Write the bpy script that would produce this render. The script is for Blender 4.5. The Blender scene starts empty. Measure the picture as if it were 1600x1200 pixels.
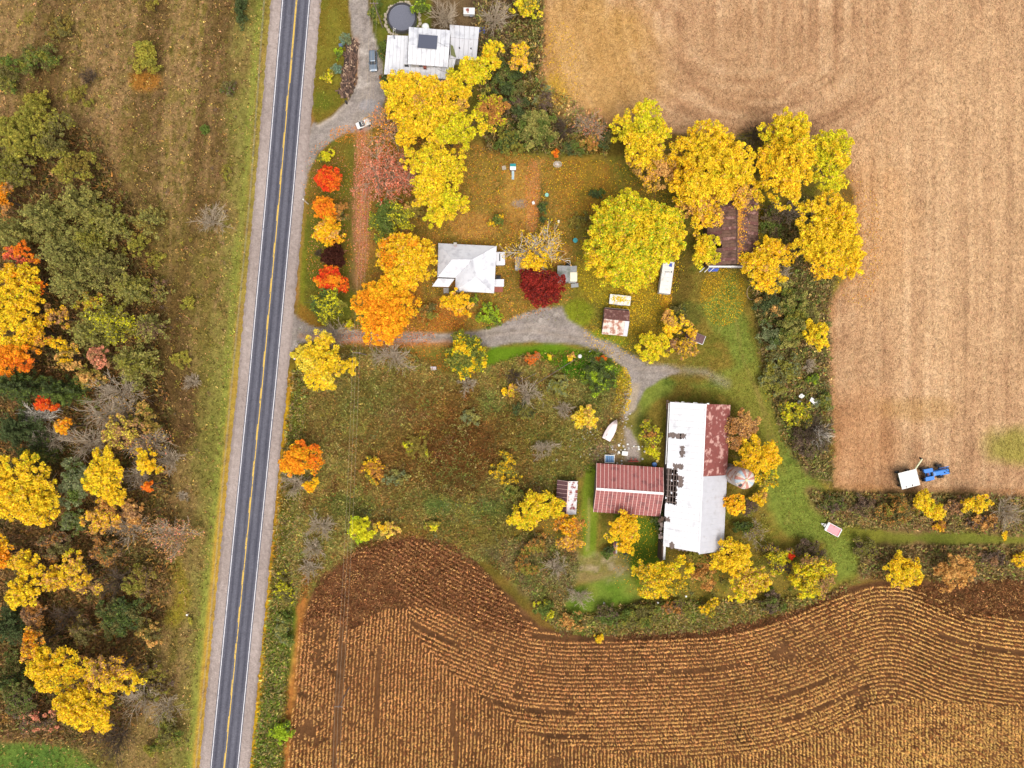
import bpy, math, random
import numpy as np
from mathutils import Vector, Matrix

# ------------------------------------------------------------------ camera, sky, sun, exposure
SC = bpy.context.scene
S, H = 0.15, 155.0            # metres per photo pixel on the ground, camera height
cam_d = bpy.data.cameras.new('camera'); cam = bpy.data.objects.new('camera', cam_d)
SC.collection.objects.link(cam); SC.camera = cam
cam.location = (0, 0, H); cam.rotation_euler = (0, 0, 0)
cam_d.sensor_width = 36; cam_d.lens = 36 * H / 240.0
cam_d.clip_start = 0.5; cam_d.clip_end = 6000
SUN_EL, SUN_AZ = math.radians(66), math.radians(160)   # azimuth clockwise from photo-up
world = bpy.data.worlds.new('World'); SC.world = world; world.use_nodes = True
wn = world.node_tree; bg = wn.nodes['Background']
sky = wn.nodes.new('ShaderNodeTexSky'); sky.sky_type = 'NISHITA'; sky.sun_disc = False
sky.sun_elevation = SUN_EL; sky.sun_rotation = SUN_AZ
sky.air_density = 1.0; sky.dust_density = 4.0; sky.ozone_density = 1.0
hs = wn.nodes.new('ShaderNodeHueSaturation'); hs.inputs['Saturation'].default_value = 0.2   # overcast: a whiter sky
wn.links.new(sky.outputs[0], hs.inputs['Color']); wn.links.new(hs.outputs[0], bg.inputs[0]); bg.inputs[1].default_value = 0.13
sun_d = bpy.data.lights.new('sun', 'SUN'); sun_d.energy = 1.4; sun_d.angle = math.radians(38)
sun_d.color = (1.0, 0.90, 0.76)
sun = bpy.data.objects.new('sun', sun_d); SC.collection.objects.link(sun)
sdir = Vector((math.sin(SUN_AZ) * math.cos(SUN_EL), math.cos(SUN_AZ) * math.cos(SUN_EL), math.sin(SUN_EL)))
sun.rotation_euler = sdir.to_track_quat('Z', 'Y').to_euler(); sun.location = sdir * 300
SC.view_settings.view_transform = 'Standard'; SC.view_settings.look = 'None'
SC.view_settings.gamma = 1.0; SC.view_settings.use_curve_mapping = False
SC.view_settings.exposure = 0.74

# ------------------------------------------------------------------ helpers
R0 = np.random.default_rng(7)
COL = SC.collection
K_ALB = 0.80
def lin(c, k=K_ALB):
    c = np.asarray(c, float) / 255.0
    return np.where(c <= 0.04045, c / 12.92, ((c + 0.055) / 1.055) ** 2.4) * k
def W(px, py, h=0.0):
    k = (1 - h / H) * S
    return Vector(((px - 800) * k, (600 - py) * k, h))
def WN(px, py, h=0.0):
    k = (1 - h / H) * S
    return (px - 800) * k, (600 - py) * k

def vnoise(x, y, scale, seed):
    r = np.random.default_rng(seed); N = 256
    lat = r.random((N, N))
    u, v = x / scale, y / scale
    i, j = np.floor(u).astype(int), np.floor(v).astype(int)
    f, g = u - i, v - j
    f = f * f * (3 - 2 * f); g = g * g * (3 - 2 * g)
    i0, i1, j0, j1 = i % N, (i + 1) % N, j % N, (j + 1) % N
    return (lat[i0, j0] * (1 - f) + lat[i1, j0] * f) * (1 - g) + (lat[i0, j1] * (1 - f) + lat[i1, j1] * f) * g
def fbm(x, y, scale, seed, octv=4):
    a, t, n = 1.0, 0.0, 0.0
    for o in range(octv):
        t = t + a * vnoise(x, y, scale / 2 ** o, seed + o); n += a; a *= 0.55
    return t / n
def sstep(a, b, x):
    t = np.clip((x - a) / (b - a), 0, 1); return t * t * (3 - 2 * t)
def inpoly(x, y, P):
    r = np.zeros(x.shape, bool); n = len(P)
    for i in range(n):
        x0, y0 = P[i]; x1, y1 = P[(i + 1) % n]
        if y0 == y1: continue
        c = ((y0 > y) != (y1 > y)) & (x < (x1 - x0) * (y - y0) / (y1 - y0) + x0)
        r ^= c
    return r
def sdpoly(x, y, P):
    d = np.full(x.shape, 1e9); n = len(P)
    for i in range(n):
        x0, y0 = P[i]; x1, y1 = P[(i + 1) % n]
        ex, ey = x1 - x0, y1 - y0
        t = np.clip(((x - x0) * ex + (y - y0) * ey) / (ex * ex + ey * ey + 1e-9), 0, 1)
        d = np.minimum(d, np.hypot(x - x0 - t * ex, y - y0 - t * ey))
    return np.where(inpoly(x, y, P), d, -d)

def tag(o, label=None, cat=None, group=None, kind=None):
    if label: o['label'] = label
    if cat: o['category'] = cat
    if group: o['group'] = group
    if kind: o['kind'] = kind
    return o
def thing(name, label, cat, loc=(0, 0, 0), rz=0.0, group=None):
    o = bpy.data.objects.new(name, None); COL.objects.link(o)
    o.location = loc; o.rotation_euler = (0, 0, rz); o.empty_display_size = 0.3
    return tag(o, label, cat, group)
def link(name, me, parent=None, mat=None):
    o = bpy.data.objects.new(name, me); COL.objects.link(o)
    if parent is not None: o.parent = parent
    if mat is not None and not me.materials: me.materials.append(mat)
    return o
def mesh_np(name, V, F, col=None, mat=None, smooth=False, attrs=None):
    V = np.asarray(V, np.float32); F = np.asarray(F, np.int32)
    me = bpy.data.meshes.new(name); k = F.shape[1]; m = len(F)
    me.vertices.add(len(V)); me.vertices.foreach_set('co', V.ravel())
    me.loops.add(m * k); me.loops.foreach_set('vertex_index', F.ravel())
    me.polygons.add(m)
    me.polygons.foreach_set('loop_start', np.arange(0, m * k, k, dtype=np.int32))
    if smooth: me.polygons.foreach_set('use_smooth', np.ones(m, bool))
    if col is not None:
        a = me.attributes.new('col', 'FLOAT_COLOR', 'POINT')
        c4 = np.ones((len(V), 4), np.float32); c4[:, :3] = col
        a.data.foreach_set('color', c4.ravel())
    if attrs:
        for k2, v in attrs.items():
            a = me.attributes.new(k2, 'FLOAT', 'POINT'); a.data.foreach_set('value', np.asarray(v, np.float32))
    me.update(calc_edges=True)
    if mat is not None: me.materials.append(mat)
    return me

class MB:
    def __init__(s): s.v = []; s.f = []
    def add(s, vs, fs):
        b = len(s.v); s.v += [tuple(v) for v in vs]; s.f += [tuple(b + i for i in f) for f in fs]; return s
    def box(s, cx, cy, cz, sx, sy, sz, rz=0.0, M=None):
        hx, hy, hz = sx / 2, sy / 2, sz / 2; c, q = math.cos(rz), math.sin(rz); vs = []
        for z in (-hz, hz):
            for x, y in ((-hx, -hy), (hx, -hy), (hx, hy), (-hx, hy)):
                p = Vector((cx + x * c - y * q, cy + x * q + y * c, cz + z))
                vs.append(M @ p if M else p)
        return s.add(vs, [(3, 2, 1, 0), (4, 5, 6, 7), (0, 1, 5, 4), (1, 2, 6, 5), (2, 3, 7, 6), (3, 0, 4, 7)])
    def tube(s, p0, p1, r0, r1=None, n=8, cap=True):
        r1 = r0 if r1 is None else r1
        p0, p1 = Vector(p0), Vector(p1); d = (p1 - p0).normalized()
        a = d.orthogonal().normalized(); b = d.cross(a); vs = []
        for p, r in ((p0, r0), (p1, r1)):
            for i in range(n):
                t = 2 * math.pi * i / n; vs.append(p + (a * math.cos(t) + b * math.sin(t)) * r)
        fs = [(i, (i + 1) % n, n + (i + 1) % n, n + i) for i in range(n)]
        if cap: fs += [tuple(range(n - 1, -1, -1)), tuple(range(n, 2 * n))]
        return s.add(vs, fs)
    def slab(s, P, t):
        """polygon P (list of 3-D points, counter-clockwise from above) thickened downwards by t"""
        n = len(P); top = [Vector(p) for p in P]; bot = [p - Vector((0, 0, t)) for p in top]
        return s.add(top + bot, [tuple(range(n)), tuple(range(2 * n - 1, n - 1, -1))] +
                     [(i, n + i, n + (i + 1) % n, (i + 1) % n) for i in range(n)])
    def loft(s, rings, cap0=True, cap1=True):
        n = len(rings[0]); vs = [p for r in rings for p in r]; fs = []
        for k in range(len(rings) - 1):
            for i in range(n):
                fs.append((k * n + i, k * n + (i + 1) % n, (k + 1) * n + (i + 1) % n, (k + 1) * n + i))
        if cap0: fs.append(tuple(range(n - 1, -1, -1)))
        if cap1: fs.append(tuple(range((len(rings) - 1) * n, len(rings) * n)))
        return s.add(vs, fs)
    def mesh(s, name, mat=None, smooth=False):
        me = bpy.data.meshes.new(name); me.from_pydata(s.v, [], s.f); me.update()
        if smooth: me.polygons.foreach_set('use_smooth', [True] * len(me.polygons))
        if mat: me.materials.append(mat)
        return me
    def build(s, name, mat, parent=None, smooth=False):
        return link(name, s.mesh(name, mat, smooth), parent)
def rring(cx, cy, hx, hy, r, z, n=4):
    out = []
    for (sx, sy, a0) in ((1, 1, 0), (-1, 1, 90), (-1, -1, 180), (1, -1, 270)):
        for i in range(n):
            t = math.radians(a0 + 90 * i / (n - 1))
            out.append((cx + sx * (hx - r) + r * math.cos(t), cy + sy * (hy - r) + r * math.sin(t), z))
    return out
def ring(cx, cy, r, z, n=20):
    return [(cx + r * math.cos(2 * math.pi * i / n), cy + r * math.sin(2 * math.pi * i / n), z) for i in range(n)]

# ------------------------------------------------------------------ materials
def mat_plain(name, rgb, rough=0.6, metal=0.0, var=0.12, scale=3.0, k=K_ALB, stain=None, stain_amt=0.0, stain_scale=0.6, bump=0.0):
    m = bpy.data.materials.new(name); m.use_nodes = True; nt = m.node_tree; b = nt.nodes['Principled BSDF']
    b.inputs['Roughness'].default_value = rough; b.inputs['Metallic'].default_value = metal
    tc = nt.nodes.new('ShaderNodeNewGeometry'); base = lin(rgb, k)
    def noise(sc, det=4):
        n = nt.nodes.new('ShaderNodeTexNoise'); n.inputs['Scale'].default_value = sc; n.inputs['Detail'].default_value = det
        nt.links.new(tc.outputs['Position'], n.inputs['Vector']); return n
    n1 = noise(scale)
    r = nt.nodes.new('ShaderNodeMapRange'); r.inputs[1].default_value = 0.25; r.inputs[2].default_value = 0.75
    r.inputs[3].default_value = 1 - var; r.inputs[4].default_value = 1 + var
    nt.links.new(n1.outputs[0], r.inputs[0])
    mul = nt.nodes.new('ShaderNodeVectorMath'); mul.operation = 'SCALE'
    mul.inputs[0].default_value = base; nt.links.new(r.outputs[0], mul.inputs[3]); out = mul.outputs[0]
    if stain is not None:
        n2 = noise(stain_scale, 6)
        rr = nt.nodes.new('ShaderNodeMapRange'); t0 = 0.62 - 0.3 * stain_amt
        rr.inputs[1].default_value = t0; rr.inputs[2].default_value = t0 + 0.12
        nt.links.new(n2.outputs[0], rr.inputs[0])
        mx = nt.nodes.new('ShaderNodeMix'); mx.data_type = 'RGBA'
        nt.links.new(rr.outputs[0], mx.inputs[0]); nt.links.new(out, mx.inputs[6])
        mx.inputs[7].default_value = (*lin(stain, k), 1); out = mx.outputs[2]
    nt.links.new(out, b.inputs['Base Color'])
    if bump:
        bp = nt.nodes.new('ShaderNodeBump'); bp.inputs['Strength'].default_value = bump
        nt.links.new(n1.outputs[0], bp.inputs['Height']); nt.links.new(bp.outputs[0], b.inputs['Normal'])
    return m
def mat_ground():
    m = bpy.data.materials.new('ground'); m.use_nodes = True; nt = m.node_tree; b = nt.nodes['Principled BSDF']
    b.inputs['Roughness'].default_value = 1.0; b.inputs['Specular IOR Level'].default_value = 0.05
    a = nt.nodes.new('ShaderNodeAttribute'); a.attribute_name = 'col'
    g = nt.nodes.new('ShaderNodeAttribute'); g.attribute_name = 'grain'
    tc = nt.nodes.new('ShaderNodeTexCoord')
    tot = None
    for sc, w in ((2.6, 1.0), (0.9, 0.7), (0.25, 0.35)):
        n = nt.nodes.new('ShaderNodeTexNoise'); n.inputs['Scale'].default_value = sc; n.inputs['Detail'].default_value = 3
        n.inputs['Roughness'].default_value = 0.65
        nt.links.new(tc.outputs['Object'], n.inputs['Vector'])
        s = nt.nodes.new('ShaderNodeMath'); s.operation = 'MULTIPLY_ADD'; s.inputs[1].default_value = 2.6 * w; s.inputs[2].default_value = -1.3 * w
        nt.links.new(n.outputs[0], s.inputs[0])
        if tot is None: tot = s.outputs[0]
        else:
            ad = nt.nodes.new('ShaderNodeMath'); ad.operation = 'ADD'; nt.links.new(tot, ad.inputs[0]); nt.links.new(s.outputs[0], ad.inputs[1]); tot = ad.outputs[0]
    mg = nt.nodes.new('ShaderNodeMath'); mg.operation = 'MULTIPLY_ADD'; mg.inputs[2].default_value = 1.0
    nt.links.new(tot, mg.inputs[0]); nt.links.new(g.outputs['Fac'], mg.inputs[1])
    mm = nt.nodes.new('ShaderNodeMath'); mm.operation = 'MAXIMUM'; mm.inputs[1].default_value = 0.25; nt.links.new(mg.outputs[0], mm.inputs[0])
    sc = nt.nodes.new('ShaderNodeVectorMath'); sc.operation = 'SCALE'
    nt.links.new(a.outputs['Color'], sc.inputs[0]); nt.links.new(mm.outputs[0], sc.inputs[3])
    nt.links.new(sc.outputs[0], b.inputs['Base Color'])
    bp = nt.nodes.new('ShaderNodeBump'); bp.inputs['Strength'].default_value = 0.5; bp.inputs['Distance'].default_value = 0.25
    nt.links.new(tot, bp.inputs['Height']); nt.links.new(bp.outputs[0], b.inputs['Normal'])
    return m
def mat_attr(name, rough=0.8, transl=0.0, spec=0.2):
    m = bpy.data.materials.new(name); m.use_nodes = True; nt = m.node_tree; b = nt.nodes['Principled BSDF']
    b.inputs['Roughness'].default_value = rough; b.inputs['Specular IOR Level'].default_value = spec
    a = nt.nodes.new('ShaderNodeAttribute'); a.attribute_name = 'col'
    nt.links.new(a.outputs['Color'], b.inputs['Base Color'])
    if transl:
        t = nt.nodes.new('ShaderNodeBsdfTranslucent'); nt.links.new(a.outputs['Color'], t.inputs['Color'])
        mx = nt.nodes.new('ShaderNodeMixShader'); mx.inputs[0].default_value = transl
        nt.links.new(b.outputs[0], mx.inputs[1]); nt.links.new(t.outputs[0], mx.inputs[2])
        nt.links.new(mx.outputs[0], nt.nodes['Material Output'].inputs['Surface'])
    return m
M_GROUND = mat_ground()
M_LEAF = mat_attr('leaf', 0.7, 0.25, 0.12)
M_STRAW = mat_attr('straw', 0.9, 0.15, 0.05)
M_ROAD = mat_attr('asphalt', 0.9, 0, 0.15)
M_BARK = mat_plain('bark', (95, 78, 62), 0.95, var=0.3)
M_GREYBARK = mat_plain('grey_bark', (192, 174, 150), 0.95, var=0.25)
M_WHITEBARK = mat_plain('white_bark', (225, 215, 200), 0.9, var=0.2)
# ------------------------------------------------------------------ the ground: one grid, coloured by what grows or lies there
RY = np.array([-6000, -600, 0, 300, 600, 900, 1200, 1800, 8000.]); RX = np.array([967, 513, 462.8, 437.5, 410, 380.3, 350.8, 291, -330.])
def road_x(y): return np.interp(y, RY, RX)
def axis(lo, hi, step, far):
    core = np.arange(lo, hi + step / 2, step); out = np.array([8, 20, 45, 90, 180, 400, 900, 2500.])
    return np.concatenate([(lo - out)[::-1], core, hi + out]) if far else core
gx = axis(-129, 129, 0.5, True); gy = axis(-99, 99, 0.5, True)
GX, GY = np.meshgrid(gx, gy, indexing='xy'); PX, PY = GX / S + 800, 600 - GY / S
n_big = fbm(GX + 900, GY + 900, 22, 11, 4); n_mid = fbm(GX + 900, GY + 900, 6, 23, 4); n_sml = fbm(GX + 900, GY + 900, 1.8, 31, 3)
wob = (fbm(GX + 900, GY + 900, 5, 41, 3) - 0.5) * 2
colr = np.zeros(GX.shape + (3,)); grain = np.full(GX.shape, 0.45); zone = np.zeros(GX.shape, int)
def mixc(noise, *cs):
    """blend a list of colours along a noise field"""
    t = np.clip((noise - 0.5) * 2.2 + 0.5, 0, 0.9999) * (len(cs) - 1); i = t.astype(int); f = (t - i)[..., None]
    L = np.array([lin(c) for c in cs]); return L[i] * (1 - f) + L[np.minimum(i + 1, len(cs) - 1)] * f
def lay(mask, col, g=None, zid=None):
    global colr, grain
    m = mask[..., None]; colr = colr * (1 - m) + col * m
    if g is not None: grain = grain * (1 - mask) + g * mask
    if zid is not None: zone[mask > 0.5] = zid
def pm(P, soft=8, w=6): return sstep(-soft / 2, soft / 2, sdpoly(PX, PY, P) + wob * w)
def em(x, y, rx, ry, soft=0.5, w=0.35):
    return sstep(1 + soft / 2, 1 - soft / 2, np.hypot((PX - x) / rx, (PY - y) / ry) + wob * w)
def line_d(P):
    d = np.full(PX.shape, 1e9)
    for (x0, y0), (x1, y1) in zip(P[:-1], P[1:]):
        ex, ey = x1 - x0, y1 - y0; t = np.clip(((PX - x0) * ex + (PY - y0) * ey) / (ex * ex + ey * ey), 0, 1)
        d = np.minimum(d, np.hypot(PX - x0 - t * ex, PY - y0 - t * ey))
    return d
def lm(P, w, soft=3, wb=1.5): return sstep(soft, -soft, line_d(P) - w / 2 + wob * wb)
ZN = {0: 'meadow', 1: 'grassland', 2: 'stubble_field', 3: 'corn_field', 4: 'lawn', 5: 'driveway', 6: 'woodland_floor', 7: 'field_margin'}
# dry grassland beside the wood
rd = PX - road_x(PY)
streak = fbm(rd * S * 5 + 900, GY * 0.22 + 900, 8, 51, 3)
lay(np.ones(GX.shape), mixc(n_mid * 0.6 + n_big * 0.4, (108, 84, 40), (122, 96, 44), (98, 86, 34), (116, 92, 40)), 0.5, 0)
west = sstep(0, -6, rd)
lay(west, mixc(n_sml * 0.3 + n_mid * 0.2 + n_big * 0.15 + streak * 0.35, (96, 72, 42), (134, 106, 66), (108, 94, 46), (152, 122, 82), (114, 104, 46), (136, 112, 62)), 0.7, 1)
lay(west * sstep(0.42, 0.62, n_big) * 0.6 * sstep(150, 420, PY), lin((112, 104, 46)))
band = fbm(rd * S * 1.1 + 700, GY * 0.05 + 900, 8, 57, 3)
lay(west * sstep(.52, .66, band) * sstep(-45, -90, rd) * 0.55, lin((92, 68, 42)))
lay(west * sstep(.46, .36, band) * sstep(-45, -90, rd) * 0.35, lin((156, 122, 84)))
lay(west * em(275, 640, 45, 75) * 0.75, lin((82, 58, 36)))
lay(west * em(255, 520, 40, 60) * 0.6, lin((88, 66, 38)))
lay(west * em(255, 440, 40, 90) * 0.4, lin((100, 76, 42)))
lay(west * em(270, 925, 26, 55) * 0.8, lin((140, 126, 38)), 0.3)
lay(west * em(228, 128, 26, 16) * 0.7, lin((165, 110, 40)))
for P in ([(283, 60), (262, 150), (268, 300), (264, 470)], [(300, 0), (285, 60)], [(340, 90), (328, 180), (320, 300)]):
    lay(west * lm(P, 3, 3) * 0.55, lin((165, 132, 88)), 0.25)
lay(west * lm([(276, 110), (248, 160)], 9, 6) * 0.5, lin((90, 66, 42)))
woods = pm([(-300, 200), (60, 180), (150, 210), (215, 330), (240, 430), (240, 560), (262, 640), (265, 760), (280, 880), (245, 1000), (225, 1110), (170, 1165), (-300, 1150)], 40, 22)
lay(woods * west, mixc(n_mid, (84, 72, 42), (118, 90, 54), (134, 104, 66), (100, 90, 48)), 0.6, 6)
verge = west * sstep(-40 - 62, -40 - 24, rd + wob * 14 + 8 * np.sin(PY / 90.))
lay(verge * (0.55 + 0.45 * n_sml), mixc(n_mid, (116, 114, 52), (138, 134, 66), (130, 112, 62)), 0.5, 1)
lay(west * sstep(-56, -51, rd + wob * 3) * sstep(-36, -40, rd) * (0.2 + 0.55 * sstep(350, 900, PY)), mixc(n_sml, (170, 126, 66), (200, 158, 56), (180, 140, 66)), 0.4)
lay(west * sstep(-66, -58, rd + wob * 4) * sstep(-48, -53, rd + wob * 2) * (0.4 + 0.5 * n_big), lin((138, 142, 62)), 0.4)
lay(pm([(-400, 1168), (70, 1160), (120, 1172), (150, 1200), (160, 1500), (-400, 1500)], 14, 6) * west, mixc(n_mid, (82, 112, 46), (104, 122, 50)), 0.25, 4)
# scrub meadow, east of the road
east = 1 - west
MEADOW = [(478, 600), (490, 560), (560, 545), (640, 552), (700, 590), (760, 575), (820, 552), (940, 550), (985, 590), (975, 640), (960, 700), (925, 735), (870, 760), (800, 840), (740, 880), (640, 830), (560, 850), (470, 940), (440, 960), (425, 900), (440, 760), (455, 660)]
mead = pm(MEADOW, 14, 8)
lay(mead, mixc(n_mid * 0.6 + n_sml * 0.4, (120, 90, 50), (150, 124, 68), (128, 124, 60), (164, 136, 76), (138, 138, 70), (146, 108, 60), (126, 132, 64)), 0.6, 0)
lay(mead * em(690, 700, 150, 95, .9, .5) * 0.8, mixc(n_sml * .5 + n_mid * .5, (90, 58, 30), (112, 74, 36), (128, 86, 42), (100, 80, 36)), 0.6)
lay(mead * em(910, 660, 80, 110, .9, .5) * 0.6, mixc(n_sml, (112, 114, 56), (128, 124, 66), (120, 104, 58)), 0.5)
lay(mead * em(760, 790, 120, 50, .9, .5) * 0.6, mixc(n_sml, (104, 112, 52), (122, 116, 60), (110, 96, 50)), 0.5)
lay(em(560, 640, 85, 60) * 0.75, mixc(n_mid, (126, 104, 54), (112, 108, 52)), 0.35)
for x, y, rx, ry, c, a in ((557, 668, 16, 16, (142, 136, 66), .8), (505, 672, 25, 30, (138, 112, 62), .5), (625, 650, 40, 22, (128, 100, 58), .6), (545, 790, 45, 16, (96, 108, 48), .7), (685, 792, 22, 14, (104, 124, 60), .8),
                           (760, 800, 30, 20, (104, 122, 60), .8), (765, 630, 22, 22, (116, 124, 62), .7), (720, 715, 60, 60, (92, 58, 30), .6), (690, 620, 60, 30, (112, 74, 34), .4), (640, 835, 40, 12, (150, 118, 50), .7), (460, 700, 20, 80, (104, 96, 34), .5), (890, 690, 50, 60, (128, 110, 52), .5),
                           (745, 830, 60, 30, (118, 104, 44), .6), (830, 690, 50, 50, (112, 100, 44), .5)):
    lay(em(x, y, rx, ry, .8) * a, lin(c))
# lawns
yard = pm([(480, 545), (472, 470), (478, 255), (500, 215), (545, 205), (575, 200), (600, 0), (850, -200), (850, 120), (880, 235), (950, 245), (1190, 200), (1310, 240), (1330, 440), (1290, 470), (1300, 760), (1345, 820), (1360, 905), (1250, 945), (1100, 980), (870, 985), (820, 910), (870, 770), (925, 735), (960, 700), (975, 640), (985, 595), (940, 552), (820, 552), (740, 575), (640, 548), (560, 545)], 8, 5)
lay(yard, mixc(n_mid * 0.5 + n_sml * 0.5, (114, 102, 42), (134, 114, 50), (108, 106, 40), (146, 124, 56)), 0.5, 4)
isl = [(500, -200), (540, -200), (543, 0), (549, 60), (553, 100), (555, 128), (541, 156), (516, 180), (498, 192), (488, 180), (490, 120), (497, 50)]
lay(pm([(470, 540), (472, 260), (495, 225), (556, 205), (555, 470), (540, 525), (480, 515)], 5, 3), mixc(n_mid, (96, 100, 34), (108, 104, 38), (118, 98, 40)), 0.3, 4)
lay(pm([(465, 490), (468, 300), (478, 262), (484, 262), (478, 330), (476, 480)], 5, 3) * 0.7, lin((122, 124, 36)), 0.25)
lay(pm([(466, 470), (478, 480), (510, 512), (550, 520), (480, 512), (466, 500)], 4, 2) * 0.8, lin((140, 100, 40)))
leafy = pm([(560, 210), (600, 190), (750, 230), (860, 250), (900, 330), (900, 440), (840, 490), (780, 500), (740, 515), (660, 515), (560, 430)], 20, 12)
lay(leafy * 0.85, mixc(n_mid * 0.4 + n_sml * 0.6, (122, 90, 44), (160, 116, 56), (128, 108, 42), (150, 118, 56), (112, 98, 40), (176, 128, 68)), 0.6, 4)
lay(lm([(836, 258), (833, 300), (828, 352)], 13, 9, 4) * (0.4 + .5 * n_sml), lin((196, 138, 90)) * (0.8 + 0.4 * n_sml[..., None]), 0.5)
lay(em(808, 300, 22, 45) * 0.5, lin((190, 142, 70)), 0.5)
lay(lm([(848, 285), (846, 350)], 6, 3) * 0.7, lin((84, 82, 40)))
lay(em(905, 290, 52, 50) * 0.7, mixc(n_sml, (140, 100, 40), (152, 118, 44), (120, 96, 36)), 0.5, 4)
for x, y, rx, ry, c, a in ((740, 350, 40, 22, (184, 134, 70), .6), (765, 400, 25, 30, (150, 112, 50), .5), (905, 490, 26, 22, (124, 132, 34), .9), (940, 530, 40, 14, (128, 140, 36), .9), (960, 440, 60, 40, (150, 132, 36), .7), (1000, 480, 50, 50, (146, 124, 40), .7),
                           (1060, 450, 22, 50, (92, 76, 34), .75), (1075, 490, 25, 22, (88, 92, 40), .7), (1128, 460, 32, 38, (150, 124, 40), .8), (1040, 440, 8, 50, (196, 148, 40), .7), (680, 500, 60, 25, (150, 104, 44), .7), (640, 470, 20, 30, (160, 100, 40), .6)):
    lay(em(x, y, rx, ry) * a, lin(c))
# green mown lane round the barn
lane = pm([(1095, 480), (1150, 425), (1165, 500), (1180, 560), (1215, 640), (1250, 720), (1300, 775), (1345, 835), (1345, 895), (1310, 905), (1290, 850), (1230, 840), (1200, 790), (1195, 690), (1140, 620), (1060, 600), (1010, 640), (985, 690), (975, 640), (1010, 590), (1090, 600), (1150, 570), (1130, 530)], 16, 12)
lay(lane, mixc(n_mid * .5 + n_sml * .5, (98, 112, 44), (124, 134, 56), (112, 122, 48), (142, 142, 66)), 0.42, 4)
lay(pm([(1120, 590), (1180, 570), (1215, 660), (1225, 740), (1190, 700), (1150, 640)], 14, 6) * 0.6, lin((134, 126, 52)))
for P in ([(1150, 500), (1160, 560), (1185, 620), (1205, 700)], [(1180, 600), (1212, 690)]): lay(lm(P, 3, 3) * 0.5, lin((150, 126, 72)))
lay(pm([(916, 730), (932, 728), (934, 800), (930, 870), (912, 872), (908, 800)], 5, 2), mixc(n_mid, (104, 124, 34), (124, 138, 44)), 0.25, 4)
lay(lm([(921, 780), (918, 860)], 4, 3, 1) * 0.6, lin((170, 152, 96)))
lay(pm([(958, 802), (1035, 810), (1035, 870), (1000, 935), (985, 890), (965, 860)], 8, 4), mixc(n_mid, (78, 102, 26), (102, 118, 36)), 0.3, 4)
lay(pm([(870, 925), (980, 895), (1010, 945), (960, 965), (880, 955)], 10, 5), mixc(n_mid, (92, 118, 36), (112, 130, 48), (124, 128, 52)), 0.35, 4)
lay(pm([(745, 860), (830, 832), (890, 850), (905, 880), (892, 930), (862, 965), (810, 915)], 18, 10) * .9, mixc(n_sml * .6 + n_mid * .4, (116, 104, 62), (138, 118, 82), (112, 118, 58), (130, 110, 70)), 0.5, 7)
lay(pm([(890, 880), (930, 866), (985, 868), (985, 895), (940, 905), (885, 912)], 14, 12) * (0.2 + 0.75 * n_sml), mixc(n_sml, (146, 128, 100), (122, 116, 62), (154, 138, 110)), 0.45, 4)
lay(pm([(770, 542), (860, 537), (925, 548), (975, 580), (982, 600), (930, 575), (880, 575), (820, 556), (740, 575)], 8, 4), mixc(n_mid, (92, 122, 24), (112, 138, 36)), 0.25, 4)
lay(em(900, 575, 28, 18) * 0.9, lin((74, 118, 24)), 0.25)
lay(lm([(975, 585), (972, 615), (962, 640)], 14, 5) * 0.9, lin((206, 178, 40)), 0.3)
lay(pm([(830, 915), (900, 965), (1000, 940), (1180, 940), (1300, 930), (1340, 905), (1250, 948), (1100, 985), (960, 990), (880, 990), (840, 950)], 12, 8) * 0.85, mixc(n_mid, (112, 104, 46), (134, 110, 60), (104, 118, 46)), 0.5, 7)
lay(pm([(940, 640), (985, 600), (1000, 640), (970, 720), (930, 725)], 16, 6) * 0.6, mixc(n_sml, (150, 124, 84), (126, 104, 54)), 0.5)
# hedge strips beside the field
lay(pm([(1172, 440), (1240, 300), (1330, 330), (1296, 470), (1300, 760), (1260, 740), (1225, 690), (1195, 590)], 14, 8), mixc(n_sml, (100, 94, 50), (120, 100, 64), (98, 106, 52)), 0.5, 7)
lay(pm([(1262, 762), (1310, 764), (1700, 772), (2000, 772), (2000, 905), (1390, 905), (1345, 905), (1340, 830), (1270, 800)], 16, 14), mixc(n_mid, (122, 96, 62), (142, 114, 72), (112, 98, 52)), 0.5, 7)
lay(pm([(1300, 822), (1400, 832), (1700, 836), (2000, 836), (2000, 852), (1340, 850)], 10, 9) * 0.85, mixc(n_mid, (104, 114, 38), (124, 124, 44)), 0.3, 4)
lay(pm([(735, 0), (850, 0), (855, 130), (890, 235), (760, 235), (745, 100)], 16, 10) * 0.9, mixc(n_mid, (70, 62, 34), (92, 74, 44), (66, 76, 34)), 0.5, 7)
lay(pm([(670, -100), (800, -100), (800, 90), (670, 50)], 14, 6) * 0.9, mixc(n_mid, (88, 70, 52), (110, 88, 66)), 0.5, 7)
lay(pm([(572, -100), (672, -100), (672, 45), (604, 55), (600, 120), (590, 112)], 6, 3), mixc(n_mid, (92, 104, 34), (112, 106, 40), (80, 96, 32)), 0.4, 4)
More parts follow.
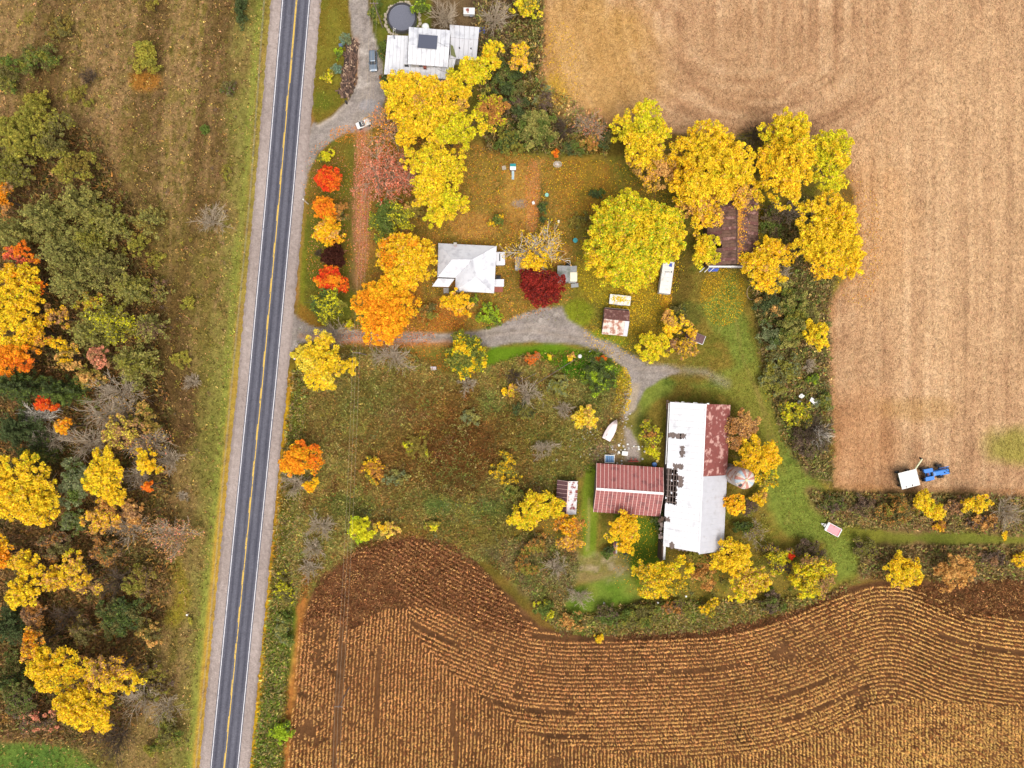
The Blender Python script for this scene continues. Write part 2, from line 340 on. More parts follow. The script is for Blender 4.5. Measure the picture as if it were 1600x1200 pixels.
# stubble field
FIELD = [(846, -900), (848, 60), (842, 128), (868, 186), (900, 186), (950, 192), (1040, 204), (1150, 212), (1190, 200), (1312, 240), (1334, 300), (1342, 410), (1296, 470), (1293, 560), (1302, 650), (1302, 762), (1380, 768), (1600, 774), (3600, 790), (3600, -900)]
fld = pm(FIELD, 11, 6)
rows = 0.5 + 1.2 * (fbm(GX * 1.0 + 900, GY * 0.02 + 900, 1.1, 61, 3) - 0.5); rows_fade = sstep(1240, 1420, PX) + sstep(140, 60, PY) * sstep(1000, 1150, PX)
turn = 0.5 + 1.4 * (fbm(np.hypot(PX - 1180, (PY - 20) * 1.1) * S + 900, np.arctan2(PY - 20, PX - 1180) * 5 + 900, 1.8, 63, 3) - 0.5)
fn = 0.1 + n_mid * 0.25 + n_sml * 0.1 + 0.45 * (rows * np.clip(rows_fade, 0, 1) + turn * (1 - np.clip(rows_fade, 0, 1)))
lay(fld, mixc(fn, (150, 112, 82), (180, 140, 104), (194, 156, 118), (212, 176, 138)), 0.44, 2)
lay(fld * em(930, 90, 95, 110, 0.9) * 0.55, lin((190, 148, 74)))
lay(fld * em(860, 150, 26, 34, 0.8) * 0.7, lin((186, 150, 52)))
lay(fld * em(1150, 90, 110, 90, 1.0) * 0.3, lin((166, 128, 92)))
lay(fld * em(1520, 330, 160, 330, 1.0) * 0.25, lin((226, 190, 146)))
lay(fld * em(1360, 350, 60, 120, 1.0) * 0.25, lin((205, 148, 84)))
lay(fld * em(1585, 700, 45, 30, .9) * 0.75, lin((142, 138, 50)))
lay(fld * em(1430, 640, 60, 18, .9) * 0.4, lin((176, 138, 80)))
lay(fld * em(1340, 690, 60, 80, 1.) * 0.4, lin((184, 130, 84)))
for rr in (66, 78): 
    th = np.linspace(0.25, 1.5, 14); lay(fld * lm([(1245 + rr * math.cos(t) , 70 + rr * math.sin(t)) for t in th], 2.5, 2.5, 1) * 0.45, lin((132, 96, 66)))
for P in ([(1370, 772), (1460, 764), (1600, 768)], [(1180, 215), (1300, 190), (1420, 130), (1460, 100)]): lay(fld * lm(P, 4, 4) * 0.35, lin((140, 100, 72)))
lay(fld * sstep(14, 2, sdpoly(PX, PY, FIELD)) * 0.5, lin((172, 122, 74)))
# corn ground
CORN = [(462, 985), (500, 905), (560, 858), (640, 838), (700, 848), (750, 885), (800, 935), (842, 978), (900, 992), (960, 988), (1100, 984), (1180, 968), (1250, 948), (1320, 918), (1380, 906), (1600, 902), (3600, 900), (3600, 3000), (440, 3000), (445, 1200), (460, 1080)]
crn = pm(CORN, 6, 3)
lay(crn, mixc(n_mid * 0.6 + n_sml * 0.4, (96, 66, 42), (112, 78, 50), (88, 62, 40)), 0.45, 3)
UPPER = [(470, 990), (500, 900), (560, 850), (640, 830), (710, 850), (760, 895), (830, 985), (760, 990), (700, 955), (655, 945), (600, 950), (545, 985), (520, 960)]
lay(crn * pm(UPPER, 10, 6), mixc(n_sml, (104, 70, 46), (134, 92, 60), (116, 80, 52)), 0.5)
lay(crn * pm([(1430, 915), (1600, 905), (1700, 950), (1500, 965), (1440, 945)], 20, 8) * .8, mixc(n_sml, (124, 88, 56), (104, 72, 44)), 0.5)
# roadside, east
sh = rd * 1.0
er = east * sstep(38, 41, rd) * sstep(74, 62, rd + wob * 5) * sstep(545, 575, PY)
lay(er, mixc(n_mid * 0.6 + n_sml * 0.4, (82, 86, 30), (104, 102, 36), (98, 80, 32)), 0.45, 1)
lay(pm([(412, 1000), (432, 960), (462, 940), (466, 1000), (445, 1200), (430, 1500), (330, 1500), (392, 1200)], 6, 4) * east, mixc(n_mid, (96, 112, 36), (112, 124, 44), (88, 96, 34)), 0.35, 1)
lay(lm([(480, 905), (470, 960), (458, 1060), (450, 1130), (446, 1200), (440, 1400)], 13, 6, 4), mixc(n_sml, (180, 118, 56), (150, 98, 50), (200, 140, 70)), 0.4)
lay(east * sstep(37, 40, rd) * sstep(49, 44, rd + wob * 3) * sstep(560, 600, PY) * 0.85, mixc(n_mid, (205, 160, 36), (176, 128, 40)), 0.3)
lay(east * sstep(37, 40, rd) * sstep(45, 42, rd + wob * 2) * sstep(560, 520, PY) * sstep(480, 460, PY) * 0.5, lin((170, 120, 70)), 0.3)
# gravel drives
DR = mixc(n_sml * 0.7 + n_mid * 0.3, (128, 118, 112), (156, 146, 140), (142, 132, 124), (178, 168, 160))
grav = pm([(470, 262), (488, 190), (498, 196), (516, 184), (543, 158), (557, 130), (556, 100), (551, 60), (545, 0), (545, -900), (574, -900), (574, 0), (582, 50), (597, 95), (602, 150), (592, 190), (575, 204), (540, 210), (515, 222), (496, 240), (483, 268), (474, 300)], 3, 2)
lay(grav, DR, 0.42, 5)
lay(pm(isl, 4, 2), mixc(n_mid, (104, 108, 36), (120, 104, 38), (126, 118, 44)), 0.35, 4)
lay(lm([(497, 196), (520, 184), (545, 160)], 4, 3, 1) * 0.6, lin((196, 182, 168)), 0.2, 5)
salm = lm([(566, 205), (568, 260), (560, 330), (565, 390), (556, 440)], 19, 12, 9)
lay(salm * (0.25 + 0.5 * n_sml), mixc(n_sml, (184, 112, 84), (206, 142, 112), (170, 120, 92)), 0.5, 5)
lay(lm([(552, 130), (556, 60)], 9, 4, 2) * 0.6 * sstep(50, 70, PY), lin((176, 110, 48)))
lay(em(575, 165, 14, 10) * 0.5, lin((150, 150, 158)), 0.2)
top = [(440, 470), (467, 500), (482, 509), (520, 514), (600, 520), (690, 521), (745, 519), (782, 508), (806, 494), (850, 481), (878, 480), (886, 498), (900, 508), (930, 525), (960, 537), (990, 557), (1010, 571), (1040, 573), (1062, 577)]
bot = [(1062, 583), (1034, 589), (1008, 606), (992, 640), (972, 660), (975, 620), (984, 596), (975, 574), (950, 558), (920, 544), (880, 535), (820, 536), (770, 541), (700, 535), (600, 536), (540, 535), (495, 531), (468, 535), (456, 550), (440, 590)]
lay(pm(top + bot, 4.5, 4), DR, 0.42, 5)
lay(lm([(1040, 578), (1075, 579), (1105, 583), (1135, 600)], 9, 8, 4) * (0.25 + 0.6 * n_sml), lin((160, 146, 130)), 0.4)
lay(lm([(480, 520), (700, 528), (830, 515), (920, 532), (1000, 575), (1080, 580)], 4, 4, 2) * 0.4, lin((128, 114, 96)), 0.3)
for dd in (-5, 5): lay(lm([(486, 521 + dd), (700, 528 + dd), (830, 512 + dd), (915, 528 + dd), (985, 570 + dd), (1055, 577 + dd)], 2.6, 3, 1.5) * 0.45, lin((186, 170, 158)), 0.35)
for dd in (-5, 5): lay(lm([(562 + dd, 0), (572 + dd, 70), (578 + dd, 130), (556 + dd, 188), (500, 222 + dd)], 2.6, 3, 1.5) * 0.4, lin((182, 168, 158)), 0.35)
lay(lm([(470, 525), (545, 534), (640, 538), (700, 536)], 7, 5, 3) * 0.6, lin((196, 130, 90)), 0.4)
lay(pm([(972, 655), (990, 640), (1000, 600), (985, 600), (968, 640)], 8, 4) * 0.7, lin((176, 158, 132)), 0.35, 5)
lay(pm([(976, 668), (984, 672), (998, 700), (1000, 720), (975, 722), (978, 700)], 5, 3) * 0.9, mixc(n_sml, (150, 136, 126), (168, 154, 148)), 0.25)
lay(pm([(915, 705), (960, 690), (975, 715), (1000, 725), (930, 727)], 10, 5) * 0.7, mixc(n_sml, (150, 124, 104), (120, 100, 66)), 0.5)
lay(em(812, 318, 12, 6) * 0.8, lin((150, 132, 120)), 0.2)
# height: gentle bumps, always below zero, flat under the road
bump = -0.02 - 0.10 * n_mid * sstep(34, 60, np.abs(rd))
far = np.clip((np.maximum(np.abs(GX) - 135, np.abs(GY) - 105)) / 300, 0, 1)
NXg, NYg = len(gx), len(gy)
def ground_color(x, y):
    i = np.clip(((x - gx[8]) / 0.5).astype(int) + 8, 0, NXg - 1); j = np.clip(((y - gy[8]) / 0.5).astype(int) + 8, 0, NYg - 1)
    return colr[j, i]
def zone_at(x, y):
    i = np.clip(((x - gx[8]) / 0.5 + .5).astype(int) + 8, 0, NXg - 1); j = np.clip(((y - gy[8]) / 0.5 + .5).astype(int) + 8, 0, NYg - 1)
    return zone[j, i]
Vg = np.stack([GX, GY, bump], -1).reshape(-1, 3); Cg = colr.reshape(-1, 3); Gg = grain.reshape(-1)
ii = (np.arange(NYg - 1)[:, None] * NXg + np.arange(NXg - 1)[None, :]).ravel()
Fg = np.stack([ii, ii + 1, ii + NXg + 1, ii + NXg], 1); zf = zone.ravel()[ii]
ZL = {'meadow': 'rough brown and rust scrub meadow below the gravel drive', 'grassland': 'dry brown grassland and green verge along the road', 'stubble_field': 'harvested tan stubble field around the yellow trees',
      'corn_field': 'dark soil between the dry corn rows', 'lawn': 'leaf-strewn lawn around the houses and barn', 'driveway': 'grey gravel driveway from the road to the barn',
      'woodland_floor': 'dark leaf-covered floor under the woodland trees', 'field_margin': 'olive and brown overgrown margin beside the fields'}
for zid, nm in ZN.items():
    fsel = Fg[zf == zid]
    if not len(fsel): continue
    u, inv = np.unique(fsel.ravel(), return_inverse=True)
    o = link(nm, mesh_np(nm, Vg[u], inv.reshape(-1, 4), Cg[u], M_GROUND, True, {'grain': Gg[u]}))
    tag(o, ZL[nm], nm.replace('_', ' '), kind='structure')

# ------------------------------------------------------------------ road, shoulders, paint
def strip(name, offs, z, colf, mat, y0=-500, y1=1700, step=8, ragged=0.0, attrs=None, seed=3):
    ys = np.arange(y0, y1 + 1, step); n = len(offs); r = np.random.default_rng(seed); V = []; C = []
    for y in ys:
        for k, o in enumerate(offs):
            oo = o + (r.normal() * ragged if k in ((0,) if offs[0] < 0 else (n - 1,)) else 0)
            px, py = road_x(y) + oo, y
            V.append(((px - 800) * S, (600 - py) * S, z)); C.append(colf(o, y, r))
    V = np.array(V); m = len(ys)
    i = (np.arange(m - 1)[:, None] * n + np.arange(n - 1)[None, :]).ravel()
    F = np.stack([i, i + n, i + n + 1, i + 1], 1)
    return link(name, mesh_np(name, V, F, np.array(C), mat, False, {'grain': np.full(len(V), 0.2)}))
def asph(o, y, r):
    t = abs(abs(o) - 10.3); wheel = math.exp(-((t - 5.2) / 2.2) ** 2)
    c = np.array((103, 103, 114.)) - 20 * wheel + 7 * math.exp(-(o / 1.5) ** 2) + r.normal() * 2.5 + 9 * (vnoise(np.array([o * 0.25]), np.array([y * 0.02 + 300]), 1.0, 5)[0] - .5)
    return lin(c)
tag(strip('road', list(np.arange(-22.6, 22.7, 1.13)), 0.10, asph, M_GROUND, step=10), 'two-lane grey asphalt road with worn wheel tracks', 'road', kind='structure')
def shc(o, y, r): return lin(np.array((164, 150, 144.)) - (14 if abs(o) > 36 else 0) + 6 * math.sin(y / 37.) + r.normal() * 5)
for sgn, lb in ((-1, 'pinkish grey gravel shoulder along the grassland side of the road'), (1, 'pinkish grey gravel shoulder along the house side of the road')):
    offs = [22, 25, 28, 31, 34, 37, 39.2]; offs = [o * sgn for o in offs]; offs = sorted(offs)
    o = strip('road_shoulder', offs, 0.06, shc, M_GROUND, step=4, ragged=0.7, seed=5 + sgn); tag(o, lb, 'road shoulder', kind='structure')
M_WPAINT = mat_plain('white_paint', (228, 226, 232), 0.7, var=0.12, stain=(170, 168, 176), stain_amt=.12, stain_scale=1.5)
M_YPAINT = mat_plain('yellow_paint', (232, 190, 66), 0.7, var=0.15, stain=(150, 130, 80), stain_amt=.25, stain_scale=1.2)
def paint(name, o0, o1, mat, segs, label):
    V = []; F = []
    for (a, b) in segs:
        ys = np.linspace(a, b, max(2, int((b - a) / 15) + 1)); base = len(V)
        for y in ys:
            for o in (o0, o1): V.append(((road_x(y) + o - 800) * S, (600 - y) * S, 0.115))
        for k in range(len(ys) - 1): F.append((base + 2 * k, base + 2 * k + 2, base + 2 * k + 3, base + 2 * k + 1))
    o = link(name, mesh_np(name, V, F, None, mat)); tag(o, label, 'road marking', kind='structure')
paint('edge_line', -21.3, -20.3, M_WPAINT, [(-500, 1700)], 'thin white edge line on the grassland side of the road')
paint('edge_line', 20.3, 21.3, M_WPAINT, [(-500, 1700)], 'thin white edge line on the house side of the road')
paint('centre_line', -0.35, 0.75, M_YPAINT, [(-500, 1700)], 'solid yellow centre line of the road')
paint('dashed_centre_line', 1.15, 2.0, M_YPAINT, [(-500, 130)], 'second solid yellow centre line at the top of the road')
paint('dashed_centre_line', -1.6, -0.75, M_YPAINT, [(150 + 57 * k, 150 + 57 * k + 24) for k in range(27)], 'dashed yellow line beside the solid centre line')
# ------------------------------------------------------------------ ground cover: straw, grass, leaves, corn
def rand_frames(n, r, up=0.5):
    """n random orthonormal frames whose normals lean upwards"""
    N = r.normal(size=(n, 3)); N /= np.linalg.norm(N, axis=1)[:, None] + 1e-9
    N[:, 2] = np.abs(N[:, 2]) + up; N /= np.linalg.norm(N, axis=1)[:, None]
    A = r.normal(size=(n, 3)); A -= (A * N).sum(1)[:, None] * N; A /= np.linalg.norm(A, axis=1)[:, None] + 1e-9
    return N, A, np.cross(N, A)
def leaf_quads(P, size, r, up=0.5, aspect=0.75, fold=0.25):
    """diamond leaf-spray quads at P: vertices (4n,3), faces (n,4)"""
    n = len(P); N, A, B = rand_frames(n, r, up); s = (size * r.uniform(0.6, 1.35, n))[:, None] * 0.5
    t = r.uniform(-0.35, 0.35, n)[:, None]
    V = np.stack([P - A * s, P + B * s * aspect + A * s * t + N * s * fold, P + A * s, P - B * s * aspect + A * s * t + N * s * fold], 1)
    return V.reshape(-1, 3), np.arange(4 * n).reshape(-1, 4)
def jitter(C, r, v=0.18, hue=0.06):
    n = len(C); b = np.exp(r.normal(0, v, n))[:, None]; h = np.exp(r.normal(0, hue, (n, 3)))
    return C * b * h
def sample_poly(P, n, r):
    P = np.array(P, float); lo, hi = P.min(0), P.max(0); X = r.uniform(lo[0], hi[0], n * 4); Y = r.uniform(lo[1], hi[1], n * 4)
    k = inpoly(X, Y, P); return X[k][:n], Y[k][:n]
def stuff(name, V, F, C, label, cat, mat=None):
    o = link(name, mesh_np(name, V, F, C, mat or M_STRAW)); return tag(o, label, cat, kind='stuff')
def road_gap(px, py, g=41): return np.abs(px - road_x(py)) > g

def leaf_tris(P, size, r, up=0.5, aspect=0.8):
    n = len(P); N, A, B = rand_frames(n, r, up); s = (size * r.uniform(0.6, 1.35, n))[:, None] * 0.62; t = r.uniform(-0.5, 0.5, n)[:, None]
    return np.stack([P - A * s * .7 + B * s * aspect, P - A * s * .7 - B * s * aspect, P + A * s + B * s * t], 1).reshape(-1, 3), np.arange(3 * n).reshape(-1, 3)
# grass and weeds: clumps of blades coloured from the ground they grow in
def tufts(px, py, r, hgt, wid, blades, mix=None, v=0.25, patch=None):
    x, y = (px - 800) * S, (600 - py) * S; n = len(x); c = ground_color(x, y)
    if mix is not None:
        cols = np.array([lin(m) for m in mix[0]]); pick = r.integers(0, len(cols), n)
        if patch: t_ = fbm(x + 700, y + 700, patch, len(cols), 3) + r.normal(0, .07, n); pick = (np.clip((t_ - .5) * 2.4 + .5, 0, .999) * len(cols)).astype(int)
        use = r.random(n) < mix[1]
        c = np.where(use[:, None], cols[pick] * 0.8 + c * 0.2, c)
    c = jitter(np.minimum(c * 1.14, .75), r, v, 0.07); P = np.repeat(np.stack([x, y, np.full(n, -0.05)], 1), blades, 0); m = len(P); cc = np.repeat(c, blades, 0) * np.exp(r.normal(0, 0.2, m))[:, None]
    a = r.uniform(0, 2 * np.pi, m); h = hgt * r.uniform(0.5, 1.3, m); l = h * r.uniform(0.3, 1.2, m); w = wid * r.uniform(0.6, 1.4, m)
    d = np.stack([np.cos(a), np.sin(a)], 1); q = np.stack([-d[:, 1], d[:, 0]], 1)
    P[:, :2] += r.normal(0, hgt * 0.3, (m, 2))
    V = np.zeros((m, 3, 3)); V[:, 0] = P; V[:, 1] = P; V[:, 2] = P
    V[:, 0, :2] += d * l[:, None] * 0.35 - q * w[:, None]; V[:, 0, 2] += h * 0.6
    V[:, 1, :2] += d * l[:, None] * 0.35 + q * w[:, None]; V[:, 1, 2] += h * 0.6
    V[:, 2, :2] += d * l[:, None]; V[:, 2, 2] += h
    return V.reshape(-1, 3), np.arange(3 * m).reshape(-1, 3), np.repeat(cc, 3, 0)
r = np.random.default_rng(101)
X, Y = sample_poly([(-40, -40), (430, -40), (290, 1240), (-40, 1240)], 30000, r); k = road_gap(X, Y, 43); X, Y = X[k], Y[k]
stuff('dry_grass', *tufts(X, Y, r, 0.5, 0.14, 3, ([(176, 138, 96), (92, 66, 40), (150, 136, 70), (110, 110, 48), (190, 150, 84)], 0.4), 0.3), 'tufts of dry brown and olive grass beside the road', 'grass')
X, Y = sample_poly(MEADOW, 21000, r); Xb, Yb = sample_poly([(745, 860), (830, 832), (890, 850), (905, 880), (892, 930), (862, 965), (810, 915)], 2600, r); X, Y = np.concatenate([X, Xb]), np.concatenate([Y, Yb]); k = road_gap(X, Y, 43)
stuff('scrub_weeds', *tufts(X[k], Y[k], r, 0.7, 0.13, 5, ([(104, 94, 52), (166, 148, 80), (118, 80, 46), (158, 110, 58), (106, 74, 44), (150, 140, 72), (126, 130, 66), (174, 152, 96), (130, 128, 70), (110, 122, 58)], 0.3), 0.26, 8.0), 'rust, brown and olive weeds covering the scrub meadow', 'weeds')
X1, Y1 = sample_poly([(1172, 440), (1240, 300), (1330, 330), (1296, 470), (1300, 760), (1260, 740), (1225, 690), (1195, 590)], 3500, r)
X2, Y2 = sample_poly([(1262, 770), (1700, 778), (1700, 905), (1390, 905), (1345, 900), (1340, 855), (1640, 852), (1640, 836), (1300, 822)], 7000, r)
X3, Y3 = sample_poly([(830, 915), (900, 965), (1000, 940), (1180, 940), (1300, 930), (1340, 905), (1250, 948), (1100, 985), (960, 990), (880, 990), (840, 950)], 3500, r)
X4, Y4 = sample_poly([(740, -20), (848, -20), (850, 130), (950, 195), (950, 245), (760, 235), (745, 100)], 4000, r)
X5, Y5 = sample_poly([(452, 580), (482, 580), (470, 900), (455, 960), (440, 1230), (388, 1230), (424, 940)], 5000, r); k = road_gap(X5, Y5, 46)
X = np.concatenate([X1, X2, X3, X4, X5[k]]); Y = np.concatenate([Y1, Y2, Y3, Y4, Y5[k]])
stuff('margin_weeds', *tufts(X, Y, r, 0.8, 0.2, 4, ([(134, 120, 78), (156, 130, 90), (118, 126, 64), (180, 150, 86), (108, 94, 68), (138, 148, 72)], 0.6), 0.3), 'tangled olive and brown weeds in the overgrown field margins', 'weeds')
X, Y = sample_poly([(-40, 190), (60, 180), (150, 210), (215, 330), (245, 440), (250, 560), (266, 640), (268, 760), (280, 880), (245, 1000), (225, 1110), (170, 1165), (-40, 1150)], 15000, r)
stuff('undergrowth', *tufts(X, Y, r, 1.1, 0.2, 4, ([(120, 92, 60), (146, 112, 70), (92, 84, 44), (164, 120, 60), (84, 66, 48), (112, 112, 60)], 0.75), 0.3), 'brown and olive undergrowth between the trees of the wood', 'undergrowth')
X, Y = [np.concatenate(z_) for z_ in zip(sample_poly([(462, 548), (478, 262), (500, 215), (556, 205), (556, 500), (520, 515)], 3500, r), sample_poly([(500, -30), (540, -30), (543, 0), (549, 60), (553, 100), (555, 128), (541, 156), (516, 180), (498, 192), (490, 176), (492, 120), (499, 50)], 2200, r), sample_poly([(580, 230), (760, 235), (960, 255), (1060, 300), (1060, 440), (890, 500), (660, 515), (570, 430)], 7000, r))]; X2, Y2 = sample_poly([(890, 440), (1060, 420), (1190, 430), (1190, 570), (1250, 720), (1345, 835), (1340, 900), (1230, 840), (1195, 700), (1040, 600), (900, 500)], 9000, r); k = zone_at((X2 - 800) * S, (600 - Y2) * S) == 4
X, Y = np.concatenate([X, X2[k]]), np.concatenate([Y, Y2[k]])
stuff('lawn_grass', *tufts(X, Y, r, 0.22, 0.10, 3, ([(150, 146, 66), (104, 116, 44), (140, 116, 56)], 0.3), 0.22), 'uneven grass of the lawns and the mown lane', 'grass')
X, Y = sample_poly(UPPER, 8000, r); X2, Y2 = sample_poly([(1425, 915), (1640, 900), (1720, 952), (1500, 970), (1440, 950)], 3500, r); X3, Y3 = sample_poly([(960, 990), (1100, 980), (1250, 948), (1320, 918), (1330, 924), (1255, 965), (1100, 1000), (960, 1005)], 1500, r)
X, Y = np.concatenate([X, X2, X3]), np.concatenate([Y, Y2, Y3])
stuff('dead_weeds', *tufts(X, Y, r, 0.6, 0.09, 4, ([(110, 66, 40), (140, 92, 56), (84, 52, 34), (196, 146, 92)], 0.7), 0.3), 'low dark brown dead weeds at the top edge of the cornfield', 'weeds')
# straw on the harvested field
X, Y = sample_poly([(846, -30), (1640, -30), (1640, 775), (1302, 762), (1293, 470), (1342, 410), (1312, 240), (1150, 208), (870, 186), (842, 128)], 52000, r)
k = zone_at((X - 800) * S, (600 - Y) * S) == 2; X, Y = X[k], Y[k]; n = len(X); x, y = (X - 800) * S, (600 - Y) * S
c = ground_color(x, y) * np.where(r.random(n) < 0.45, 0.7, 1.2)[:, None]; c = np.minimum(jitter(c, r, 0.15, 0.05), 0.75)
a = np.where(X > 1180, np.pi / 2, r.uniform(0, np.pi, n)) + r.normal(0, 0.7, n); l, w = r.uniform(0.2, 0.6, n), r.uniform(0.06, 0.14, n)
d = np.stack([np.cos(a), np.sin(a), r.uniform(0, 0.3, n)], 1); q = np.stack([-np.sin(a), np.cos(a), np.zeros(n)], 1); P = np.stack([x, y, r.uniform(0.02, 0.1, n)], 1)
V = np.stack([P - d * l[:, None] - q * w[:, None], P + d * l[:, None] * 0.6 - q * w[:, None], P + d * l[:, None]], 1) 
stuff('straw', V.reshape(-1, 3), np.arange(3 * n).reshape(-1, 3), np.repeat(c, 3, 0), 'loose straw and stubble lying on the harvested field', 'straw')
# fallen leaves
LV, LC = [], []
def litter(px, py, n, cols, seed):
    rr = np.random.default_rng(seed); c = np.array([lin(k) for k in cols])[rr.integers(0, len(cols), len(px))]
    k = zone_at((px - 800) * S, (600 - py) * S) >= 0; px, py, c = px[k], py[k], c[k]
    P = np.stack([(px - 800) * S, (600 - py) * S, rr.uniform(0.0, 0.06, len(px))], 1)
    V, F = leaf_quads(P, 0.25, rr, up=2.5); LV.append(V); LC.append(np.repeat(jitter(c, rr, 0.2), 4, 0))
def disc(x, y, rx, ry, n, r, pw=0.6):
    a = r.uniform(0, 2 * np.pi, n); q = r.random(n) ** pw; return x + rx * q * np.cos(a), y + ry * q * np.sin(a)
YEL, ORA, RUS, SAL = (236, 190, 40), (222, 140, 50), (170, 96, 44), (222, 146, 116)
litter(*sample_poly([(560, 215), (600, 200), (760, 230), (905, 255), (905, 330), (900, 400), (895, 470), (830, 495), (740, 515), (660, 516), (580, 500), (556, 430)], 15000, r), 0, [YEL, (206, 146, 70), RUS, ORA, (190, 146, 78), (170, 126, 64)], 1)
litter(*sample_poly([(850, 250), (955, 250), (1060, 300), (1060, 440), (990, 480), (900, 330)], 3500, r), 0, [YEL, (196, 150, 50), RUS], 2)
for x, y, rx, ry, n, cs in ((565, 320, 15, 120, 2300, [SAL, (226, 156, 126), (206, 112, 88), (206, 140, 100)]), (600, 270, 45, 45, 1400, [SAL, RUS, ORA]), (832, 305, 13, 58, 1000, [(214, 146, 96), (196, 128, 80), ORA]), (985, 410, 85, 90, 2600, [YEL, (220, 200, 40)]), (1130, 460, 36, 50, 1500, [YEL, (200, 150, 40)]),
                            (975, 610, 12, 36, 1400, [YEL, (226, 196, 44)]), (990, 470, 40, 40, 900, [YEL]), (1040, 440, 12, 48, 700, [YEL, ORA]), (600, 525, 80, 20, 1300, [ORA, SAL, RUS]), (690, 495, 40, 24, 1100, [ORA, RUS]), (510, 290, 40, 70, 700, [ORA, SAL]), (515, 400, 36, 70, 600, [ORA, SAL]), (540, 210, 26, 14, 300, [ORA]),
                            (1000, 520, 90, 40, 1400, [YEL, (190, 150, 50)]), (1160, 340, 34, 60, 1500, [YEL, ORA]), (550, 100, 6, 40, 300, [RUS, ORA]), (640, 560, 90, 26, 900, [ORA, RUS]), (920, 590, 60, 50, 300, [YEL]), (1245, 600, 50, 120, 500, [YEL, RUS]), (870, 120, 40, 90, 900, [(214, 170, 60), YEL]), (1340, 380, 40, 100, 800, [YEL, ORA]),
                            (1100, 900, 150, 40, 400, [YEL, ORA]), (990, 840, 40, 40, 400, [YEL]), (860, 820, 60, 50, 500, [YEL, ORA])):
    litter(*disc(x, y, rx, ry, n, r), 0, cs, int(x + y))
for x, y, rx, ry, n in ((110, 700, 150, 480, 7000),): 
    X, Y = disc(x, y, rx, ry, n, r); k = X < 225; litter(X[k], Y[k], 0, [(200, 150, 60), RUS, (150, 100, 50), (120, 84, 50)], 77)
Vl = np.concatenate(LV); stuff('fallen_leaves', Vl, np.arange(len(Vl)).reshape(-1, 4), np.concatenate(LC), 'yellow, orange and rust leaves fallen on the lawns and drives', 'leaves', M_LEAF)

# dry corn standing in rows: straight rows below, headland rows that follow the field's curved edge above
HEAD = np.array([(652, 958), (690, 962), (730, 972), (770, 985), (810, 1002), (860, 1014), (950, 1016), (1050, 1014), (1130, 1006), (1200, 990), (1260, 962), (1320, 936), (1390, 924), (1450, 938), (1500, 968), (1560, 990), (1660, 1000)], float)
HEAD = np.array([(590, 880), (630, 905), (670, 930), (710, 950), (750, 968), (790, 984), (830, 997), (880, 1002), (960, 1001), (1040, 998), (1110, 995), (1180, 982), (1240, 962), (1300, 935), (1360, 916), (1410, 916), (1460, 935), (1510, 955), (1580, 968), (1680, 978)], float)
def smooth_line(P, n=900, it=60):
    t = np.r_[0, np.cumsum(np.hypot(*np.diff(P, axis=0).T))]; u = np.linspace(0, t[-1], n)
    Q = np.stack([np.interp(u, t, P[:, 0]), np.interp(u, t, P[:, 1])], 1)
    for _ in range(it): Q[1:-1] = 0.25 * Q[:-2] + 0.5 * Q[1:-1] + 0.25 * Q[2:]
    return Q
HQ = smooth_line(HEAD)
SPLIT = [(590, 850), (640, 955), (652, 990), (690, 1035), (730, 1068), (770, 1100), (820, 1140), (900, 1163), (1000, 1172), (1100, 1180), (1180, 1172), (1260, 1150), (1330, 1132), (1352, 1104), (1420, 1090), (1500, 1095), (1700, 1108)]
HEADZONE = SPLIT + [(1700, 880), (1340, 895), (1100, 970), (860, 975), (700, 840)]
pts = []
hx = np.arange(560.0, 1690.0, 1.0); cy0 = np.interp(hx, HQ[:, 0], HQ[:, 1])
def gsm(v, sg):
    if sg < 0.8: return v
    k = np.exp(-0.5 * (np.arange(-int(3 * sg), int(3 * sg) + 1) / sg) ** 2); k /= k.sum(); return np.convolve(np.pad(v, len(k) // 2, mode='edge'), k, 'valid')
for kk in range(-26, 46):
    cy = gsm(cy0, 6 + max(kk, 0) * 1.1); sl = gsm(np.gradient(cy), 8); yk = cy + kk * 6.1 * np.sqrt(1 + sl ** 2)
    t = np.r_[0, np.cumsum(np.hypot(1, np.diff(yk)))]; u = np.arange(0, t[-1], 2.15) + r.uniform(0, 2)
    q = np.stack([np.interp(u, t, hx), np.interp(u, t, yk)], 1)
    if kk < 0: pts.append(q[inpoly(q[:, 0], q[:, 1], CORN) & (q[:, 0] < 900) & (q[:, 1] < 990)]); continue
    q = q[inpoly(q[:, 0], q[:, 1], HEADZONE)]
    if kk not in (8, 18, 24): pts.append(q)
    else: pts.append(q[(np.sin(q[:, 0] / 70 + kk) > -0.55) | (r.random(len(q)) < 0.12)])
for kk in range(0, 225):
    x0 = 452 + kk * 5.6; yy = np.arange(925, 1240, 2.15) + r.uniform(0, 2.1)
    til = 0.075 * np.clip(1 - (x0 - 452) / 500, 0, 1); xx = x0 - til * (yy - 1075) + 1.2 * np.sin(yy / 60 + x0 * 0.01)
    q = np.stack([xx, yy], 1); k = ~inpoly(q[:, 0], q[:, 1], HEADZONE) & inpoly(q[:, 0], q[:, 1], [(470, 925), (548, 935), (548, 985), (600, 948), (640, 950), (660, 990)] + SPLIT[3:] + [(1700, 1260), (430, 1260)])
    lane = np.abs(xx - (538 - (yy - 970) * 0.065)) > 4.5
    lane &= ~((np.abs(xx - (594 - (yy - 1000) * 0.03)) < 3) & (yy > 1005) & (yy < 1135)); lane &= ~((np.abs(xx - 711) < 3) & (yy > 1095)); pts.append(q[k & lane])
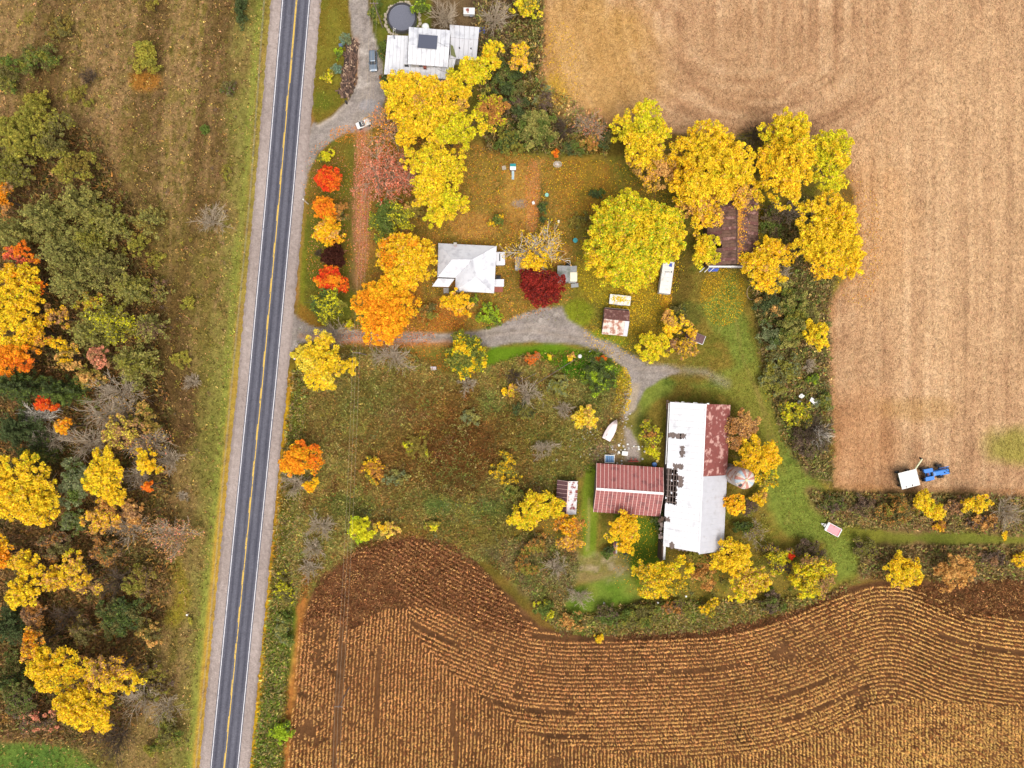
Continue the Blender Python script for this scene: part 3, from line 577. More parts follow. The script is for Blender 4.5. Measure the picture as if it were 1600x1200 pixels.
q = np.concatenate(pts); q = q[fbm(q[:, 0] + 500, q[:, 1] * 1.6 + 500, 24.0, 402, 3) + r.normal(0, .05, len(q)) > 0.18]; q[:, 1] += 2.4 * (fbm(q[:, 0] + 300, q[:, 1] + 300, 60, 404, 3) - .5); q[:, 0] += 2.0 * (fbm(q[:, 0] + 800, q[:, 1] + 300, 50, 405, 3) - .5); q += r.normal(0, 0.36, q.shape)
x, y = (q[:, 0] - 800) * S, (600 - q[:, 1]) * S
nb = fbm(x + 900, y + 900, 9, 77, 4); edge = sdpoly(q[:, 0], q[:, 1], CORN)
keep = (r.random(len(q)) < sstep(0.13, 0.28, nb + r.normal(0, 0.06, len(q)))) & (edge > 3) & (r.random(len(q)) < 0.95)
keep &= ~(inpoly(q[:, 0], q[:, 1], UPPER) & (r.random(len(q)) < 0.22)); keep &= ~(inpoly(q[:, 0], q[:, 1], [(1430, 915), (1620, 905), (1700, 950), (1500, 965), (1440, 945)]) & (r.random(len(q)) < 0.6))
keep &= ~((np.hypot((q[:, 0] - 810) / 9, (q[:, 1] - 1076) / 14) < 1) & (r.random(len(q)) < 0.8))
q, x, y, nb = q[keep], x[keep], y[keep], nb[keep]; n = len(q)
hgt = 1.25 + 0.4 * nb + r.normal(0, 0.10, n); NL = 5
gold = sstep(900, 1500, q[:, 0]) * 0.6 + sstep(1050, 1200, q[:, 1]) * 0.4
c = lin((226, 166, 104)) * (1 - gold[:, None]) + lin((242, 194, 112)) * gold[:, None]
c = np.where((r.random(n) < 0.2)[:, None], lin((168, 112, 66)), c); c = c * (0.85 + 0.4 * nb)[:, None]; up_ = inpoly(q[:, 0], q[:, 1], UPPER); c = np.where((up_ & (r.random(n) < 0.8))[:, None], lin((168, 116, 76)), c); c = jitter(c, r, 0.16, 0.05)
P = np.repeat(np.stack([x, y, np.zeros(n)], 1), NL, 0); m = n * NL; hh = np.repeat(hgt, NL); cc = np.repeat(c, NL, 0) * np.exp(r.normal(0, 0.15, m))[:, None]
lev = np.tile(np.linspace(0.62, 1.0, NL), n); z0 = hh * lev; a = np.repeat(r.uniform(0, np.pi, n), NL) + np.tile(np.arange(NL) * np.pi, n) + r.normal(0, 0.5, m)
d = np.stack([np.cos(a), np.sin(a), np.zeros(m)], 1); s_ = np.stack([-np.sin(a), np.cos(a), np.zeros(m)], 1); sp = fbm(x + 900, y + 900, 7, 91, 3); L = (r.uniform(0.10, 0.27, m) * np.repeat(0.85 + 0.8 * sp, NL))[:, None]; w = r.uniform(0.05, 0.095, m)[:, None]
up = np.array([0, 0, 1.0]); b0 = P + up * z0[:, None] - up * 0.12; mid = b0 + d * L * 0.6 + up * r.uniform(0.02, 0.25, m)[:, None]; tip = b0 + d * L * 1.15 - up * r.uniform(0.0, 0.25, m)[:, None]
V = np.stack([b0 - s_ * w * 0.6, b0 + s_ * w * 0.6, mid + s_ * w, mid - s_ * w, tip], 1).reshape(-1, 3); k5 = np.arange(m)[:, None] * 5
F = np.concatenate([k5 + [0, 1, 2], k5 + [0, 2, 3], k5 + [3, 2, 4]], 0)
stuff('corn_stalks', V, F, np.repeat(cc, 5, 0), 'dry tan corn standing in straight and curving rows', 'corn')
print('corn plants', n)
# ------------------------------------------------------------------ buildings
M_WHITEROOF = mat_plain('white_metal_roof', (236, 236, 240), 0.55, var=0.05, scale=1.2, stain=(216, 216, 222), stain_amt=0.15, stain_scale=0.5, k=0.82)
M_HOUSEROOF = mat_plain('white_house_roof', (232, 233, 240), 0.5, var=0.06, scale=1.0, stain=(206, 207, 216), stain_amt=0.3, stain_scale=0.6, k=0.68)
M_WHITE = mat_plain('white_paintwork', (235, 234, 232), 0.6, var=0.05, k=0.78)
M_GREYROOF = mat_plain('grey_metal_roof', (206, 206, 214), 0.5, var=0.06, scale=0.8, stain=(190, 188, 192), stain_amt=0.12, k=.72)
M_RUST = mat_plain('rusty_roof', (136, 72, 66), 0.8, var=0.16, scale=1.6, stain=(206, 160, 150), stain_amt=0.32, stain_scale=0.9)
M_RED = mat_plain('red_metal_roof', (156, 86, 82), 0.6, var=0.12, scale=1.5, stain=(120, 62, 62), stain_amt=0.3)
M_SEAM = mat_plain('pale_seam', (232, 196, 188), 0.6, var=0.1)
M_RIDGE = mat_plain('pale_ridge_cap', (240, 226, 226), 0.6, var=0.15, scale=4)
M_MAROON = mat_plain('maroon_roof', (92, 58, 62), 0.7, var=0.15)
M_STREAK = mat_plain('rust_streaked_white_roof', (226, 220, 222), 0.7, var=0.1, stain=(140, 66, 58), stain_amt=0.5, stain_scale=1.1)
M_PALERUST = mat_plain('pale_rusty_roof', (220, 204, 194), 0.8, var=0.1, stain=(168, 118, 98), stain_amt=0.55, stain_scale=1.0)
M_BROWNRUST = mat_plain('brown_rusty_roof', (112, 72, 66), 0.85, var=0.2, stain=(160, 122, 112), stain_amt=0.4, stain_scale=1.2)
M_OLDWOOD = mat_plain('weathered_wood', (128, 112, 106), 0.95, var=0.2, scale=4)
M_DARKWOOD = mat_plain('dark_wood', (86, 66, 54), 0.95, var=0.25, scale=3)
M_BARNROOF = mat_plain('brown_board_roof', (118, 88, 74), 0.95, var=0.25, scale=2.5, stain=(86, 60, 52), stain_amt=0.4)
M_GREYSHED = mat_plain('grey_shed_roof', (150, 152, 154), 0.7, var=0.1, stain=(120, 126, 116), stain_amt=0.4)
M_CONC = mat_plain('concrete', (176, 170, 164), 0.9, var=0.12)
M_STONE = mat_plain('stone', (176, 164, 144), 0.95, var=0.25, scale=2.5)
M_GLASS = mat_plain('window_glass', (44, 50, 58), 0.15, var=0.05)
M_DARK = mat_plain('dark_grey', (52, 50, 54), 0.7, var=0.15)
M_BLACK = mat_plain('black_rubber', (34, 34, 36), 0.8, var=0.1)
M_STEEL = mat_plain('steel', (150, 152, 156), 0.4, 0.6)
M_BLUE = mat_plain('blue_paint', (52, 128, 214), 0.4, var=0.06)
M_TARP = mat_plain('blue_tarp', (50, 80, 170), 0.6, var=0.15)
M_BRICK = mat_plain('brick_red', (150, 84, 70), 0.9, var=0.2)
M_SIDING = mat_plain('pale_siding', (206, 202, 196), 0.8, var=0.06)
def frame(px, py, ax):
    """yaw from an axis vector given in photo pixels"""
    return math.atan2(-ax[1], ax[0])
def part(name, mb, mat, parent, smooth=False, kind=None, label=None):
    o = mb.build(name, mat, parent, smooth)
    if kind: o['kind'] = kind
    if label: o['label'] = label
    return o
def window(parent, x, y, z, w, h, axis):
    """framed window standing proud of a wall whose outward normal is axis ('x+','x-','y+','y-')"""
    s = 1 if axis[1] == '+' else -1; f = MB(); g = MB()
    if axis[0] == 'x': f.box(x + s * .03, y, z, .06, w + .16, h + .16); g.box(x + s * .05, y, z, .05, w, h)
    else: f.box(x, y + s * .03, z, w + .16, .06, h + .16); g.box(x, y + s * .05, z, w, .05, h)
    o = part('window', f, M_WHITE, parent); link('pane', g.mesh('pane', M_GLASS), o); return o
def door(parent, x, y, w, h, axis, mat):
    s = 1 if axis[1] == '+' else -1; f = MB(); k = MB()
    if axis[0] == 'x': f.box(x + s * .03, y, h / 2, .07, w, h); k.box(x + s * .09, y + w * .35, h * .48, .06, .06, .06)
    else: f.box(x, y + s * .03, h / 2, w, .07, h); k.box(x + w * .35, y + s * .09, h * .48, .06, .06, .06)
    o = part('door', f, mat, parent); link('handle', k.mesh('handle', M_STEEL), o)
def walls(parent, Wd, L, eave, mat, ridge=None, zig='y'):
    """four wall parts of a rectangle; the two gable ends rise to the ridge"""
    t = .12
    for s in (-1, 1): part('wall', MB().box(s * (Wd / 2 - t / 2), 0, eave / 2 - .1, t, L - 2 * t - .01, eave + .2), mat, parent)
    for s in (-1, 1):
        m = MB(); y0, y1 = s * (L / 2), s * (L / 2 - t); P = [(-Wd / 2, -.1 - .1), (Wd / 2, -.2), (Wd / 2, eave - .02)] + ([(0, ridge - .08)] if ridge else []) + [(-Wd / 2, eave - .02)]
        n = len(P); vs = [(x, y0, z) for x, z in P] + [(x, y1, z) for x, z in P]; fs = [tuple(range(n)), tuple(range(2 * n - 1, n - 1, -1))] + [(i, n + i, n + (i + 1) % n, (i + 1) % n) for i in range(n)]
        m.add(vs, fs); part('wall', m, mat, parent)
def slope_M(side, x_r, z_r, x_e, z_e):
    """matrix taking (u down the slope, v along the ridge, w up from the roof) to local building space"""
    d = Vector((side * (x_e - x_r), 0, z_e - z_r)); L = d.length; d /= L; v = Vector((0, 1, 0)) * side; w = d.cross(v)
    M = Matrix(((d.x, v.x, w.x, side * x_r), (d.y, v.y, w.y, 0), (d.z, v.z, w.z, z_r), (0, 0, 0, 1))); return M, L
def roof_panels(parent, side, x_r, z_r, x_e, z_e, y0, y1, n, mats, name='roof_panel', rows=1, gap=.05, skip=(), thick=.05, seam=None, tilt=.004, rr=None, wob=0.0):
    """n separate sheets along the ridge and rows down the slope; meshes are shared per material"""
    rr = rr or random.Random(int(abs(y0 * 100) + n)); M, L = slope_M(side, x_r, z_r, x_e, z_e); pw, pl = (y1 - y0) / n, L / rows; cache = {}
    for j in range(rows):
        for i in range(n):
            if (i, j) in skip: continue
            mt = mats(i, j) if callable(mats) else mats[(i + j) % len(mats)]
            if mt is None: continue
            if mt.name not in cache: cache[mt.name] = MB().box(pl / 2, 0, 0, pl - (gap * .6 if rows > 1 else 0), pw - gap, thick).mesh(name, mt)
            o = link(name, cache[mt.name], parent); yy = (y0 + pw * (i + .5)); v = yy * side
            o.matrix_local = M @ Matrix.Translation((pl * j + rr.uniform(-1, 1) * wob, v, thick / 2 + rr.uniform(0, .012 if tilt > .003 else .003))) @ Matrix.Rotation(rr.uniform(-tilt, tilt), 4, 'Y') @ Matrix.Rotation(rr.uniform(-tilt, tilt), 4, 'X')
    if seam:
        me = MB().box(L / 2, 0, thick, L, seam[1], .07).mesh('roof_seam', seam[0])
        for i in range(n + 1):
            o = link('roof_seam', me, parent); o.matrix_local = M @ Matrix.Translation((0, (y0 + pw * i) * side, thick))
def gable_local(cx, cy, ax):
    """world location and yaw for a building whose ridge (local +y) points along ax in photo pixels"""
    return math.atan2(-ax[1], ax[0]) - math.pi / 2

# --- long barn with the white, rusty and grey roof
bx, by = WN(1079.5 + 0.2, 738.5, 0); yaw = gable_local(0, 0, (11, -227)); EV, RG = 5.0, 9.2
barn = thing('barn', 'long barn with patched white roof slope and rusty and grey far slope', 'barn', (bx, by, 0), yaw)
BW, BL = 13.0, 32.8; hw = BW / 2; OV = 0.35
walls(barn, BW - .2, BL - .4, EV, M_OLDWOOD, RG - .1)
zE = EV - (RG - EV) * OV / hw
part('floor', MB().box(0, 0, .05, BW - 1, BL - 1.2, .1), M_DARKWOOD, barn)
HOLES = {}
def hole(ya, yb, xa, xb, deep=False):
    """ya..yb metres from the top end, xa..xb share of the slope from ridge (0) to eave (1)"""
    for i in range(24):
        yc = (i + .5) * BL / 24
        for j in range(6):
            xc = (j + .5) / 6
            if ya <= yc <= yb and xa <= xc <= xb: HOLES[(23 - i, j)] = deep
hole(6.3, 7.6, .5, 1.0); hole(6.3, 8.9, .42, .55); hole(10.0, 12.3, .45, .6); hole(14.0, 15.5, .5, .75); hole(16.4, 19.0, .45, .6); hole(15.2, 20.0, .7, 1.0, True); hole(20.8, 23.2, .7, 1.0, True); hole(26, 28, .8, 1.0); hole(31.0, 32.8, .6, .9); hole(2.2, 3.2, .15, .3)
SK = set(HOLES)
roof_panels(barn, -1, 0, RG, hw + OV, zE, -BL / 2, BL / 2, 24, [M_WHITEROOF], 'roof_sheet', 6, .022, SK, .04, None, .0006)
# old boards under the missing sheets; open rafters where the boards have gone too
Mw, Lw = slope_M(-1, 0, RG - .10, hw + OV, zE - .10); bm_ = {}
for (i, j), deep in HOLES.items():
    if deep: continue
    for b in range(4):
        if b == 3 and (i + j) % 3 == 0: continue
        me = bm_.setdefault('b', MB().box(0, 0, 0, Lw / 24 - .05, BL / 24 - .02, .03).mesh('roof_board', M_OLDWOOD)); o = link('roof_board', me, barn)
        o.matrix_local = Mw @ Matrix.Translation((Lw / 6 * j + Lw / 24 * (b + .5), -(-BL / 2 + BL / 24 * (i + .5)), 0))
me = MB().box(Lw / 2, 0, -.12, Lw, .14, .16).mesh('rafter', M_OLDWOOD)
for k in range(27):
    o = link('rafter', me, barn); o.matrix_local = Mw @ Matrix.Translation((0, -BL / 2 + .2 + k * (BL - .4) / 26, 0))
me = MB().box(0, 0, -.02, .16, BL - .5, .06).mesh('purlin', M_OLDWOOD)
for k in range(12):
    o = link('purlin', me, barn); o.matrix_local = Mw @ Matrix.Translation((.4 + k * (Lw - .8) / 11, 0, 0))
roof_panels(barn, 1, 0, RG, hw + OV, zE, .4, BL / 2, 9, [M_RUST], 'roof_sheet', 3, .012, (), .05, None, .002)
roof_panels(barn, 1, 0, RG, hw + OV, zE, -BL / 2 - .4, -9.2 + .0, 6, [M_GREYROOF], 'roof_sheet', 1, .010, (), .05, None, .0008)
roof_panels(barn, 1, 0, RG, hw + OV, zE, -9.2, .38, 8, [M_GREYROOF], 'roof_sheet', 1, .010, (), .05, None, .0008)
rt_ = random.Random(31); M2 = slope_M(-1, 0, RG, hw + OV, zE)[0]; LS = slope_M(-1, 0, RG, hw + OV, zE)[1]
for (i, j) in sorted(HOLES):
    for _ in range(1):   # torn corners of the sheets round each hole
        u, v = LS / 6 * (j + rt_.choice((.05, .95))), -BL / 2 + BL / 24 * (i + rt_.choice((.05, .95))); a = rt_.uniform(0, 6.28); P_ = [(u + rt_.uniform(.08, .38) * math.cos(a + t), -v + rt_.uniform(.08, .38) * math.sin(a + t), .045 + rt_.uniform(0, .02)) for t in (0, 2.1, 4.2)]
        if P_[0][0] > LS or P_[0][0] < .2: continue
        m_ = MB().slab([M2 @ Vector(p) for p in P_], .02); part('torn_sheet', m_, M_WHITEROOF, barn)
for (i, j) in sorted(HOLES):
    for di, dj in ((1, 0), (-1, 0), (0, 1), (0, -1)):
        if (i + di, j + dj) in HOLES or not (0 <= i + di < 24 and 0 <= j + dj < 6): continue
        cu, cv = LS / 6 * (j + .5 + dj * .5), -(-BL / 2 + BL / 24 * (i + .5 + di * .5))   # torn sheet edges reaching into the hole
        for f0 in ((-.5, -.1), (-.15, .25), (.1, .5)):
            if rt_.random() < .3: continue
            d_ = rt_.uniform(.08, .5)
            if dj: P_ = [(cu + dj * .02, cv + f0[0] * BL / 24, .03), (cu - dj * d_, cv + (f0[0] + f0[1]) / 2 * BL / 24, .035), (cu + dj * .02, cv + f0[1] * BL / 24, .03)]
            else: P_ = [(cu + f0[0] * LS / 6, cv - di * .02, .03), (cu + (f0[0] + f0[1]) / 2 * LS / 6, cv + di * d_, .035), (cu + f0[1] * LS / 6, cv - di * .02, .03)]
            part('torn_sheet', MB().slab([M2 @ Vector(p) for p in P_], .02), M_WHITEROOF, barn)
part('ridge_cap', MB().box(0, 0, RG + .05, .28, BL, .06), M_WHITEROOF, barn)
part('gutter', MB().tube((-hw - OV - .25, BL / 2 - .3, zE), (-hw - OV - .25, 2.2, zE - .25), .10), M_WHITE, barn)
for y, l in ((BL / 2 - 1.0, 1.4), (BL / 2 + .15, .5)): part('bracket', MB().box(-hw - OV - .5, y, zE - .4, .5, l, .3), M_DARKWOOD, barn)
rm = random.Random(4)
for k in range(9): part('broken_board', MB().box(-hw - OV - .1 - rm.uniform(0, .8), -BL / 2 + 1.5 + rm.uniform(0, 5), zE - .25 - k * .11, rm.uniform(.3, .9), rm.uniform(.3, 1.2), .05, rm.uniform(-.6, .6)), M_DARKWOOD if k % 2 else M_OLDWOOD, barn)
for k in range(8): part('broken_board', MB().box(-5 + k * .75, -BL / 2 - .15, RG - 2.9 + k * .35 - .8, .5, rm.uniform(.3, .9), .05, rm.uniform(-.2, .2)), M_OLDWOOD, barn)
for k in range(6): part('broken_board', MB().box(-5.5 + k * 1.2, BL / 2 + .05, EV + .45 + k * .72, rm.uniform(.5, 1.0), .3, .05), M_WHITE if k % 2 else M_OLDWOOD, barn)
part('leaning_wall', MB().box(-hw - .3, -BL / 2 - 1.6, 2.0, .25, 4.2, 4.2), M_DARKWOOD, barn)
part('wall_cap', MB().box(-hw + .15, -BL / 2 - 1.4, 2.1, .5, 3.6, 4.3), M_WHITE, barn)
for y in (-10, -3, 4, 11): window(barn, hw - .1, y, 2.2, 1.0, .8, 'x+')
door(barn, 0, BL / 2 - .2, 3.4, 3.6, 'y+', M_DARKWOOD)

# --- red ribbed shed joined to the barn
cxp, cyp = 982.5, 766; h0 = 3.6; sx, sy = WN(cxp, cyp, h0); yaw = gable_local(0, 0, (104, 7.2)); L = 15.3; Wd = 11.2
red = thing('metal_shed', 'red ribbed metal shed roof with white ridge standing beside the long barn', 'shed', (sx, sy, 0), yaw)
walls(red, Wd - .6, L - .4, 3.0, M_OLDWOOD, 4.9)
for s in (-1, 1): roof_panels(red, s, 0, 5.0, Wd / 2, 2.9, -L / 2, L / 2, 16 if s > 0 else 17, [M_RED], 'roof_panel', 1, .02, (), .05, (M_SEAM, .09))
Mx, Lx = slope_M(1, 0, 5.0, Wd / 2, 2.9); me = MB().box(0, 0, .06, .05, L, .02).mesh('cross_seam', M_MAROON)
for k in range(1, 9):
    o = link('cross_seam', me, red); o.matrix_local = Mx @ Matrix.Translation((Lx * k / 9, 0, 0))
part('ridge_cap', MB().box(0, 0, 5.09, .55, L, .10), M_RIDGE, red)
for y in (-4, 3): window(red, -Wd / 2 + .3, y, 1.6, 1.0, .8, 'x-')
door(red, Wd / 2 - .3, 0, 2.2, 2.4, 'x+', M_DARKWOOD)

# --- small striped shed
sx, sy = WN(886.5, 777.5, 3.0); yaw = gable_local(0, 0, (2.8, -50)); Wd, L = 4.9, 7.5
s2 = thing('striped_shed', 'small shed, one slope maroon and the other white with rust streaks', 'shed', (sx, sy, 0), yaw)
walls(s2, Wd - .4, L - .3, 2.3, M_OLDWOOD, 3.3)
roof_panels(s2, -1, 0, 3.4, Wd / 2, 2.2, -L / 2, L / 2, 8, [M_MAROON], 'roof_panel', 1, .02, (), .05, (M_SEAM, .05))
roof_panels(s2, 1, 0, 3.4, Wd / 2 * .92, 2.3, -L / 2, L / 2, 8, [M_STREAK], 'roof_panel', 1, .06, (), .06, (M_WHITE, .12))
part('ridge_cap', MB().box(0, 0, 3.47, .22, L, .06), M_SEAM, s2); door(s2, 0, L / 2 - .15, 1.2, 2.0, 'y+', M_DARKWOOD)

# --- wooden barn under the yellow trees
sx, sy = WN(1148, 350, 5.5); yaw = gable_local(0, 0, (0.6, -130)); Wd, L = 11.6, 18.5
b2 = thing('wooden_barn', 'brown board-roofed barn under bright yellow trees', 'barn', (sx, sy, 0), yaw)
walls(b2, Wd - .5, L - .5, 4.2, M_DARKWOOD, 6.9)
for s in (-1, 1): roof_panels(b2, s, 0, 7.0, Wd / 2, 4.1, -L / 2, L / 2, 24, [M_BARNROOF, M_BROWNRUST, M_BARNROOF], 'roof_board', 2, .05, ((5, 1),) if s < 0 else (), .06, None, .01)
part('ridge_cap', MB().box(0, 0, 7.1, .3, L, .08), M_DARKWOOD, b2)
part('front_fascia', MB().box(-.4, -L / 2 - .25, 4.6, 10.4, .35, .5), M_WHITE, b2)
for x in (-6.4, -5.3, -4.2): part('brace', MB().tube((x, -L / 2 - .4, 4.1), (x - .9, -L / 2 - 1.3, 3.4), .08), M_WHITE, b2)
part('tarp', MB().slab([(-5.4, -L / 2 - 1.1, 3.3), (-3.2, -L / 2 - 1.1, 3.3), (-2.9, -L / 2 - .5, 3.8), (-5.1, -L / 2 - .5, 3.8)], .05), M_TARP, b2)
rr5 = np.random.default_rng(55); Mb, Lb = slope_M(1, 0, 7.0, Wd / 2, 4.1); nl_ = 1500; uu = np.abs(rr5.normal(0.2, 1.1, nl_)); vv = rr5.uniform(-L / 2, L / 2, nl_); kk_ = (uu < Lb) & (rr5.random(nl_) < .25 + .75 * sstep(-6, 5, vv)); P5 = np.array([Mb @ Vector((u, v, .14)) for u, v in zip(uu[kk_], vv[kk_])])
V5, F5 = leaf_quads(P5, .34, rr5, 2.5); o = link('roof_leaves', mesh_np('roof_leaves', V5, F5, np.repeat(jitter(lin(((236, 176, 50), (206, 140, 60), (176, 120, 80)))[rr5.integers(0, 3, len(P5))], rr5), 4, 0), M_LEAF), b2); o['kind'] = 'stuff'
door(b2, 1.5, -L / 2 + .25, 3.2, 3.2, 'y-', M_OLDWOOD)

# --- little rusty shed by the drive, gable ridge across
sx, sy = WN(963, 500.5, 2.6); yaw = gable_local(0, 0, (42, 4)); Wd, L = 6.0, 5.9
s3 = thing('rusty_shed', 'little rusty shed with one dark and one pale patched slope beside the drive', 'shed', (sx, sy, 0), yaw)
walls(s3, Wd - .4, L - .3, 2.0, M_OLDWOOD, 3.0)
roof_panels(s3, -1, 0, 3.1, Wd / 2 * .82, 2.1, -L / 2, L / 2, 7, [M_BROWNRUST], 'roof_panel', 2, .03)
roof_panels(s3, 1, 0, 3.1, Wd / 2 * 1.12, 1.8, -L / 2, L / 2, 6, lambda i, j: M_GREYROOF if i == 5 else M_PALERUST, 'roof_panel', 1, .03)
door(s3, 0, -L / 2 + .15, 1.1, 1.8, 'y-', M_DARKWOOD)

# --- two small grey sheds beside the birch
def flat_shed(x, y, ax, Wd, L, hgt, mat, label, n):
    sx, sy = WN(x, y, hgt); o = thing('garden_shed', label, 'shed', (sx, sy, 0), gable_local(0, 0, ax), 'small grey garden sheds')
    walls(o, Wd - .3, L - .3, hgt - .35, M_SIDING)
    for i in range(n): part('roof_panel', MB().box(-Wd / 2 + (i + .5) * Wd / n, 0, hgt - .1 + .015 * (i % 2), Wd / n - .03, L, .08), mat, o)
    door(o, 0, -L / 2 + .15, .9, 1.8, 'y-', M_DARKWOOD); return o
flat_shed(813, 411, (0, -1), 2.5, 3.0, 2.4, M_CONC, 'pale grey flat-roofed shed under the birch', 4)
g2 = flat_shed(886, 428, (0.4, -26), 4.5, 3.8, 2.5, M_GREYSHED, 'darker grey flat-roofed shed beside the crimson tree, pale sheet on it', 5)
ps = thing('roof_sheet', 'cream sheet lying on the darker grey shed roof', 'sheet', (*WN(896.5, 432.5, 2.6), 2.45)); part('sheet', MB().box(0, 0, .03, 1.6, 2.1, .06), mat_plain('cream', (236, 230, 205), .7), ps)

# --- hip-roofed house
def poly_roof(parent, faces, verts, mat, t=.10, name='roof_facet'):
    for f in faces: part(name, MB().slab([verts[k] for k in f], t), mat, parent)
house = thing('hip_roofed_house', 'small house with bright white hipped metal roof behind the orange maples', 'house', (*WN(730, 420), 0))
ho = house.location.copy(); e, rg = 3.2, 5.4
def HV(px, py, h, org=None): return W(px, py, h) - (org if org is not None else ho)
V_ = dict(A=HV(685, 380, e), B=HV(776, 384.5, e), C=HV(772, 458, e), D=HV(711.5, 454.5, e), E=HV(712, 434, e), F=HV(683.5, 433, e), r1=HV(706.5, 405.5, rg), r2=HV(738, 405.5, rg), r3=HV(743, 433, rg))
for f in ('Ar1r2B', 'Br2r3C', 'Cr3D', 'DEr2r3', 'EFr1r2', 'FAr1'):
    ks = []; i = 0
    while i < len(f): k = f[i:i + 2] if f[i] == 'r' else f[i]; ks.append(k); i += len(k)
    P = [V_[k] for k in ks]
    if f == 'DEr2r3': P = [V_['D'], V_['r3'], V_['r2'], V_['E']]; 
    if f == 'Ar1r2B': P = [V_['B'], V_['r2'], V_['r1'], V_['A']]; 
    if f == 'Br2r3C': P = [V_['C'], V_['r3'], V_['r2'], V_['B']]
    if f == 'EFr1r2': P = [V_['F'], V_['E'], V_['r2'], V_['r1']]
    if f == 'Cr3D': P = [V_['D'], V_['C'], V_['r3']]
    if f == 'FAr1': P = [V_['A'], V_['F'], V_['r1']]
    part('roof_facet', MB().slab(P, .08), M_HOUSEROOF, house)
for a, b in (('r1', 'r2'), ('r2', 'r3'), ('A', 'r1'), ('B', 'r2'), ('C', 'r3'), ('F', 'r1')): part('ridge_cap', MB().tube(V_[a] + Vector((0, 0, .03)), V_[b] + Vector((0, 0, .03)), .07, n=6), M_HOUSEROOF, house)
part('valley', MB().tube(V_['E'] + Vector((0, 0, .05)), V_['r2'] + Vector((0, 0, .02)), .06, n=6), M_GREYROOF, house)
part('wall', MB().box(.2, 1.0, 1.5, 12.4, 6.4, 3.1), M_SIDING, house); part('wall', MB().box(1.6, -3.9, 1.5, 8.2, 3.2, 3.1), M_SIDING, house)
pr = [HV(684.5, 434.5, 3.0), HV(675, 447.5, 2.5), HV(701, 448.5, 2.5), HV(710.5, 435.5, 3.0)]
part('porch_roof', MB().slab(pr, .08), M_HOUSEROOF, house); part('porch_trim', MB().tube(pr[0] + Vector((0, 0, .06)), pr[3] + Vector((0, 0, .06)), .06), M_DARK, house)
for px_, py_ in ((678, 445), (699, 446)): a = HV(px_, py_, 0); part('porch_post', MB().box(a.x, a.y, 1.2, .12, .12, 2.4), M_WHITE, house)
a = HV(697, 454, .3); part('step', MB().box(a.x, a.y, .15, 1.2, 1.2, .3), M_CONC, house)
a = HV(711.5, 382, 4); ch = part('chimney', MB().box(a.x, a.y, 3.5, .6, .6, 1.6), M_BRICK, house); link('chimney_cap', MB().box(a.x, a.y, 4.35, .75, .75, .1).mesh('chimney_cap', M_CONC), ch)
a = HV(715.5, 452.5, 3.6); part('vent_pipe', MB().box(a.x, a.y, 3.5, .3, .7, .3, .6), M_DARK, house)
for (px_, py_, w_, l_) in ((782, 404, 2.1, 3.0), (780, 442, 2.2, 1.7)): a = HV(px_, py_, 2.3); part('side_porch_roof', MB().box(a.x, a.y, 2.3, w_, l_, .12), M_HOUSEROOF, house); part('side_porch', MB().box(a.x - .1, a.y, 1.1, w_ - .4, l_ - .4, 2.2), M_SIDING, house)
a = HV(780.8, 402, 2.4); part('roof_slot', MB().box(a.x, a.y, 2.40, .22, 1.7, .06), M_DARK, house)
a = HV(779, 433.5, 1); part('side_tank', MB().tube((a.x - .5, a.y, .7), (a.x + .5, a.y, .7), .55, n=12), M_DARK, house)
a = HV(779, 452, .2); part('deck', MB().box(a.x, a.y, .15, 2.0, 1.3, .3), M_BRICK, house)
for x in (-1, 2.5, 5): window(house, x, -5.5 if x > -2 else -2.2, 1.7, .9, 1.0, 'y-')
window(house, 6.4, 2.4, 1.7, 1.0, 1.0, 'x+'); door(house, -4.2, -2.2, .95, 2.1, 'y-', M_DARKWOOD)

# --- farmhouse at the top
fh = thing('farmhouse', 'rambling farmhouse with several white metal roofs at the top edge', 'house', (*WN(672, 80), 0)); fo = fh.location.copy()
def FV(px, py, h): return W(px, py, h) - fo
def sheet_roof(name, q, n, mat, t=.08, along=True):
    """split quad q (corner points) into n strips, each its own sheet"""
    a, b, c, d = q
    for i in range(n):
        u0, u1 = i / n, (i + 1) / n - .05 / n
        P = [a.lerp(b, u0), d.lerp(c, u0), d.lerp(c, u1), a.lerp(b, u1)]; part(name, MB().slab(P, t), mat, fh)
sheet_roof('roof_panel', [FV(605.5, 55, 3.6), FV(638, 56, 3.6), FV(636, 117, 3.0), FV(600, 116, 3.0)], 6, M_HOUSEROOF)
sheet_roof('roof_panel', [FV(639, 42, 5.6), FV(704, 47.5, 5.6), FV(702.5, 73, 6.4), FV(638, 69, 6.4)], 9, M_HOUSEROOF)
sheet_roof('roof_panel', [FV(638, 69.3, 6.4), FV(702.5, 73.3, 6.4), FV(700, 105, 5.5), FV(637, 100, 5.5)], 9, M_HOUSEROOF)
sheet_roof('roof_panel', [FV(634, 100, 3.6), FV(706, 105, 3.6), FV(704, 124, 2.9), FV(632, 118, 2.9)], 9, M_HOUSEROOF)
sheet_roof('roof_panel', [FV(702.5, 38.5, 3.9), FV(749.5, 42.5, 3.9), FV(747.5, 62, 4.7), FV(704, 58.5, 4.7)], 6, M_HOUSEROOF)
sheet_roof('roof_panel', [FV(704, 58.8, 4.7), FV(747.5, 62.3, 4.7), FV(744.5, 94, 3.7), FV(703, 91, 3.7)], 6, M_GREYROOF)
sheet_roof('roof_panel', [FV(702, 86, 3.4), FV(713, 91, 3.4), FV(709, 106, 3.0), FV(700, 106, 3.0)], 2, M_HOUSEROOF)
ROOF_SHADE = mat_plain('roof_shade_green', (112, 116, 74), .9, var=.2); MAT_ = mat_plain('dark_grey_mat', (82, 86, 104), .8, var=.08, scale=8)
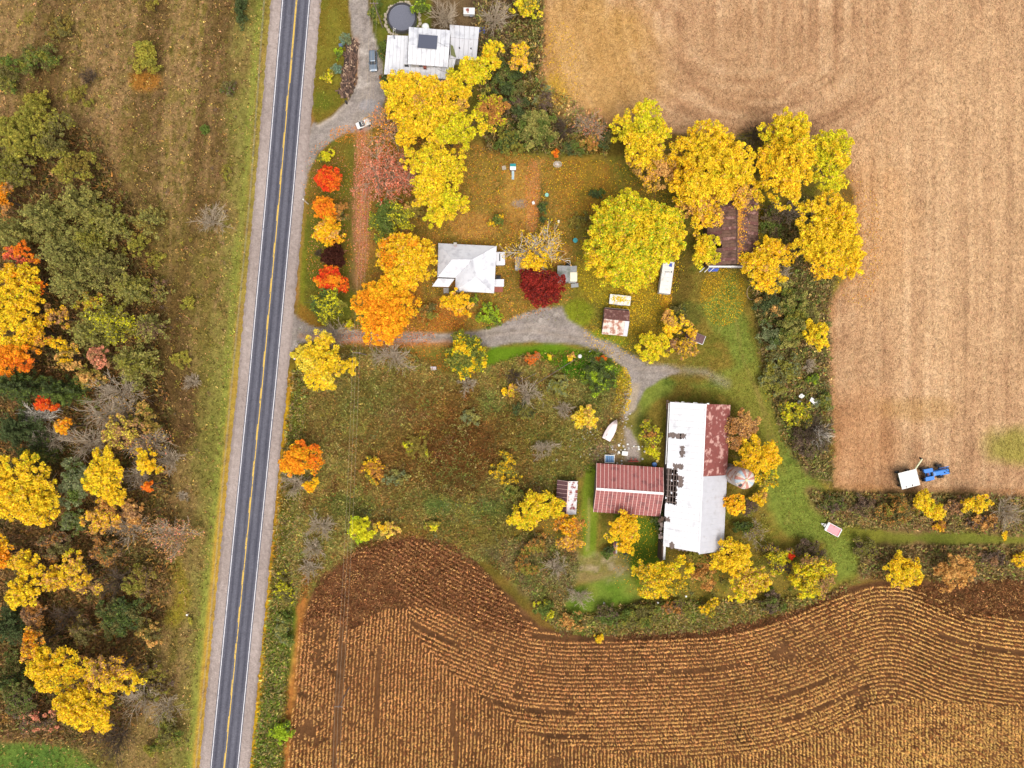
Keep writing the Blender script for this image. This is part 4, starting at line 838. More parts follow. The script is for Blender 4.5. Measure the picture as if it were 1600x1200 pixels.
part('shadow_patch', MB().slab([FV(704.2, 69, 4.55), FV(708, 72, 4.5), FV(713, 90, 3.95), FV(704.4, 86, 4.05)], .03), ROOF_SHADE, fh)  # shadow on the back wing roof, painted as a dark green slab
q = [FV(654.5, 54, 6.07), FV(684, 56.5, 6.12), FV(682.3, 77.5, 6.48), FV(652.5, 75, 6.42)]
part('roof_mat', MB().slab([p + Vector((0, 0, .16)) for p in q][::-1], .05), MAT_, fh)
for (xa, ya, xb, yb, hh) in ((606, 58, 636, 113, 2.9), (640, 45, 700, 100, 5.4), (642, 101, 702, 121, 2.8), (704, 42, 744, 90, 3.6)):
    a, b = FV(xa, ya, hh), FV(xb, yb, hh); part('wall', MB().box((a.x + b.x) / 2, (a.y + b.y) / 2, hh / 2 - .1, abs(b.x - a.x) * .97, abs(b.y - a.y) * .96, hh + .1), M_SIDING, fh)
a = FV(664, 39, 5); part('side_tank', MB().loft([ring(a.x, a.y + k[1], k[0], k[2], 14) for k in ((.85, 0, 0), (.85, 0, 4.3), (.6, 0, 4.6), (.1, 0, 4.75))]), M_WHITE, fh, True)
a = FV(664, 105.5, 4.2); part('dormer_vent', MB().box(a.x, a.y, 4.2, .7, .5, .7), M_BRICK, fh)
for px_, py_ in ((718, 75), (736, 76)): a = FV(px_, py_, 4.4); part('vent_pipe', MB().tube((a.x, a.y, 4.0), (a.x, a.y, 4.75), .12), M_DARK, fh)
a = FV(616, 58, 3.7); part('vent_pipe', MB().box(a.x, a.y, 3.75, .25, .7, .3, .3), M_STEEL, fh)
a, b = FV(700, 74, 6.45), FV(684, 66, 6.4); part('cable', MB().tube(a, b, .03, n=4), M_STEEL, fh)
for x in (-6, -2, 2): window(fh, x * .8, FV(670, 101, 4).y - .35, 4.4, .9, 1.1, 'y-')

# --- pool with its cover and stone surround
px0, py0 = WN(628.5, 29.5, .6); pool = thing('round_pool', 'round above-ground pool under a dark grey cover beside the farmhouse', 'pool', (px0, py0, 0))
m = MB(); m.loft([ring(0, 0, 3.35, -.1, 36), ring(0, 0, 3.35, 1.2, 36)], False, False); part('pool_wall', m, M_STEEL, pool)
m = MB(); m.loft([ring(0, 0, 3.45, 1.2, 36), ring(0, 0, 3.45, 1.27, 36), ring(0, 0, 3.08, 1.27, 36), ring(0, 0, 3.08, 1.0, 36)], False, False); part('rim', m, M_DARK, pool)
m = MB(); m.loft([ring(0, 0, 3.06, 1.08, 36), ring(0, 0, 2.9, 1.02, 36), ring(0, 0, 1.2, .98, 36)], False, True); part('cover', m, mat_plain('pool_cover', (104, 106, 120), .6, var=.22, scale=5, bump=.4), pool)
rs = random.Random(9)
for k in range(44):
    t = k / 44 * 2 * math.pi
    if -0.35 < math.sin(t - 2.9) - .8: pass
    r_ = 3.95 + rs.uniform(-.15, .35); a = t + rs.uniform(-.05, .05)
    if math.sin(a) < -.55 and math.cos(a) > -.1: continue
    part('surround_stone', MB().loft([rring(r_ * math.cos(a), r_ * math.sin(a), rs.uniform(.22, .36), rs.uniform(.2, .34), .1, z, 3) for z in (-.1, .22 + rs.uniform(0, .1))]), M_STONE, pool)
M_POOLPOST = None
part('ladder', MB().tube((-2.2, -2.9, .0), (-1.9, -2.6, 1.7), .06).tube((-1.7, -3.1, .0), (-1.4, -2.85, 1.7), .06).box(-1.7, -2.8, 1.4, .5, .1, .06, .6).box(-1.75, -2.85, .9, .5, .1, .06, .6), M_WHITE, pool)

# --- painted silo behind the barn
sx, sy = WN(1164.5, 749, 11.5); silo = thing('silo', 'silo with dome painted in pink, white and pale blue wedges behind the long barn', 'silo', (sx, sy, 0)); HS = 11.0; RS = 2.1
M_SILO = mat_plain('silo_wall', (206, 196, 186), .8, var=.12, stain=(176, 120, 84), stain_amt=.45, stain_scale=.7)
part('wall', MB().loft([ring(0, 0, RS, z, 32) for z in (-.1, HS * .25, HS * .5, HS * .75, HS)], False, False), M_SILO, silo, True)
for z in np.arange(.8, HS, 1.1): part('hoop', MB().loft([ring(0, 0, RS + .03, z, 32), ring(0, 0, RS + .05, z + .04, 32), ring(0, 0, RS + .03, z + .08, 32)], False, False), M_STEEL, silo)
WC = [mat_plain('wedge_pink', (208, 140, 126), .7, var=.12, k=.7, stain=(176, 128, 104), stain_amt=.4, stain_scale=1.2), mat_plain('wedge_white', (212, 200, 188), .7, var=.1, stain=(180, 150, 130), stain_amt=.3, stain_scale=1.2), mat_plain('wedge_blue', (172, 188, 198), .7, var=.1)]
for k in range(16):
    a0, a1 = k / 16 * 2 * math.pi, (k + 1) / 16 * 2 * math.pi; rows_ = []
    for u in np.linspace(0, 1, 6):
        rr_ = RS * 1.04 * math.cos(u * math.pi / 2 * .98); z = HS + 1.25 * math.sin(u * math.pi / 2); rows_.append([(rr_ * math.cos(a0 + (a1 - a0) * f), rr_ * math.sin(a0 + (a1 - a0) * f), z) for f in (.0, .5, 1.)])
    vs = [p for r_ in rows_ for p in r_]; fs = [(i * 3 + j, i * 3 + j + 1, i * 3 + j + 4, i * 3 + j + 3) for i in range(5) for j in range(2)]
    part('dome_wedge', MB().add(vs, fs), WC[(0, 1, 0, 1, 0, 2, 1, 0, 2, 1, 0, 1, 0, 1, 2, 1)[k]], silo)
part('vent_cap', MB().loft([ring(0, 0, .3, HS + 1.2, 12), ring(0, 0, .3, HS + 1.35, 12), ring(0, 0, .05, HS + 1.5, 12)]), mat_plain('pale_yellow_cap', (236, 220, 170), .6), silo)
part('hatch', MB().box(-1.1, -1.2, HS + .75, .8, .5, .5, .8), M_DARK, silo)
# ------------------------------------------------------------------ trees and shrubs
PAL = {'Y': (252, 217, 48), 'y': (252, 232, 88), 'A': (255, 206, 40), 'V': (226, 218, 44), 'L': (172, 196, 48), 'O': (255, 168, 38), 'o': (246, 128, 40), 'R': (236, 74, 36), 'r': (226, 110, 76), 'D': (158, 50, 40),
       'd': (112, 44, 40), 'K': (236, 156, 122), 'T': (228, 176, 100), 't': (184, 140, 96), 'U': (150, 144, 60), 'u': (124, 116, 66), 'v': (176, 164, 66), 'G': (106, 122, 54), 'g': (86, 98, 58), 'P': (148, 144, 78), 'p': (168, 160, 84), 'E': (136, 142, 98), 'B': (138, 110, 84), 'b': (118, 98, 82), 'M': (74, 38, 28), 'S': (130, 156, 130), 'Z': (196, 138, 70), 'z': (150, 130, 60)}
class Tubes:
    def __init__(s, n=5): s.V = []; s.F = []; s.n = n; s.c = 0
    def add(s, p0, p1, r0, r1):
        p0, p1 = np.asarray(p0, float), np.asarray(p1, float); d = p1 - p0; L = np.linalg.norm(d)
        if L < 1e-6: return
        d = d / L; a = np.cross(d, [0, 0, 1.0] if abs(d[2]) < 0.9 else [1.0, 0, 0]); a /= np.linalg.norm(a); b = np.cross(d, a); n = s.n
        t = np.arange(n) * 2 * np.pi / n; cs = np.cos(t)[:, None] * a + np.sin(t)[:, None] * b
        s.V.append(np.concatenate([p0 + cs * r0, p1 + cs * r1])); i = np.arange(n); j = (i + 1) % n
        s.F.append(np.stack([i, j, j + n, i + n], 1) + s.c); s.c += 2 * n
    def mesh(s, name, mat): return mesh_np(name, np.concatenate(s.V), np.concatenate(s.F), None, mat, True)
def pick_cols(s): return np.array([lin(PAL[c]) for c in s])
def colours(P, cols, r, patch, lvl_seed):
    """colour patches through the crown: low-frequency noise picks among the tree's colours"""
    n = len(P); t = fbm(P[:, 0] + 500 + P[:, 2] * 0.5, P[:, 1] + 500, patch, lvl_seed, 2) + r.normal(0, 0.10, n)
    t = np.clip((t - 0.5) * 2.0 + 0.5, 0, 0.999) * len(cols); return cols[t.astype(int)]
def crown_pts(rx, ry, h, r, gap, leaf, base=0.28, dens=1.0, flat=0.5):
    """leaf points gathered in puffs over the lobes of an uneven crown"""
    R = math.sqrt(rx * ry); zb = h * base; nl = max(3, int(3 + R * 1.3)); lobes = []
    ph = r.uniform(0, 6.28, 3); am = r.uniform(0.03, 0.10, 3)
    for i in range(nl):
        if i == 0: a, q = 0, 0
        else: a, q = i * 2.39996 + r.normal(0, 0.25), math.sqrt((i + 0.3) / nl) * r.uniform(0.62, 0.86)
        wob_ = 1 + sum(am[k] * math.sin((k + 2) * a + ph[k]) for k in range(3))
        lr = R * r.uniform(0.29, 0.43) * (1.2 if i == 0 else 1)
        zc = zb + (h - zb) * (0.42 + 0.36 * (1 - q * q)) * r.uniform(0.85, 1.08)
        lobes.append((q * rx * wob_ * math.cos(a), q * ry * wob_ * math.sin(a), min(zc, h - lr * 0.5), lr))
    pts, pr = [], max(0.30, min(0.72, R * 0.15))
    if gap < 0.1: lobes = [(x * .8, y * .8, z, lr * 1.25) for x, y, z, lr in lobes]
    for (x, y, z, lr) in lobes:
        npf = max(4, int(lr * lr * 7.5 / (pr * pr) * dens * 0.40)); d = r.normal(size=(npf, 3)); d /= np.linalg.norm(d, axis=1)[:, None]
        d[:, 2] = np.abs(d[:, 2]) * 1.0 - 0.30 * (r.random(npf) < 0.35)
        c = np.array([x, y, z]) + d * lr * r.uniform(0.70, 1.18, npf)[:, None] * [1, 1, 0.85]
        c = c[r.random(npf) > gap + .07]; pts.append(c)
    C = np.concatenate(pts); k = max(9, int(25 * (pr / 0.6) ** 1.2 * (0.42 / leaf) ** 1.2)); n = len(C) * k
    d = r.normal(size=(n, 3)); d /= np.linalg.norm(d, axis=1)[:, None]; d[:, 2] = np.abs(d[:, 2]) * 1.1 - 0.25
    ps = pr * r.uniform(0.65, 1.25, len(C))
    P = np.repeat(C, k, 0) + d * (np.repeat(ps, k) * r.uniform(0.35, 1.0, n) ** 0.6)[:, None] * [1, 1, 0.75]
    P[:, 2] = np.maximum(P[:, 2], 0.1); return P, C, lobes
def limbs(tb, lobes, h, tr, r, twigs=0):
    zt = h * 0.25; tb.add((0, 0, -0.15), (0, 0, zt), tr, tr * 0.8); tb.add((0, 0, zt), (0, 0, h * 0.55), tr * 0.8, tr * 0.4)
    for (x, y, z, lr) in lobes:
        s = np.array([0, 0, zt + (h * 0.3) * r.random()]); e = np.array([x, y, z]); m = s * 0.45 + e * 0.55 + r.normal(0, 0.08 * lr + 0.05, 3) + [0, 0, -0.08 * h]
        tb.add(s, m, tr * 0.5, tr * 0.3); tb.add(m, e, tr * 0.3, tr * 0.12)
        for _ in range(twigs):
            e2 = e + r.normal(size=3) * [lr * .8, lr * .8, lr * .5] + [0, 0, lr * 0.3]; tb.add(e if r.random() < .5 else m, e2, tr * 0.16, 0.025)
def deciduous(o, rx, ry, h, cols, seed, gap, leaf, dens, bark, base, patch, trunk_name='trunk', twigs=2):
    r = np.random.default_rng(seed); P, C, lobes = crown_pts(rx, ry, h, r, gap, leaf, base, dens)
    V, F = leaf_tris(P, leaf, r, up=0.55); cc = colours(P, pick_cols(cols), r, patch, seed % 97)
    pf = vnoise(P[:, 0] + 300 + P[:, 2], P[:, 1] + 300 + P[:, 2] * .7, 1.1, seed % 89 + 2); turn_ = (pf > 0.84) & (r.random(len(P)) < .7)   # clusters that have not turned yet
    if cols[0] in 'YAVy': cc = np.where(turn_[:, None], lin(PAL['V' if cols[0] != 'A' else 'T']), cc)
    if cols[0] in 'YAVy': mixm = r.random(len(P)) < .16; cc = np.where(mixm[:, None], pick_cols('VAT')[r.integers(0, 3, len(P))], cc)
    cc = jitter(cc * (0.86 + 0.28 * vnoise(P[:, 0] + 90, P[:, 1] + 90, 0.8, 7))[:, None], r, 0.22, 0.05)
    link('crown', mesh_np('crown', V, F, np.repeat(cc, 3, 0), M_LEAF), o)
    tb = Tubes(5); limbs(tb, lobes, h, max(0.05, 0.026 * h + 0.012 * rx), r, twigs)
    link(trunk_name, tb.mesh(trunk_name, bark), o)
def pine(o, rx, ry, h, cols, seed, gap, leaf, dens):
    r = np.random.default_rng(seed); R = (rx + ry) / 2; tb = Tubes(4); tb.add((0, 0, -.15), (0, 0, h * 0.97), 0.02 * h, 0.03); P = []
    nw = max(7, int(h * 1.1))
    for w in range(nw):
        t = w / (nw - 1); z = h * (0.25 + 0.72 * t); L = R * (1 - t ** 1.4 * 0.88) * r.uniform(.85, 1.1); nb = r.integers(5, 8); a0 = r.uniform(0, 6.28)
        for b in range(nb):
            if r.random() < gap * 0.6: continue
            a = a0 + b * 2 * np.pi / nb + r.normal(0, .2); Lb = L * r.uniform(.7, 1.15); d = np.array([math.cos(a) * rx / R, math.sin(a) * ry / R, 0.10 + 0.35 * t])
            e = np.array([0, 0, z]) + d * Lb; tb.add((0, 0, z - 0.15), e, 0.05, 0.015); k = int(Lb * 17 * dens) + 4; u = r.uniform(0.22, 1.05, k)
            side = np.array([-d[1], d[0], 0]); q = np.array([0, 0, z]) + u[:, None] * d * Lb + side * (r.normal(0, 0.24, k) * (1.15 - 0.6 * u) * Lb * 0.5)[:, None]; q[:, 2] += r.normal(0.08, 0.16, k); P.append(q)
    P = np.concatenate(P); V, F = leaf_tris(P, leaf, r, up=0.5, aspect=0.6); cc = jitter(colours(P, pick_cols(cols), r, 2.0, seed % 97), r, 0.2, 0.05)
    link('crown', mesh_np('crown', V, F, np.repeat(cc, 3, 0), M_LEAF), o); link('trunk', tb.mesh('trunk', M_BARK), o)
def bare(o, rx, ry, h, cols, seed, bark, leafn=0, lean=(0, 0), thick=1.0):
    r = np.random.default_rng(seed); tb = Tubes(3); R = (rx + ry) / 2; tips = []
    tb.add((0, 0, -.15), (lean[0] * .3, lean[1] * .3, h * .3), 0.024 * h * thick, 0.018 * h * thick)
    def grow(p, d, L, rad, lev):
        p = np.asarray(p, float); n = 2; q = p
        for i in range(n):
            d = d + r.normal(0, 0.13, 3); d /= np.linalg.norm(d); e = q + d * L / n; tb.add(q, e, rad * (1 - .3 * i / n), rad * (1 - .3 * (i + 1) / n)); q = e
            if lev > 0:
                for _ in range(3):
                    ax = r.normal(size=3); ax /= np.linalg.norm(ax); dd = d * 0.8 + ax * 0.62; dd[2] = dd[2] * .8 + 0.12; dd /= np.linalg.norm(dd); grow(q - d * L / n * r.random(), dd, L * r.uniform(.5, .75), max(.034, rad * .55), lev - 1)
        if lev == 0: tips.append(q)
    nm = int(7 + R * 1.1)
    for i in range(nm):
        a = i * 2.4 + r.normal(0, .3); el = r.uniform(0.35, 1.15); d = np.array([math.cos(a) * rx / R * math.cos(el) + lean[0] / h, math.sin(a) * ry / R * math.cos(el) + lean[1] / h, math.sin(el)])
        grow((lean[0] * .25, lean[1] * .25, h * r.uniform(.12, .3)), d / np.linalg.norm(d), R * r.uniform(.6, .85), max(.03, 0.009 * h * thick), 2)
    link('branches', tb.mesh('branches', bark), o)
    if leafn:
        T = np.array(tips); P = T[r.integers(0, len(T), leafn)] + r.normal(0, .28, (leafn, 3)); V, F = leaf_quads(P, 0.34, r); link('crown', mesh_np('crown', V, F, np.repeat(jitter(pick_cols(cols)[r.integers(0, len(cols), leafn)], r, .2), 4, 0), M_LEAF), o)
NAMES = {'T': ('deciduous_tree', 'tree'), 'S': ('shrub', 'shrub'), 'P': ('pine_tree', 'tree'), 'C': ('spruce_tree', 'tree'), 'B': ('bare_tree', 'tree'), 'N': ('bare_shrub', 'shrub')}
GRP = {'T': 'autumn trees around the farm', 'S': 'shrubs and bushes around the farm', 'P': 'olive pines at the edge of the wood', 'C': 'dark evergreens', 'B': 'leafless trees', 'N': 'leafless bushes'}
def plant(kind, x, y, rx, ry, h, cols, label, gap=None, leaf=None, dens=1.0, patch=None, bark=None, leafn=0, lean=(0, 0), group=None, thick=1.0, base=None):
    nm, cat = NAMES[kind]
    if kind == 'S' and x < 420: cols = cols.replace('V', 'v').replace('L', 'v')
    zc = h * (0.62 if kind in 'TPCB' else 0.55); wx, wy = WN(x, y, zc); k = S * (1 - zc / H); seed = int(x * 7 + y * 13 + h * 31)
    o = thing(nm, label, cat, (wx, wy, -0.05), 0, group or GRP[kind]); a, b = (rx * k, ry * k) if kind != 'T' else (rx * k * (1.08 if rx < 45 else 1.0), ry * k * (1.08 if rx < 45 else 1.0))
    if kind == 'T': deciduous(o, a, b, h, cols, seed, 0.16 if gap is None else gap, leaf or 0.34, dens, bark or M_BARK, 0.28 if base is None else base, patch or max(2.2, a * .55))
    elif kind == 'S': deciduous(o, a, b, h, cols, seed, 0.18 if gap is None else gap, leaf or 0.32, dens, bark or M_BARK, 0.05 if base is None else base, patch or 1.6, 'stems', 1)
    elif kind == 'P': pine(o, a * 1.05, b * 1.05, h, cols, seed, 0.25 if gap is None else gap, leaf or 0.42, dens)
    elif kind == 'C': pine(o, a, b, h, cols, seed, 0.1 if gap is None else gap, leaf or 0.36, dens * 1.6)
    else: bare(o, a, b, h, cols or 'T', seed, bark or M_GREYBARK, leafn, lean, thick)
    return o
T_ = plant
# --- the wood and grassland west of the road
for a in (
 ('S', 232, 88, 27, 29, 3.2, 'VVLU', 'rounded yellow-green bush standing alone in the brown grassland', dict(gap=.3)),
 ('S', 360, 138, 15, 15, 2, 'uubG', 'small dark olive bush with a bare side near the road verge', dict(gap=.35)),
 ('C', 320, 201, 8, 8, 2.2, 'GG', 'tiny bright green cedar alone in the grassland', {}),
 ('S', 240, 11, 11, 11, 2.5, 'Vz', 'sparse little yellow sapling at the top of the grassland', dict(gap=.6)),
 ('C', 374, 14, 9, 25, 4, 'gg', 'narrow dark green bush beside the verge at the top edge', {}),
 ('S', 355, 268, 12, 16, 1.2, 'Uz', 'low pale green weed clump on the roadside verge', dict(gap=.5)),
 ('T', 62, 215, 72, 44, 9, 'UvUu', 'spreading yellow-green tree at the upper corner of the wood', dict(gap=.28)),
 ('T', 20, 268, 34, 40, 8, 'UuU', 'olive tree behind the spreading yellow-green tree', dict(gap=.3)),
 ('T', 118, 262, 34, 26, 7, 'vUz', 'thin yellow-olive tree at the wood corner beside brown grass', dict(gap=.42)),
 ('S', 18, 118, 26, 34, 4, 'GUu', 'green thicket bush at the top corner of the wood', dict(gap=.3)),
 ('S', 62, 98, 34, 30, 3.5, 'UGu', 'mid green low bush beside the green thicket at the top corner', dict(gap=.35)),
 ('S', 60, 158, 30, 15, 3, 'UV', 'yellow-green low bush above the spreading yellow-green tree', dict(gap=.3)),
 ('S', 122, 150, 26, 14, 2.4, 'Uz', 'flat olive bush at the edge of the brown grassland', dict(gap=.4)),
 ('S', 98, 50, 26, 20, 2, 'uz', 'faded olive brush patch in the upper grassland', dict(gap=.5)),
 ('T', 8, 312, 24, 26, 9, 'OZt', 'rusty orange tree at the picture edge above the olive pines', dict(gap=.3)),
 ('P', 66, 340, 48, 40, 12, 'pPP', 'broad olive pine below the rusty orange tree', {}),
 ('P', 122, 318, 36, 34, 11, 'pP', 'olive pine nearest the brown grassland at the upper wood', {}),
 ('P', 167, 348, 38, 34, 10, 'pPU', 'pale olive pine standing out into the brown ground', {}),
 ('P', 18, 366, 34, 34, 11, 'pP', 'olive pine at the picture edge beside the dark hollow', {}),
 ('T', 40, 398, 26, 15, 10, 'oOr', 'orange-red maple crown between the olive pines', dict(gap=.2)),
 ('P', 96, 392, 42, 40, 12, 'PPp', 'dull olive pine beside the orange-red maple crown', {}),
 ('P', 112, 440, 44, 36, 11, 'PpP', 'large dull olive pine in the middle of the pine group', {}),
 ('P', 160, 416, 32, 32, 10, 'pPu', 'thin olive pine with brown ground showing through', dict(gap=.4)),
 ('S', 218, 385, 22, 26, 3, 'UVz', 'yellow-olive brush at the edge of the pine group', dict(gap=.5)),
 ('P', 204, 452, 38, 30, 10, 'pUP', 'yellow-tinged olive pine beside the brown clearing', {}),
 ('T', 148, 474, 24, 16, 6, 'VZU', 'low yellow-olive tree squeezed between two pines', dict(gap=.4)),
 ('P', 172, 502, 50, 36, 11, 'pVPU', 'wide yellow-green pine in the middle of the wood edge', {}),
 ('P', 232, 510, 24, 28, 9, 'PpB', 'thin brownish pine at the outer edge of the wood', dict(gap=.45)),
 ('P', 205, 568, 40, 38, 10, 'pPU', 'lowest olive pine of the group, above the leafless trees', {}),
 ('T', 30, 482, 42, 56, 13, 'YYAY', 'tall golden yellow tree among the pines at the picture edge', dict(gap=.18)),
 ('T', 36, 436, 26, 20, 13, 'AOA', 'orange-gold crown top above the tall golden tree', {}),
 ('T', 68, 450, 14, 13, 11, 'oO', 'small red-orange crown beside the tall golden tree', {}),
 ('T', 92, 497, 26, 20, 9, 'AZt', 'amber half-bare tree beside the tall golden tree', dict(gap=.4)),
 ('T', 24, 562, 42, 23, 12, 'oOO', 'bright orange tree at the picture edge below the golden tree', dict(gap=.14)),
 ('T', 112, 558, 22, 22, 8, 'TzA', 'tan yellow thin tree beside the salmon pink one', dict(gap=.35)),
 ('T', 158, 556, 15, 24, 8, 'KKt', 'salmon pink thin tree beside the lowest pine', dict(gap=.35)),
 ('T', 88, 534, 13, 10, 7, 'AZ', 'small amber crown in front of the bright orange tree', dict(gap=.3)),
 ('C', 26, 602, 38, 32, 14, 'gGg', 'dark green spruce below the bright orange tree', {}),
 ('C', 92, 612, 34, 28, 12, 'gG', 'dark green spruce behind the fallen pale branches', {}),
 ('T', 77, 628, 17, 14, 10, 'oR', 'small red-orange maple among the dark spruces', dict(gap=.25)),
 ('T', 106, 667, 16, 13, 10, 'AO', 'small amber maple among leafless branches', dict(gap=.2)),
 ('B', 170, 612, 52, 26, 11, '', 'leafless tree fanning out beside the dark spruces', dict(lean=(2, 0))),
 ('B', 150, 648, 48, 28, 11, '', 'leafless tree directly below the fanned leafless tree', dict(lean=(2, 0))),
 ('B', 122, 692, 46, 28, 11, '', 'leafless tree below the small amber maple', dict(lean=(2, -.5))),
 ('B', 40, 652, 44, 24, 10, '', 'pale leafless tree lying over the dark spruces at the edge', dict(lean=(2.5, .3), bark=M_WHITEBARK)),
 ('C', 28, 672, 38, 36, 11, 'gg', 'dark green spruce above the broad bright yellow tree', {}),
 ('C', 52, 708, 34, 22, 10, 'gGu', 'low dark green spruce touching the broad bright yellow tree', {}),
 ('B', 226, 692, 48, 34, 10, 'TKA', 'grey leafless tree with a few tan leaves at the wood edge', dict(leafn=350)),
 ('T', 195, 672, 36, 24, 10, 'Tzyt', 'pale yellow half-bare tree above the narrow bright yellow one', dict(gap=.42)),
 ('T', 168, 738, 28, 40, 12, 'YYA', 'narrow bright yellow tree in the lower middle of the wood', dict(gap=.15)),
 ('T', 186, 770, 24, 16, 11, 'YA', 'low yellow crown at the foot of the narrow bright yellow tree', dict(gap=.2)),
 ('T', 236, 722, 20, 22, 10, 'YA', 'small yellow tree with bare twigs facing the grassland', dict(gap=.3)),
 ('T', 237, 758, 11, 10, 8, 'oO', 'tiny orange maple at the edge of the grassland', {}),
 ('T', 122, 750, 30, 32, 9, 'EEG', 'grey-green tree between the two bright yellow trees', dict(gap=.2)),
 ('B', 205, 745, 26, 26, 9, '', 'leafless tree between the narrow yellow and small yellow trees', {}),
 ('T', 46, 766, 64, 56, 14, 'YYYA', 'broad bright yellow tree, largest in the wood, at the edge', dict(gap=.2)),
 ('T', 166, 806, 32, 25, 9, 'ATZ', 'tan and amber tree below the narrow bright yellow tree', dict(gap=.3)),
 ('T', 120, 815, 22, 22, 6, 'uGE', 'dull green shrubby tree beside the broad yellow tree', dict(gap=.35)),
 ('B', 265, 836, 46, 30, 9, 'TtK', 'leafless tree with tan leaves out in the grassland', dict(leafn=900)),
 ('N', 285, 775, 12, 10, 2.4, '', 'tiny leafless bush in the grassland below the wood edge', {}),
 ('B', 195, 825, 40, 24, 8, 'TZ', 'thin leafless tree beside the tan and amber tree', dict(leafn=250)),
 ('T', 50, 878, 28, 24, 10, 'YAT', 'yellow tree below the broad bright yellow tree', dict(gap=.28)),
 ('T', 8, 866, 20, 30, 9, 'AO', 'amber tree cut by the picture edge', dict(gap=.25)),
 ('T', 130, 888, 32, 26, 9, 'YTA', 'yellow and tan tree in the lower wood', dict(gap=.35)),
 ('T', 46, 922, 34, 22, 11, 'AYY', 'golden tree above the dark bushes at the picture edge', dict(gap=.2)),
 ('T', 135, 912, 30, 14, 8, 'TYt', 'flat pale yellow crown above the round dark bush', dict(gap=.35)),
 ('B', 176, 912, 42, 24, 8, '', 'brown-grey leafless tree above the round dark bush', dict(bark=M_BARK)),
 ('S', 196, 962, 40, 34, 5, 'gGgu', 'round dark green bush in the lower wood', dict(gap=.12)),
 ('C', 16, 975, 30, 42, 10, 'gg', 'tall dark evergreen cut by the lower picture edge side', {}),
 ('C', 12, 1060, 26, 44, 9, 'gGu', 'dark evergreen below the tall one at the picture edge', {}),
 ('B', 98, 968, 32, 24, 7, '', 'round grey leafless bushy tree beside the dark evergreens', dict(bark=M_BARK)),
 ('T', 62, 1005, 28, 24, 10, 'AZO', 'amber tree beside the dark evergreens', dict(gap=.22)),
 ('T', 92, 1042, 40, 34, 12, 'YYA', 'yellow tree joined to the huge lower yellow tree', dict(gap=.16)),
 ('T', 178, 1048, 52, 34, 12, 'YTAt', 'thinning yellow tree with gaps above the huge lower yellow one', dict(gap=.32)),
 ('T', 138, 1098, 54, 36, 13, 'YAY', 'huge dense golden tree lowest in the wood', dict(gap=.1)),
 ('B', 180, 1158, 48, 36, 8, '', 'dark leafless tree beside the mown lawn corner', dict(bark=M_BARK)),
 ('B', 215, 1095, 38, 34, 7, '', 'grey leafless tree below the thinning yellow tree', {}),
 ('S', 60, 1120, 36, 26, 4, 'buK', 'brown bush above the mown lawn corner', dict(gap=.4)),
 ('S', 265, 1148, 26, 32, 3.2, 'GUu', 'olive green bush beside the road verge at the bottom', dict(gap=.3)),
 ('S', 240, 1065, 30, 40, 2.6, 'Uzb', 'olive brown brush beside the lower wood', dict(gap=.5)),
 ('S', 238, 1170, 12, 14, 2, 'VU', 'yellow-green bush at the bottom of the wood', dict(gap=.3)),
 ('S', 298, 969, 5, 5, 1.2, 'LL', 'tiny lime green bush beside the oval grass patch', dict(gap=.1)),
 ('N', 328, 344, 30, 30, 4, '', 'pale grey leafless bush alone in the grassland by the road', dict(thick=1.5)),
 ('S', 297, 474, 13, 14, 1.8, 'VUU', 'small round yellow-green bush alone in the grassland', dict(gap=.15)),
 ('N', 300, 597, 18, 14, 2.5, '', 'low grey leafless bush in the grassland near the dark hollow', {}),
 ('S', 285, 560, 16, 22, 1.5, 'VUz', 'low yellow-olive weed bush beside the dark hollow', dict(gap=.5)),
 ('S', 247, 408, 12, 18, 1.6, 'VUz', 'low yellow-olive bush at the track by the pines', dict(gap=.45)),
 ('N', 140, 120, 20, 14, 2, '', 'small leafless scrub in the upper grassland', dict(bark=M_BARK)),
 ): T_(*a[:8], **a[8])
